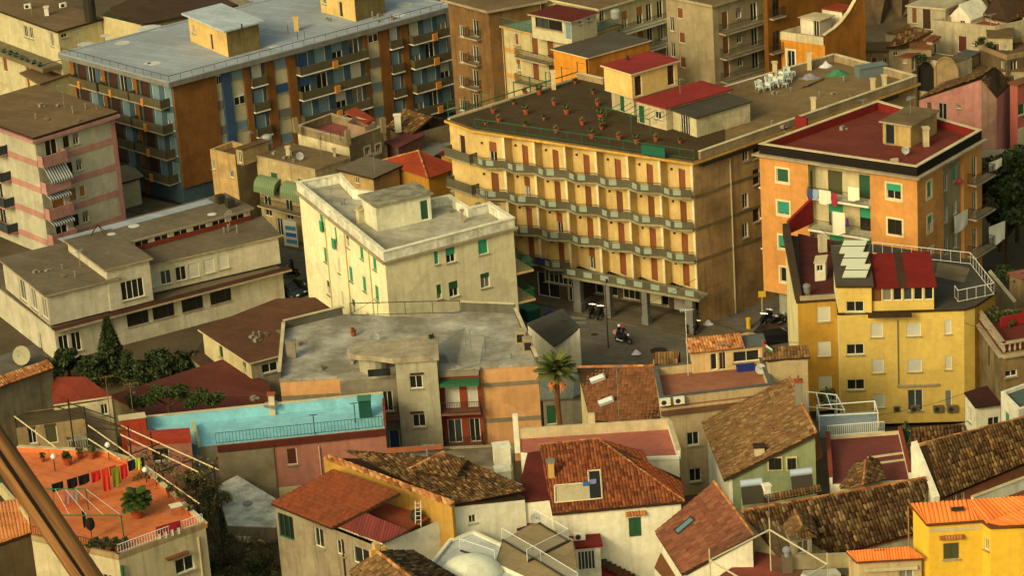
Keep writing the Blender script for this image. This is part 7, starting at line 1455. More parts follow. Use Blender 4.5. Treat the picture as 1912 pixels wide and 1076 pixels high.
# ------------------------------------------------------------------ foreground, left half
# white house with the red tiled roof
e = [P(506, 941, 13), P(619, 987, 13), P(748, 922, 15.2), P(623, 877, 15.2)]
up = (e[1]-e[0]).cross(e[3]-e[0]).normalized(); up = up if up.z > 0 else -up
GRW = mat('grey_plaster', C(150, 132, 96), .45, .5, sc=.5)
ext = P(700, 1024, 12.4); wv = [e[0]+Vector((.25, 0, -.15)), ext+Vector((.1, .25, -.15)), P(846, 962, 12.4), P(760, 918, 13.0), e[3]+Vector((0, -.1, -.1))]
b = Bld('house', 'white and grey house with a new red tiled roof and glazed corner, foreground', 'house', [Vector((v.x, v.y, 12.8)) for v in wv], 12.8, 4, GRW); b.ztop = [12.8, 12.4, 12.4, 12.8, 14.9]; b.wmats[1] = WFG; b.wmats[2] = mat('yellow_side', C(196, 150, 62), .4, .4)
b.win(0, 0, 0, 1.6, 2.0, 'x', uvz=(1.05, 11.5), panes=3, frame=IRONG, sill=False); b.win(0, 0, 0, .95, 1.6, 'x', uvz=(b.L(0)*.43, 11.4)); b.win(0, 0, 0, .8, 1.2, 'g', uvz=(b.L(0)*.64, 11.2)); b.win(0, 0, 0, 1.8, 1.4, 'x', uvz=(b.L(0)*.85, 11.1))
b.pipe(0, 640, 1010, 7, 12, FRAMEB); b.finish(); wh = b
s_ = slab3(b.o, e, .16, DARKWOOD); tiles(s_, e, TILE_N, .23, .36, .06, .05, .15)
q = [P(625, 983, 12.95), P(711, 1017, 12.45), P(764, 992, 13.3), P(678, 956, 13.95)]; s_ = slab3(b.o, q, .1, IRON, 'lean_to_roof'); tiles(s_, q, tilemat('maroon_corrugated', [C(104, 40, 34), C(118, 50, 42)], .3), .26, 1.8, .07, .02, .1, name='corrugated_sheet'); ridge(b.o, q[0], q[1], plain('white_gutter', C(200, 186, 140), .5), .06, 2)
# little courtyard terrace between roof and yellow wall
q = [P(690, 958, 12.9), P(762, 990, 12.6), P(800, 968, 12.6), P(735, 925, 12.9)]; slab3(b.o, q, .15, mat('court_terracotta', C(150, 70, 30), .4, 0, sc=.8), 'courtyard_floor')
yw = mat('yellow_gable_wall', C(190, 140, 50), .4, .35); a, c = P(607, 856, 15.4), P(846, 945, 13.8); slope_wall(a, c, 0.01, .01, .3, yw, 9, 'x', b.o) if False else None
en = (c-a); nn_ = Vector((en.y, -en.x, 0)).normalized()*.18; lo = [a-nn_, c-nn_, c+nn_, a+nn_]; MB().prism([(v.x, v.y) for v in lo], 9, [a.z, c.z, c.z, a.z]).build('gable_wall', [yw], b.o)
cp = [a+nn_*1.8+Vector((0, 0, .02)), c+nn_*1.8+Vector((0, 0, .02)), c-nn_*1.8+Vector((0, 0, .12)), a-nn_*1.8+Vector((0, 0, .12))]; tiles(b.o, cp, TILE_R, .4, .5, .06, name='coping_tiles')
tag(MB().lathe(P(778, 975, 12.4), [(.35, 0), (.45, .5), (.3, .9)], 9).build('water_barrel', [IRON], loc=P(778, 975, 12.4)), 'dark barrel in the little courtyard beside the red roof', 'barrel'); dish(P(792, 962, 12.4), .45, 'dark satellite dish in the little courtyard by the yellow wall', -1.4, IRON, .5, .8)
ld = thing('ladder', 'white ladder leaning in the little courtyard', 'ladder', P(776, 985, 12.4)); f = MB(); p = P(776, 985, 12.4); f.beam(p, p+Vector((.1, .9, 1.7)), .03).beam(p+Vector((.4, 0, 0)), p+Vector((.5, .9, 1.7)), .03)
for t in np.linspace(.1, .9, 6): f.beam(p+Vector((.1*t, .9*t, 1.7*t)), p+Vector((.1*t+.4, .9*t, 1.7*t)), .02)
f.build('rungs', [IRONW], ld)
# mossy brown roof and white wall to the right of it
q = [P(846, 945, 13.4), P(980, 930, 12.6), P(872, 862, 14.2), P(640, 856, 14.6)]
b = Bld('house', 'old house with a mossy brown tiled roof and bright white end wall, foreground', 'house', [Vector((v.x, v.y, z)) for v, z in zip([P(846, 948, 13.2), P(980, 934, 12.4), P(975, 905, 12.6), P(872, 864, 13.9), P(690, 862, 14.2)], (13.2, 12.4, 12.6, 13.9, 14.2))], 12.4, 5, WFG); b.ztop = [13.2, 12.4, 12.6, 13.9, 14.2]
b.win(0, 882, 970, .6, .7, 'x'); b.finish(); s_ = slab3(b.o, [q[0], q[1], P(955, 912, 12.9), q[2], q[3]], .1, DARKWOOD); tiles(s_, [q[0], q[1], P(955, 912, 12.9), q[2], q[3]], TILE_B, .24, .38, .07, .05, .8)
ap, bt = P(828, 846, 15.3), P(760, 880, 14.9); g0, g1, g2 = P(757, 884, 14.5), P(852, 892, 14.4), P(872, 862, 14.7); mb = Bld('roof_gablet', '', '', [P(770, 888, 14.2), P(868, 890, 14.2), P(872, 868, 14.2), P(790, 870, 14.2)], 14.4, 12.5, mat('dark_gablet', C(96, 78, 46), .4, .3), parent=b.o); mb.finish()
tiles(b.o, [bt, g1, g2, ap], TILE_B, .24, .38, .07, .05, .8, base=.1); ridge(b.o, bt, ap, TILE_R, .16)
MB().box(P(868, 985, 11)+Vector((0, 0, .6)), (.8, .6, 2.0), .3).box(P(882, 968, 11.6)+Vector((0, 0, .7)), (1.0, .9, 1.4), .3).build('chimney_block', [WFG], b.o)
# white flat roofs, dome and glass-railed terraces at the bottom
b = Bld('house', 'white flat-roofed house with a shallow dome, bottom edge', 'house', [P(800, 1060, 11), P(905, 1140, 11), P(1000, 1085, 11), P(960, 1030, 11), P(885, 995, 11), P(838, 1012, 11)], 11, 5, WFG); b.ztop = [11]*6; b.finish(); b.flat(mat('pale_grey_roof', C(196, 194, 172), .35, 0, sc=.5), ph=.2, pm=WFG)
dm = P(880, 1072, 10.9); MB().lathe(dm, [(2.3, 0), (2.2, .35), (1.8, .75), (1.2, 1.05), (.6, 1.2), (.05, 1.25)], 24).build('dome', [mat('sunlit_dome', C(240, 232, 185), .15, .1)], b.o, smooth=True)
b = Bld('house', 'white house with a tan terrace and glass railings, bottom edge', 'house', [P(925, 1052, 11.3), P(1030, 1100, 11.3), P(1080, 1060, 11.3), P(1070, 1008, 11.3), P(1000, 975, 11.3), P(938, 1010, 11.3)], 11.3, 5, WFG); b.ztop = [11.3]*6; b.finish(); b.flat(mat('tan_floor', C(158, 132, 84), .35, 0))
GR = plain('glass_rail', C(170, 170, 150), .15, alpha=.28)
for k, (a, c) in enumerate((((1000, 975), (1062, 1012)), ((1062, 1012), (985, 1050)), ((938, 1010), (1010, 1052)), ((1010, 1052), (1080, 1095)), ((925, 1052), (860, 1030)))):
    p, q = P(a[0], a[1], 11.3), P(c[0], c[1], 11.3); MB().quad(p, q, q+Vector((0, 0, 1)), p+Vector((0, 0, 1))).build('glass_railing', [GR], b.o); MB().beam(p+Vector((0, 0, 1)), q+Vector((0, 0, 1)), .03).beam(p, p+Vector((0, 0, 1)), .03).beam(q, q+Vector((0, 0, 1)), .03).build('handrail', [IRONW], b.o); MB().beam(p+Vector((0, 0, .05)), q+Vector((0, 0, .05)), .1).build('kerb', [IRON], b.o)
# gabled tile roof at the bottom edge
a, c = P(703, 1030, 13.2), P(820, 1120, 13.2); l0, l1 = P(652, 1070, 11.9), P(740, 1160, 11.9); r0, r1 = P(772, 1036, 12.2), P(900, 1110, 12.2)
b = Bld('house', 'house with an old ridged tile roof and a stone finial at the bottom edge', 'house', [Vector((v.x, v.y, 11.8)) for v in (l0, l1, r1, r0)], 11.8, 5, GRW); b.ztop = [11.8]*4; b.tops[3] = [(0, 11.8), (b.L(3)/2, 13.0), (b.L(3), 11.8)]; b.finish()
for q in ([l0, l1, c, a], [a, c, r1, r0]): tiles(b.o, q, TILE_D if q[0] is a else TILE_C, .26, .42, .1, .05, .6)
ridge(b.o, a, c, TILE_R, .13); MB().box(a+Vector((0, 0, .25)), (.4, .5, .8), .5).box(a+Vector((.45, .1, .1)), (.4, .4, .5), .5).box(a+Vector((-.3, -.2, -.2)), (.35, .35, .9), .5).build('finial', [mat('sunlit_stone', C(205, 160, 84), .5, .3)], b.o)
# white sheet-roof hut and garden
q = [P(404, 908, 6.1), P(425, 982, 5.9), P(516, 985, 5.9), P(515, 932, 6.3), P(443, 888, 6.5)]; b = Bld('shed', 'shed with a whitewashed sheet roof in the garden', 'shed', [Vector((v.x, v.y, 5.8)) for v in q], 5.8, 3.5, GRW); b.finish(); slab3(b.o, q, .14, mat('white_sheet_roof', C(206, 198, 164), .9, 0, sc=.7, dcol=C(120, 116, 96)), edge=CAPP); MB().lathe(P(462, 942, 6.2), [(.4, 0), (.36, .15), (.1, .2)], 12).build('roof_vent', [STEEL], b.o)
p = P(455, 1008, 4.6); tag(MB().box(p+Vector((0, 0, .2)), (1.5, .9, .4), -.5).build('white_cover', [plain('cream_cover', C(205, 192, 140), .6)], loc=p), 'cream rectangular cover lying in the bare garden', 'cover')
o = thing('hose_ring', 'yellow ring of hose hanging by the garden shed', 'hose', P(478, 1030, 4.6)); c = P(480, 1024, 5.2); f = MB(); pts = [c+Vector((.75*math.cos(t), .2*math.cos(t), .65*math.sin(t))) for t in np.linspace(-2.6, 1.4, 14)]; f.path(pts, .07, 6); f.build('hose', [plain('hose_yellow', C(205, 160, 60), .5)], o)
def bare(p, h, label, n=10, m=None, group=None):
    o = thing('bare_shrub', label, 'shrub', p, group); f = MB()
    def br(a, d_, L, r, k):
        q = a+d_*L; f.beam(a, q, r, 4, 0, r*.6)
        if k:
            for _ in range(3): dd_ = (d_+Vector((random.uniform(-.8, .8), random.uniform(-.8, .8), random.uniform(-.2, .6)))).normalized(); br(a+d_*L*random.uniform(.5, 1), dd_, L*.65, r*.55, k-1)
    for _ in range(n): br(Vector(p), Vector((random.uniform(-.6, .6), random.uniform(-.6, .6), 1)).normalized(), h*.4, .035, 3)
    f.build('branches', [m or mat('pale_twigs', C(120, 100, 66), .3, 0)], o); return o
gl = ['beside the terrace house wall', 'under the pale pergola pole', 'below the whitewashed shed', 'at the bottom edge left of the glazed corner', 'behind the yellow hose ring', 'in the middle of the garden', 'at the bottom edge near the terrace corner', 'against the grey house wall']
for k, (x, y) in enumerate(((405, 1010), (420, 965), (450, 1035), (500, 1072), (490, 1040), (440, 1060), (405, 1072), (515, 1066))): bare(P(x, y, 4.4), 3.0, 'bare twiggy shrub '+gl[k], 6, None, 'bare shrubs in the garden')
gs = ['next to the terrace corner', 'below the pergola pole end', 'above the cream cover', 'below the hose ring', 'at the foot of the terrace house', 'by the grey house corner', 'under the pergola end', 'under the middle of the pergola', 'beside the right white globe lamp', 'at the left corner of the whitewashed shed', 'at the bottom edge below the hose ring', 'between shed and cream cover', 'right of the cream cover', 'at the bottom edge near the terrace wall', 'under the front eave of the whitewashed shed']
for k, (x, y, r) in enumerate(((395, 965, 1.0), (415, 990, 1.1), (436, 1000, 1.0), (470, 1062, 1.3), (420, 1050, 1.3), (505, 1050, 1.1), (388, 925, 1.0), (360, 905, 1.0), (330, 890, .8), (412, 945, 1.0), (490, 1076, 1.3), (432, 1022, .8), (492, 1034, .9), (400, 1076, 1.3), (514, 1036, .9))):
    shrub(P(x, y, 4.2 if y > 950 else 6.5), r, 'leafy garden shrub '+gs[k], 520, [LEAF3, LEAF2, LEAF4][k % 3], .15, 'garden shrubs')
cs = np.array([P(random.uniform(385, 520), random.uniform(985, 1085), 4.4) for _ in range(60)]+[P(random.uniform(330, 410), random.uniform(885, 960), 6.2) for _ in range(30)]); V, F = leaves(9000, cloud(cs, .55), .12); o = leafobj('ground_cover', V, F, leafmat('weeds', (.07, .075, .025), (.22, .2, .09)), None, P(450, 1040, 4.4), 'stuff'); tag(o, 'tangled weeds covering the garden ground', 'weeds')
# terrace house
TF = mat('terracotta_terrace', C(212, 112, 50), .5, 0, sc=.5, dcol=C(176, 84, 36)); TCR = mat('terrace_cream', C(196, 176, 124), .35, .5); TZ3 = 13.5
tv = [P(60, 1010, TZ3), P(222, 1046, TZ3), P(384, 986, TZ3), P(262, 872, TZ3), P(196, 850, TZ3), P(34, 842, TZ3)]
b = Bld('house', 'cream house with a sunlit terracotta roof terrace and laundry, bottom left', 'house', tv, TZ3, 4.5, TCR); b.ztop = [TZ3]*6; b.win(1, 330, 1078, 1.6, 1.2, 'x', uvz=(b.L(1)*.72, 11.2)); b.win(0, 0, 0, .9, 1.3, 'x', uvz=(b.L(0)-1.3, 11.4)); b.finish(); b.flat(TF, dz=0)
u, z = b.uv(1, 330, 1056); b.strip(1, u-.9, u+.9, 12.15, 12.3, mat('brown_hood', C(120, 74, 36), .3, 0), .4, 'window_hood')
for i in (0, 1): L = b.L(i); wallseg(b.pt(i, 0, 0, -.15), b.pt(i, L, 0, -.15), .45, .3, mat('terrace_parapet', C(170, 140, 86), .6, .5), TZ3-.05, 'parapet', b.o); r = railing([b.pt(i, .1, TZ3+.4, -.15), b.pt(i, L-.1, TZ3+.4, -.15)], .7, .22, .02); r.build('railing', [IRONW if i else IRON], b.o)
for i, h in ((2, .35), (3, .4), (4, .4)): a, c = b.V[i], b.V[(i+1) % 6]; wallseg(a, c, h, .3, TF, TZ3-.05, 'kerb', b.o, CAPP)
b.pipe(1, 226, 1060, 5, 13, IRONG, .12); b.pipe(1, 372, 1030, 5, 13, CREAMP if False else plain('cream_pipe', C(186, 164, 104)), .08)
wallseg(P(70, 958, TZ3), P(290, 905, TZ3), .28, .35, TF, TZ3-.05, 'step', b.o)
# globe lamps
for k, (x, y, h) in enumerate(((103, 880, 1.0), (204, 858, 1.0), (274, 905, 1.0))):
    p = P(x, y, TZ3); o = thing('globe_lamp', ['left white globe lamp on the terracotta terrace', 'middle white globe lamp at the back of the terracotta terrace', 'right white globe lamp behind the potted palm'][k], 'lamp', p); MB().beam(p, p+Vector((0, 0, h)), .04, 6).build('post', [IRON], o)
    MB().lathe(p+Vector((0, 0, h)), [(.05, 0), (.16, .06), (.22, .2), (.2, .32), (.1, .42), (.02, .44)], 12).build('globe', [plain('globe_white', C(240, 232, 205), .3)], o, smooth=True)
# washing line
la, lb_ = PR(96, 902, 190.5), PR(268, 852, 190.5)
la = P(96, 905, 15.3); lb_ = P(268, 853, 15.3); ln = thing('washing_line', 'washing line full of clothes across the terracotta terrace', 'washing line', P(96, 960, TZ3))
f = MB().beam(la, lb_, .012, 3); 
for p in (la, lb_): f.beam(Vector((p.x, p.y, TZ3)), p+Vector((0, 0, .1)), .04, 6)
f.build('line_and_posts', [STEEL], ln)
BK, RD, OL, LM = fab('black', 22, 20, 18), fab('red', 200, 20, 22), fab('olive', 130, 130, 30), fab('lime', 190, 205, 30)
for t0, t1, dr_, m_, lb in ((.0, .12, .62, BK, 'black shirt at the left end of the washing line'), (.16, .27, .8, BK, 'black trousers folded over the washing line, second from the left'), (.28, .4, .75, BK, 'black shirt third on the washing line'), (.42, .52, .85, RD, 'red shirt left of the long red towel'), (.53, .61, 2.0, fab('orange_red', 225, 50, 20), 'long orange-red towel in the middle of the washing line'), (.62, .69, .7, RD, 'small red cloth above the olive towel'), (.64, .73, 1.5, OL, 'olive green towel on the washing line'), (.735, .81, 1.1, RD, 'red shirt right of the olive towel'), (.82, .9, .8, fab('navy', 24, 26, 40), 'navy trousers near the right end of the washing line'), (.905, .96, .95, LM, 'lime green shirt near the right end of the washing line'), (.965, .995, .8, BK, 'black sock bundle at the right end of the washing line')):
    a, c = la+(lb_-la)*t0, la+(lb_-la)*t1
    if 'olive' in lb and 'small' not in lb: a, c = a+Vector((0, -.15, -.1)), c+Vector((0, -.15, -.1))
    cloth(a, c, dr_, lb, m_, 'laundry', 'shirt' if 'shirt' in lb else 'laundry', .06, None)
# second drying frame with green pipe
A0, A1 = P(98, 905+58, 15.2), P(226, 963, 15.2); o = thing('drying_frame', 'green pipe drying frame with pale cords on the terrace', 'drying frame', P(226, 1035, TZ3)); f = MB().beam(A0, A1, .05, 6).beam(A1, Vector((A1.x, A1.y, TZ3)), .06, 6).beam(A0, Vector((A0.x, A0.y, TZ3)), .06, 6)
B0, B1 = P(84, 914, 15.2), P(160, 914, 15.2); f.beam(B0, B1, .05, 6).beam(B0, Vector((B0.x, B0.y, TZ3)), .05, 6).beam(B1, Vector((B1.x, B1.y, TZ3)), .05, 6); f.build('pipes', [IRONG], o); f = MB()
for t in np.linspace(0, 1, 5): f.beam(B0+(B1-B0)*t, A0+(A1-A0)*t, .018, 3)
f.build('cords', [IRONW], o)
cloth(P(118, 918, 15.1), P(131, 917, 15.1), 1.0, 'dull pink towel on the drying frame', fab('dull_pink', 150, 90, 76)); cloth(P(134, 917, 15.1), P(146, 916, 15.1), .9, 'grey cloth on the drying frame', fab('grey', 128, 108, 96)); cloth(P(152, 955, 15.1), P(158, 954, 15.1), 1.3, 'dark trousers hanging from the drying frame', BK)
cloth(P(290, 985, 14.8), P(336, 972, 14.8), .75, 'crimson cloth over the front railing of the terrace', fab('crimson2', 150, 16, 30))
for k in range(4): cloth(P(294+12*k, 999-4*k, 14.3), P(299+12*k, 997-4*k, 14.3), .5, 'small white sock on the front railing of the terrace', fab('white', 222, 212, 170), group='white socks on the terrace railing')
# big potted palm
p = P(257, 966, TZ3); o = palm(p+Vector((0, 0, .7)), .55, 'bushy palm in a big terracotta pot on the terrace', 1.35, 34, .16, BARK, leafmat('cycad_green', (.015, .04, .01), (.06, .1, .02)), None, 1.1); MB().lathe(p, [(.38, 0), (.52, .72), (.58, .74), (.58, .86), (.5, .86)], 14).build('pot', [plain('terracotta', C(170, 72, 28))], o)
for k in range(12):
    x = 168+k*6; pot_plant(P(x, 1032-(k % 3)*5, TZ3), .8, 'small potted plant crowded along the front wall of the terrace', 'pots along the terrace front', [LEAF2, LEAF3, LEAF][k % 3], 60)
tag(MB().lathe(P(172, 1008, TZ3)+Vector((0, 0, .7)), [(.05, 0), (.3, .25), (.35, .6), (.25, .95), (.05, 1.05)], 8).beam(P(172, 1008, TZ3), P(172, 1008, TZ3)+Vector((0, 0, .8)), .03).build('mop_bundle', [BK], loc=P(172, 1008, TZ3)), 'dark bundle on a stick at the front of the terrace', 'bundle')
pot_plant(P(127, 868, TZ3), 1.2, 'potted plant at the back wall between the globe lamps', None, LEAF2, 90)
# pergola of pale poles with vines
o = thing('vine_pergola', 'pergola of pale poles and bare vines behind the terracotta terrace', 'pergola', P(300, 930, 8)); PW = plain('pale_timber', C(205, 178, 120), .6); f = MB(); pz_ = 14.2
lines = [((165, 795), (372, 941)), ((225, 795), (408, 878)), ((225, 812), (370, 882)), ((27, 778), (104, 836)), ((165, 820), (225, 858))]
for (a, c) in lines: f.beam(P(*a, pz_), P(*c, pz_), .055, 6)
f.build('poles', [PW], o); f = MB()
for x, y in ((240, 806), (282, 818), (300, 850), (360, 872), (400, 880), (330, 910), (370, 935), (128, 756), (158, 770)): p = P(x, y, pz_); f.beam(Vector((p.x, p.y, 6)), p+Vector((0, 0, .5)), .06, 6)
for a, c in (((240, 806), (170, 798)), ((300, 828), (240, 850)), ((360, 858), (290, 885)), ((400, 880), (340, 915)), ((105, 760), (240, 800)), ((125, 752), (215, 782)), ((130, 776), (236, 800))): f.beam(P(*a, pz_), P(*c, pz_), .05, 5)
f.build('dark_posts', [DARKWOOD], o); f = MB()
for k in range(150):
    t = random.random(); (a, c) = random.choice(lines[:3]); p = P(a[0]+(c[0]-a[0])*t+random.uniform(-18, 18), a[1]+(c[1]-a[1])*t+random.uniform(-8, 12), pz_); q = p
    for s in range(4): r_ = q+Vector((random.uniform(-.35, .35), random.uniform(-.35, .35), random.uniform(-.25, .12))); f.beam(q, r_, .016, 3); q = r_
f.build('vines', [mat('vine_brown', C(84, 62, 36), .3, 0)], o)
V, F = leaves(1500, cloud(np.array([P(random.uniform(250, 400), random.uniform(850, 900), 13.6) for _ in range(24)]), .5), .12); leafobj('vine_leaves', V, F, LEAF3, o)
# grey stone house and red-roofed neighbours, left edge
b = Bld('house', 'grey weathered stone house with a tiled edge and a dish on its roof, left edge', 'house', [P(-60, 745, 11.6), P(97, 690, 11.6), P(62, 648, 11.6), P(-60, 690, 11.6)], 11.6, 4, mat('grey_stone_wall', C(118, 106, 76), .6, .6, sc=.5)); b.ztop = [11.6]*4; b.finish(); b.flat(mat('grey_brown_deck', C(104, 92, 70), .5, 0), over=.15, th=.15, edge=TILE_R)
q = [b.pt(0, 0, 11.8, .4), b.pt(0, b.L(0), 11.8, .4), b.pt(0, b.L(0), 12.3, -.6), b.pt(0, 0, 12.3, -.6)]; tiles(b.o, q, TILE_R, .22, .42, .07, name='eaves_tiles')
dish(P(44, 682, 11.8), .85, 'large pale satellite dish on the grey stone house', -1.9, plain('dish_cream', C(150, 140, 100), .6), .35, .9)
e = [P(100, 758, 9.0), P(208, 742, 9.0), P(160, 706, 10.6), P(95, 706, 10.6)]; b = Bld('house', 'old white house with a flat red roof slope beside the grey stone house', 'house', [Vector((v.x, v.y, z)) for v, z in zip(e, (8.8, 8.8, 10.3, 10.3))], 8.8, 4, WDIRTY); b.ztop = [8.8, 8.8, 10.3, 10.3]; b.win(0, 195, 765, .6, 1.0, 'g'); b.finish(); slab3(b.o, [v+Vector((0, 0, .1)) for v in e], .16, mat('rust_red_roof', C(124, 46, 26), .35, 0, sc=.5), edge=CAPP)
b = Bld('outbuilding', 'old cream outbuilding with a ruined roof under the grey stone house', 'building', [P(30, 800, 8.6), P(158, 782, 8.6), P(150, 756, 8.6), P(26, 772, 8.6)], 8.6, 4, OLDC); b.ztop = [8.6]*4; b.wins(0, [(60, 812)], .7, 1.6, 'x'); b.win(0, 95, 805, 1.0, 1.8, 'd', 'olive'); b.finish(); b.flat(mat('mossy_ruin_roof', C(86, 72, 44), .7, 0))
b = Bld('outbuilding', 'pale ribbed metal gate and wall behind the terrace', 'wall', [P(125, 822, 11), P(165, 815, 11), P(164, 808, 11), P(124, 815, 11)], 11, 6, mat('pale_rib', C(160, 150, 116), .4, .5)); b.ztop = [11]*4; b.finish()
for k in range(9): MB().beam(b.pt(0, .1+k*b.L(0)/9, 8, .05), b.pt(0, .1+k*b.L(0)/9, 10.8, .05), .05).build('rib', [b.wm], b.o)
for k, (x, y) in enumerate(((208, 735), (252, 770))): antenna(P(x, y+(60 if k == 0 else 30), 7.5), 4.6-.4*k, ['left tall thin TV antenna above the red roofs', 'right tall thin TV antenna beside the umbrella pine'][k], 1.1, .25, 5, m=plain('rusty_mast', C(120, 92, 50), .6))
# low tiled roof and wall in the bottom left corner
e = [P(-40, 1030, 12.2), P(82, 990, 12.2), P(50, 930, 13.2), P(-40, 950, 13.2)]; b = Bld('house', 'corner of a house with an orange ribbed roof, bottom left', 'house', [Vector((v.x, v.y, 12)) for v in e], 12, 5, mat('brown_wall', C(96, 78, 48), .5, .5)); b.finish(); s_ = slab3(b.o, e, .15, DARKWOOD); tiles(s_, e, tilemat('light_ribbed_tiles', [C(190, 110, 50), C(205, 130, 66)], .3), .26, 1.6, .07, .02, .2, down=(.25, -1, 0)); wallseg(P(0, 905, 13), P(70, 985, 13), .9, .3, CREAMP, 12.2, 'parapet', b.o)
for k, (x, y) in enumerate(((20, 1072), (60, 1068), (95, 1074), (0, 890), (15, 900))): shrub(P(x, y, 8 if y > 1000 else 12.5), 1.0, ['dark shrub in the bottom left corner', 'dark shrub under the brown wall, bottom left', 'dark shrub right of the brown wall, bottom left', 'dark plant behind the ribbed roof at the left edge', 'second dark plant behind the ribbed roof at the left edge'][k], 420, LEAF, .18)
# weathered wooden pole close to the camera, leaning over the corner
dep = 15.0
def PD(x, y, d_): v = ray(x, y); return CPOS+v*(d_/FOC)
a, c = PD(-90, 705, dep), PD(230, 1180, dep); o = thing('wooden_pole', 'thick weathered wooden pole leaning across the bottom left corner', 'pole', c+(c-a)*2.6)
def log(a, c, r, m, name, par):
    d_ = (c-a).normalized(); s_ = d_.orthogonal().normalized(); t_ = d_.cross(s_); n, k = 14, 26; vs = []
    for i in range(k+1):
        for j in range(n):
            an = 2*math.pi*j/n; rr = r*(1+.05*math.sin(3*an+.6*i)+random.uniform(-.02, .02)); vs.append(a+(c-a)*(i/k)+(s_*math.cos(an)+t_*math.sin(an))*rr)
    fs = [(i*n+j, i*n+(j+1) % n, (i+1)*n+(j+1) % n, (i+1)*n+j) for i in range(k) for j in range(n)]; return MB().add(vs, fs).build(name, [m], par, smooth=True)
WD = bpy.data.materials.new('weathered_wood'); nt2, bs = _nodes(WD); pz2 = posn(nt2, 1, 1, 1); tcn = N(nt2, 'ShaderNodeNewGeometry')
dv = (c-a).normalized(); mpg = N(nt2, 'ShaderNodeMapping'); mpg.inputs['Rotation'].default_value = dv.to_track_quat('Z', 'Y').inverted().to_euler(); mpg2 = N(nt2, 'ShaderNodeMapping'); mpg2.inputs['Scale'].default_value = (30, 30, 1.6); nt2.links.new(tcn.outputs['Position'], mpg.inputs['Vector']); nt2.links.new(mpg.outputs[0], mpg2.inputs['Vector'])
g1 = ramp(nt2, noise(nt2, 1, 6, mpg2.outputs[0], .65), .35, .68); col = mixc(nt2, g1, C(92, 54, 20), C(158, 104, 44)); nt2.links.new(col, bs.inputs['Base Color']); bs.inputs['Roughness'].default_value = .8
log(a, c+(c-a)*2.6, .074, WD, 'pole', o); vd = (a-CPOS).normalized(); sd = vd.cross((c-a).normalized()); MB().beam(a-vd*.069+sd*.012, c+(c-a)*2.6-vd*.069+sd*.012, .011, 5).build('crack', [plain('crack_dark', (.008, .005, .003), .9)], o)
# ------------------------------------------------------------------ streets
def ribbon(c0, c1, off0, off1, z, name, m, th=0):
    d_ = (c1-c0).normalized(); s_ = Vector((-d_.y, d_.x, 0)); q = [c0+s_*off0, c1+s_*off0, c1+s_*off1, c0+s_*off1]
    mb = MB()
    if th: mb.prism([(v.x, v.y) for v in q], z-th, z)
    else: mb.poly([(v.x, v.y, z) for v in q])
    o = mb.build(name, [m]); o['kind'] = 'structure'; return o
r0, r1 = P(300, 430, 0), P(1700, 775, 0); r0, r1 = P(545, 502, 0), P(1160, 645, 0); dv = (r1-r0).normalized(); sv = Vector((-dv.y, dv.x, 0)); r0 = r0-dv*40; r1 = r1+dv*22
ASPH = mat('asphalt', C(108, 98, 78), .4, 0, sc=.3, fine=.2); PAV = mat('pavement', C(104, 90, 64), .45, 0, sc=.5)
ribbon(r0, r1, -5.0, 4.4, .006, 'road', ASPH); ribbon(r0, r1, 4.4, 8.6, .14, 'pavement', PAV, .15); ribbon(r0, r1, -7.2, -5.0, .13, 'pavement', PAV, .15)
s0, s1 = P(1395, 660, 0), P(1440, 560, 0); 
sd_ = ribbon(P(1330, 640, 0), P(1470, 520, 0), -4, 3, .01, 'road', ASPH)
yd = MB().poly([P(x, y, .004) for x, y in ((205, 400), (360, 380), (300, 340), (200, 360))]).build('yard', [mat('dark_yard', C(60, 42, 28), .4, 0)]); yd['kind'] = 'structure'
ZW = mat('zebra_white', C(140, 132, 104), .5, 0, sc=2)
c = P(1070, 600, 0)
for k in range(2):
    p0_ = P(1052, 592+9*k, 0); p1_ = P(1094, 596+8*k, 0); e_ = (p1_-p0_).normalized(); s_ = Vector((-e_.y, e_.x, 0))*.28; o = MB().poly([(v.x, v.y, .012) for v in (p0_-s_, p1_-s_, p1_+s_, p0_+s_)]).build('road_marking', [ZW]); o['kind'] = 'structure'
p = P(1136, 650, 0); o = thing('street_lamp', 'thin dark street lamp post at the kerb beside the motorbike', 'street lamp', p); MB().beam(p, p+Vector((0, 0, 6.2)), .07, 8, 0, .05).build('post', [IRON], o); MB().beam(p+Vector((0, 0, 6.2)), p+Vector((.2, 1.0, 6.4)), .04, 6).build('arm', [IRON], o); MB().box(p+Vector((.25, 1.2, 6.38)), (.25, .6, .12)).build('lamp_head', [IRON], o)
antenna(P(1285, 702, 11.5), 6.6*.9, 'tall white-headed TV antenna in front of the street', 1.1, .1, 8, m=plain('white_alu', C(190, 185, 160), .4))
antenna(P(1157, 800, 10), 5.5, 'thin antenna mast above the brown roof with skylights', .9, .4, 5); antenna(P(1437, 985, 13.6), 2.6, 'pale antenna pole at the peak of the net canopy', .6, .3, 4)
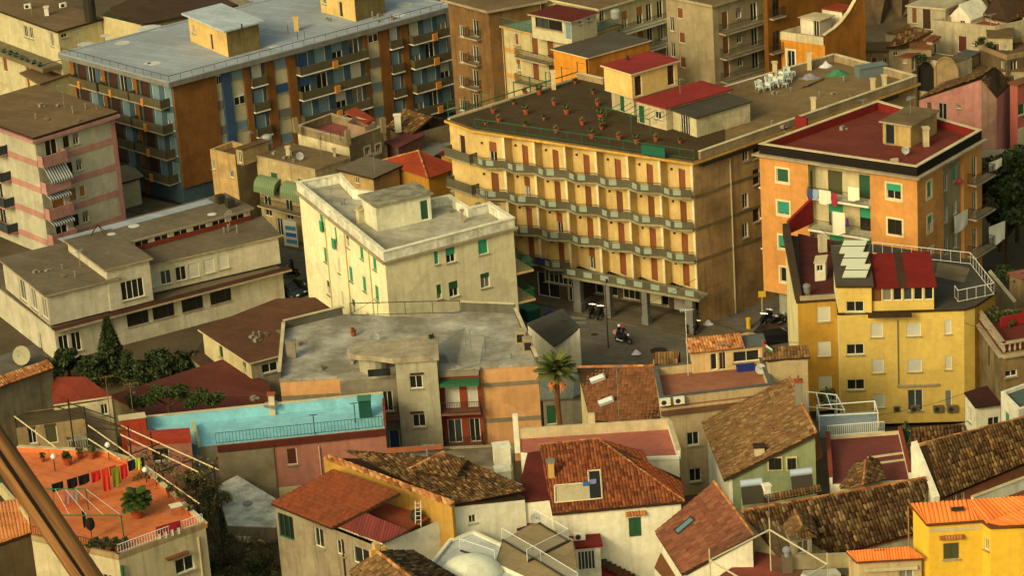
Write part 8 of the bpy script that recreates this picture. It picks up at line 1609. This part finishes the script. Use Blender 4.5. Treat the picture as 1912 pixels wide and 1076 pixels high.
# motorbike with two riders
TYRE = plain('tyre', (.012, .012, .012), .8); DARKP = plain('dark_paint', (.015, .016, .02), .35); CHR = plain('chrome', C(190, 185, 170), .25, .9)
def wheel(par, c, ax, r, w_, nm='wheel'):
    a = Vector(ax).normalized(); b1 = Vector((0, 0, 1)); b2 = a.cross(b1); vs = []; n = 16
    for s in (-1, 1):
        for rr in (r, r*.62):
            for k in range(n): t = 2*math.pi*k/n; vs.append(Vector(c)+(b1*math.cos(t)+b2*math.sin(t))*rr+a*s*w_/2)
    fs = []
    for k in range(n): j = (k+1) % n; fs += [(k, j, 2*n+j, 2*n+k), (k, n+k, n+j, j), (2*n+k, 2*n+j, 3*n+j, 3*n+k), (n+k, 3*n+k, 3*n+j, n+j)]
    o = MB().add(vs, fs).build(nm, [TYRE], par); MB().beam(Vector(c)-a*w_*.3, Vector(c)+a*w_*.3, r*.6, 12).build('rim', [CHR], o); return o
def moto(p, dv, label, big=True):
    o = thing('motorbike', label, 'motorbike', p); p = Vector(p); d_ = Vector(dv).normalized(); s_ = Vector((-d_.y, d_.x, 0)); Z = Vector((0, 0, 1)); f = lambda a, b_, c_: p+d_*a+s_*b_+Z*c_
    wheel(o, f(-.65, 0, .32), s_, .32, .15); wheel(o, f(.72, 0, .32), s_, .32, .12)
    MB().beam(f(-.65, 0, .34), f(-.1, 0, .55), .07, 6).beam(f(-.1, 0, .5), f(.4, 0, .8), .09, 6).beam(f(.72, .08, .32), f(.5, .08, .95), .03, 5).beam(f(.72, -.08, .32), f(.5, -.08, .95), .03, 5).box(f(.05, 0, .42), (.5, .3, .35), math.atan2(d_.y, d_.x)).build('frame', [DARKP], o)
    MB().lathe(f(.22, 0, .72), [(.1, 0), (.22, .08), (.22, .2), (.1, .28)], 10).build('fuel_tank', [DARKP], o); MB().box(f(-.35, 0, .8), (.85, .3, .12), math.atan2(d_.y, d_.x)).build('saddle', [TYRE], o)
    MB().beam(f(.45, -.36, 1.05), f(.45, .36, 1.05), .02, 5).build('handlebar', [CHR], o); MB().lathe(f(.62, 0, .85), [(.05, 0), (.13, .08), (.1, .22)], 8).build('headlight', [plain('headlamp', C(230, 226, 205), .2)], o)
    if big: MB().box(f(-.85, 0, 1.0), (.35, .42, .32), math.atan2(d_.y, d_.x)).build('top_box', [plain('pink_box', C(190, 130, 120), .5)], o)
    MB().beam(f(-.7, -.18, .35), f(.1, -.18, .3), .05, 6).build('exhaust', [CHR], o); return f
def person(jn, edges, rad, label, m, parts=()):
    "one continuous skinned body over a joint skeleton (first joint is the pelvis)"
    ks = list(jn); c = Vector(jn[ks[0]]); me = bpy.data.meshes.new('person'); me.from_pydata([Vector(jn[k])-c for k in ks], [(ks.index(a), ks.index(b_)) for a, b_ in edges], [])
    o = link(bpy.data.objects.new('person', me)); o.location = c; me.materials.append(m); md = o.modifiers.new('s', 'SKIN'); sv_ = me.skin_vertices[0].data
    for i, k in enumerate(ks): r_ = rad.get(k, .06); sv_[i].radius = (r_, r_)
    sv_[0].use_root = True; ss = o.modifiers.new('d', 'SUBSURF'); ss.levels = 1; ss.render_levels = 1; WL[o.name] = c
    tag(o, label, 'person'); return o
BODY_E = [('pel', 'spi'), ('spi', 'che'), ('che', 'nec'), ('nec', 'hea'), ('che', 'shl'), ('shl', 'ell'), ('ell', 'wrl'), ('wrl', 'hal'), ('che', 'shr'), ('shr', 'elr'), ('elr', 'wrr'), ('wrr', 'har'), ('pel', 'hil'), ('hil', 'knl'), ('knl', 'anl'), ('anl', 'tol'), ('pel', 'hir'), ('hir', 'knr'), ('knr', 'anr'), ('anr', 'tor')]
RAD = dict(pel=.15, spi=.15, che=.17, nec=.07, hea=.1, shl=.08, shr=.08, ell=.055, elr=.055, wrl=.04, wrr=.04, hal=.045, har=.045, hil=.1, hir=.1, knl=.075, knr=.075, anl=.05, anr=.05, tol=.045, tor=.045)
def rider(f, x, label, m, helm, reach=.5):
    J = dict(pel=f(x, 0, .98), spi=f(x+.03, 0, 1.18), che=f(x+.08, 0, 1.4), nec=f(x+.11, 0, 1.56), hea=f(x+.14, 0, 1.7))
    for s, k in ((-1, 'r'), (1, 'l')): J['sh'+k] = f(x+.08, s*.2, 1.45); J['el'+k] = f(x+.25, s*.28, 1.2); J['wr'+k] = f(x+reach, s*.3, 1.1); J['ha'+k] = f(x+reach+.08, s*.3, 1.08); J['hi'+k] = f(x+.05, s*.13, .95); J['kn'+k] = f(x+.42, s*.22, .82); J['an'+k] = f(x+.3, s*.22, .42); J['to'+k] = f(x+.45, s*.22, .38)
    o = person(J, BODY_E, RAD, label, m); MB().lathe(J['hea']-Vector((0, 0, .1)), [(.1, 0), (.15, .06), (.16, .16), (.12, .26), (.03, .3)], 12).build('helmet', [helm], o, smooth=True)
    MB().lathe(J['hea']+f(.1, 0, 0)-f(0, 0, 0)-Vector((0, 0, .08)), [(.03, 0), (.07, .04), (.07, .1), (.03, .13)], 8).build('face', [plain('skin', C(190, 130, 92), .6)], o); return o
p = P(1164, 641, .01); f = moto(p, dv+Vector((0, 0, 0)), 'dark motorbike carrying two riders along the street')
rider(f, -.05, 'front rider in dark clothes with a red helmet on the motorbike', plain('dark_jacket', C(40, 40, 44), .8), plain('helmet_red', C(170, 26, 26), .3)); rider(f, -.55, 'rear rider in dark clothes with a white helmet on the motorbike', plain('dark_jacket2', C(34, 34, 36), .8), plain('helmet_white', C(225, 220, 200), .3), .35)
p = P(547, 516, .01); f = moto(p, -dv, 'dark scooter with a lit headlamp on the street left of the cream house', False); rider(f, -.1, 'rider in black on the scooter left of the cream house', plain('dark_jacket2', C(34, 34, 36)), plain('helmet_black', C(20, 20, 20), .3))
# parked motorbikes in front of the orange house
for k, (x, y) in enumerate(((1425, 608), (1434, 600), (1444, 612), (1456, 606))): moto(P(x, y, .02), Vector((.4+.2*k, 1, 0)), ['leftmost parked motorbike by the orange house', 'parked motorbike second from the left by the orange house', 'parked motorbike third from the left by the orange house', 'rightmost parked motorbike by the orange house'][k], False)
# cars
def car(p, dv, label, m, L=4.0, W=1.65, H=1.45):
    o = thing('car', label, 'car', p); p = Vector(p); d_ = Vector((dv[0], dv[1], 0)).normalized(); s_ = Vector((-d_.y, d_.x, 0)); Z = Vector((0, 0, 1)); f = lambda a, b_, c_: p+d_*a*L/4+s_*b_*W/1.65+Z*c_*H/1.45
    def loft(secs, nm, mm):
        vs = []
        for a, w_, z0, z1 in secs: vs += [f(a, -w_, z0), f(a, w_, z0), f(a, w_*.94, z1), f(a, -w_*.94, z1)]
        n = len(secs); fs = []
        for i in range(n-1):
            for j in range(4): fs.append((i*4+j, i*4+(j+1) % 4, i*4+4+(j+1) % 4, i*4+4+j))
        fs += [(3, 2, 1, 0), tuple(range(4*n-4, 4*n))]; return MB().add(vs, fs).build(nm, mm, o)
    loft([(-2.0, .68, .35, .75), (-1.85, .8, .25, .9), (-.9, .82, .22, .92), (.7, .82, .22, .9), (1.6, .8, .24, .78), (2.0, .68, .35, .62)], 'body', [m])
    loft([(-1.75, .6, .9, .95), (-1.2, .68, .9, 1.38), (-.2, .68, .9, 1.44), (.45, .66, .9, 1.36), (1.1, .6, .88, .92)], 'windows', [GLASS]); loft([(-1.25, .62, 1.36, 1.42), (-.2, .64, 1.4, 1.47), (.4, .6, 1.34, 1.4)], 'car_roof', [m])
    for a in (-1.25, 1.3):
        for s in (-.74, .74): wheel(o, f(a, s, .31), s_, .31, .2)
    for s in (-.55, .55): MB().box(f(1.97, s, .6), (.1, .3, .14), math.atan2(d_.y, d_.x)).build('headlight', [plain('headlamp', C(230, 226, 205))], o); MB().box(f(-1.99, s, .7), (.08, .28, .14), math.atan2(d_.y, d_.x)).build('tail_light', [plain('tail_red', C(150, 20, 14), .3)], o)
    return o
car(P(537, 552, .02), dv, 'dark blue-black car parked at the corner of the long pale building', plain('car_navy', C(30, 36, 42), .3)); car(P(572, 545, .02), dv, 'dark small car beside the cream apartment house corner', plain('car_black', C(20, 20, 20), .3), 3.4)
car(P(1446, 640, .02), (1, .25), 'dark car parked below the orange house', plain('car_charcoal', C(26, 24, 22), .35), 4.4, 1.8, 1.7)
# street furniture
p = P(1398, 613, .02); tag(MB().lathe(p, [(.22, 0), (.22, .9), (.26, .92), (.24, 1.05), (.05, 1.1)], 10).build('bollard', [plain('yellow_paint', C(210, 160, 10), .5)], loc=p), 'yellow cylindrical bin on the pavement corner', 'bin')
p = P(1424, 588, .02); o = thing('street_sign', 'yellow sign on a pale post at the orange house corner', 'sign', p); MB().beam(p, p+Vector((0, 0, 2.0)), .12, 8).build('post', [STONE], o); MB().box(p+Vector((0, -.1, 2.2)), (.7, .12, .6)).build('panel', [plain('yellow_paint', C(210, 160, 10))], o)
for k, (x, y, m_) in enumerate(((978, 592, 'dark_green_box'), (993, 597, 'dark_green_box'))):
    p = P(x, y, .02); o = thing('waste_container', ['left dark green waste container beside the cream house', 'right dark green waste container beside the cream house'][k], 'container', p, 'green waste containers', .55); sub('bin_body', boxmesh('wc', (0, 0, .65), (1.5, .95, 1.0), MATS[m_], 'bin_body'), o); sub('lid', boxmesh('wl', (0, 0, 1.2), (1.55, 1.0, .12), MATS['green_lid'], 'lid'), o)
    for sx in (-1, 1): sub('castor', boxmesh('wcs', (0, 0, .08), (.15, .8, .16), TYRE, 'castor'), o, (sx*.6, 0, 0))
tarp(P(1027, 588, .14), .7, .5, 'crumpled dark blue sheet on the street behind the crossing', fab('blue2', 40, 44, 90)); tarp(P(1322, 606, .14), .6, .5, 'white refuse sack by the hotel corner column', plain('white_sheet', C(190, 186, 178)))
p = P(1188, 662, .13); tarp(p, .5, .5, 'pale crumpled sheet on the lower pavement', plain('white_sheet', C(190, 186, 178)))
p = P(1398, 655, 6); o = thing('domed_roof', 'pale ochre barrel vault beside the flag', 'roof', P(1400, 660, 3)); f = MB(); c0 = P(1402, 662, 11.5); vs = []
for k in range(9):
    t = math.pi*k/8; vs += [c0+Vector((1.3*math.cos(t), -.6, 1.2*math.sin(t))), c0+Vector((1.3*math.cos(t), 2.0, 1.2*math.sin(t)))]
f.add(vs, [(2*k, 2*k+1, 2*k+3, 2*k+2) for k in range(8)]+[tuple(range(0, 18, 2))]); f.build('vault', [OLDY], o, smooth=False)
MB().box(c0+Vector((0, .7, -2.5)), (2.6, 2.6, 5.0)).build('vault_base', [OLDY], o)
p = P(545, 455, 0); o = thing('shop_sign', 'white shop board with blue panels between school and cream house', 'sign', p)
bp = P(545, 462, 0); ex_ = Vector((.85, -.5, 0)).normalized(); MB().box(bp+Vector((0, 0, 1.5)), (1.7, .12, 3.0), math.atan2(ex_.y, ex_.x)).build('board', [WHITE], o)
for k, c_ in enumerate(((60, 130, 150), (40, 90, 160), (60, 130, 150))): MB().box(bp+Vector((.05, -.1, .7+.75*k)), (1.3, .06, .45), math.atan2(ex_.y, ex_.x)).build('blue_panel', [plain('sign_blue%d' % k, C(*c_), .5)], o)
# ------------------------------------------------------------------ roof clutter: aerials, dishes, tanks, cables
for k, (x, y, z, h, lb) in enumerate(((150, 90, 14.5, 2.2, 'at the left end of the grey roof of the long block'), (690, 22, 14.5, 2.4, 'near the right end of the grey roof of the long block'), (120, 200, 13.7, 2.6, 'on the brown roof of the pink-banded block'), (180, 205, 13.7, 2.0, 'near the right tip of the pink-banded block roof'), (150, 500, 6.9, 1.8, 'on the left wing roof of the long pale building'), (430, 430, 6.7, 2.0, 'on the low right roof of the long pale building'), (470, 285, 9.0, 2.4, 'between the ochre house and the green awnings'), (600, 292, 9.0, 2.6, 'on the felt roof above the green awnings'), (700, 322, 8.8, 2.2, 'on the dark felt roof behind the cream house'), (620, 380, 11.7, 1.6, 'on the left part of the cream house roof'), (910, 392, 11.7, 1.8, 'in the right corner of the cream house roof'), (1090, 75, 15.7, 2.4, 'on the dark roof of the orange box house'), (1270, 175, 19.4, 1.6, 'on the long red roof hut of the hotel'), (1245, 105, 21.6, 2.0, 'on the red-roofed stair tower of the hotel'), (1700, 215, 19.5, 1.8, 'on the stair hut of the red roof terrace'), (880, 660, 10.7, 2.2, 'on the patched grey roof right of the stair tower'), (600, 660, 10.7, 2.2, 'on the patched grey roof left of the rounded slab'), (1010, 20, 17.2, 2.4, 'at the top edge above the cream apartment house'), (1300, 0, 17.9, 2.0, 'on the tall pale apartment house'), (1560, 800, 12.3, 2.4, 'behind the maroon terrace'), (1350, 690, 11.4, 2.4, 'on the salmon terrace'), (800, 870, 14.4, 1.8, 'on the mossy brown roof in the foreground'), (60, 30, 13.8, 2.2, 'on the top left house with the blue terrace'), (1850, 60, 9.4, 2.2, 'on the whitewashed terrace house, top right'))):
    antenna(P(x, y, z), h, 'TV antenna '+lb, .9+.3*(k % 3)*.5, .3*k, 5+k % 3)
for k, (x, y, z, r, lb) in enumerate(((560, 300, 9.0, .45, 'on the felt roof above the green awnings'), (930, 400, 11.7, .4, 'at the right parapet of the cream house'), (1420, 700, 11.4, .45, 'at the right end of the salmon terrace'), (700, 640, 10.7, .45, 'beside the rounded roof slab'), (1690, 290, 17.3, .4, 'on the dark red roof terrace'), (420, 20, 10.4, .5, 'on the old house behind the flat roof stair hut'), (1100, 60, 15.8, .45, 'on the dark roof of the orange box house'), (1000, 980, 11.2, .4, 'on the tan glass-railed terrace'))):
    dish(P(x, y, z), r, 'small satellite dish '+lb, -1.0-.25*(k % 3), None, .45, .5)
for k, (x, y, z, lb) in enumerate(((500, 275, 9.0, 'on the felt roof near the ochre house'), (1150, 40, 15.7, 'on the dark roof of the orange box house'))):
    p = P(x, y, z); o = thing('water_tank', 'pale round water tank '+lb, 'water tank', p); MB().lathe(p+Vector((0, 0, .35)), [(.5, 0), (.55, .1), (.55, .9), (.4, 1.05), (.1, 1.1)], 14).build('tank', [plain('tank_grey', C(150, 146, 128), .5)], o); MB().box(p+Vector((0, 0, .17)), (.9, .9, .34)).build('stand', [CONC], o)
def cable(a, c, sag, label):
    pts = [a+(c-a)*t-Vector((0, 0, sag*4*t*(1-t))) for t in np.linspace(0, 1, 13)]; tag(MB().path(pts, .022, 3).build('cable', [IRON], loc=a), label, 'cable')
cable(P(1530, 425, 14.5), P(1860, 620, 11.5), 1.6, 'dark cable sagging across the yellow house penthouse'); cable(P(1045, 600, 7.2), P(1300, 520, 6), 1.0, 'cable crossing the street in front of the hotel'); cable(P(205, 700, 11), P(520, 735, 9.8), .8, 'cable from the left antenna to the peach house')
cable(P(640, 590, 11), P(735, 520, 6), .6, 'cable from the patched grey roof to the cream house'); cable(P(1290, 575, 11), P(1490, 640, 12), .8, 'cable from the tall antenna to the yellow house'); cable(P(1520, 780, 12), P(1800, 735, 10), .7, 'cable in front of the ground floor of the yellow house')
# worn street: manholes, patches, more parked scooters
for k, (x, y) in enumerate(((1110, 625), (1230, 655), (1330, 668), (1020, 605))): o = MB().lathe(P(x, y, .012), [(.35+.5*(k % 2), 0), (.3+.5*(k % 2), .006)], 10).build('road_patch', [mat('dark_patch', C(50, 44, 34), .4, 0)]); o['kind'] = 'structure'
for k, (x, y) in enumerate(((1105, 590), (1120, 593), (1285, 618), (1300, 621))): moto(P(x, y, .15), Vector((.3, 1, 0)), ['parked scooter left of the hotel crossing sign', 'parked scooter right of the hotel crossing sign', 'left parked scooter before the last hotel column', 'right parked scooter before the last hotel column'][k], False)
# terrace clutter, bottom left
for k, (x, y) in enumerate(((80, 862), (150, 856), (172, 856), (300, 908), (318, 926), (338, 944), (355, 962))): pot_plant(P(x, y, 13.5), .7+.2*(k % 3), 'potted plant at the rim of the terracotta terrace, '+['left of the left globe lamp', 'left of the middle globe lamp', 'at the middle globe lamp', 'first behind the right globe lamp', 'second behind the right globe lamp', 'third behind the right globe lamp', 'nearest the right corner'][k], 'pots on the terrace rim', [LEAF2, LEAF4][k % 2], 60)
p = P(330, 960, 13.5); o = thing('garden_table', 'small pale table at the right corner of the terracotta terrace', 'table', p); MB().box(p+Vector((0, 0, .7)), (.9, .7, .06), .4).build('table_top', [WHITE], o)
for a in (-.35, .35):
    for c in (-.25, .25): MB().beam(p+Vector((a, c, 0)), p+Vector((a, c, .68)), .03).build('leg', [STEEL], o)
# more of the crowded old quarter, top right
for k, (x, y, w_, z, m_, lb) in enumerate(((1640, 96, 3.0, 7.6, OLDC, 'small ochre box house at the foot of the rock slope'), (1752, 128, 2.6, 6.6, OLDW, 'small white box house right of the left round arch'), (1812, 132, 3.0, 6.4, OLDC, 'low ochre box house behind the pink house'), (1898, 132, 3.4, 6.8, OLDW, 'low white box house behind the coral pink house'), (1868, 70, 2.6, 9.6, OLDW, 'white roof room on the terracotta terrace, top right'), (1720, 90, 2.2, 8.9, OLDC, 'narrow ochre room under the tall brown doors'))):
    p = P(x, y, z); bb = Bld('house', lb, 'house', [p+Vector((-w_/2, .3, 0)), p+Vector((w_/2, -.4, 0)), p+Vector((w_/2+.6, 3, 0)), p+Vector((-w_/2+.5, 3.4, 0))], z, 0, m_); bb.win(0, 0, 0, .7, 1.3, 'x' if k % 2 else 'r', 'brown', uvz=(w_*.35, z-1.3)); bb.win(0, 0, 0, .5, .7, 'g', uvz=(w_*.75, z-1.1)); bb.finish(); bb.flat([DKTOP, BRT][k % 2], over=.2, th=.15)
# vents, flues and odd bits left on the flat roofs
for x0, y0, x1, y1, z, n_, lb in ((560, 640, 980, 690, 10.66, 12, 'patched grey roof by the stair tower'), (620, 380, 900, 410, 11.67, 8, 'cream apartment house roof'), (1430, 230, 1640, 250, 17.21, 5, 'dark red roof terrace'), (330, 420, 480, 440, 6.7, 7, 'low right roof of the long pale building'), (60, 500, 180, 520, 6.92, 5, 'left wing roof of the long pale building'), (60, 190, 170, 230, 13.65, 7, 'brown roof of the pink-banded block'), (560, 45, 800, 30, 14.52, 7, 'grey roof of the long block'), (1400, 190, 1650, 150, HZ-.08, 8, 'sandy part of the hotel roof'), (430, 620, 560, 640, 5.98, 6, 'brown flat roof before the cream house'), (500, 285, 600, 305, 9.02, 5, 'felt roof above the green awnings'), (740, 850, 940, 858, 9.37, 7, 'worn grey flat roof below the stair tower'), (250, 745, 480, 750, 4.22, 6, 'dull red flat roof behind the pine')):
    for k in range(n_):
        p = P(random.uniform(x0, x1), random.uniform(min(y0, y1), max(y0, y1)), z); h = random.uniform(.25, .8); mb = MB(); t = k % 3
        if t == 0: mb.beam(p, p+Vector((0, 0, h)), .08, 7).lathe(p+Vector((0, 0, h)), [(.14, 0), (.14, .08), (.03, .14)], 8)
        elif t == 1: mb.box(p+Vector((0, 0, h*.25)), (.5, .35, h*.5), k).box(p+Vector((.35, .1, .06)), (.3, .2, .12), k*.7)
        else: mb.box(p+Vector((0, 0, .05)), (random.uniform(.8, 1.8), .18, .08), k).box(p+Vector((.1, .2, .08)), (.7, .16, .08), k+.5)
        tag(mb.build(['flue', 'roof_box', 'board'][t], [[STEEL, CONC, MATS['old_planks']][t]], loc=p), ['small metal flue pipe on the ', 'concrete box with a brick on the ', 'loose boards lying on the '][t]+lb, ['flue', 'box', 'boards'][t], ['flues, ', 'boxes, ', 'boards, '][t]+lb)
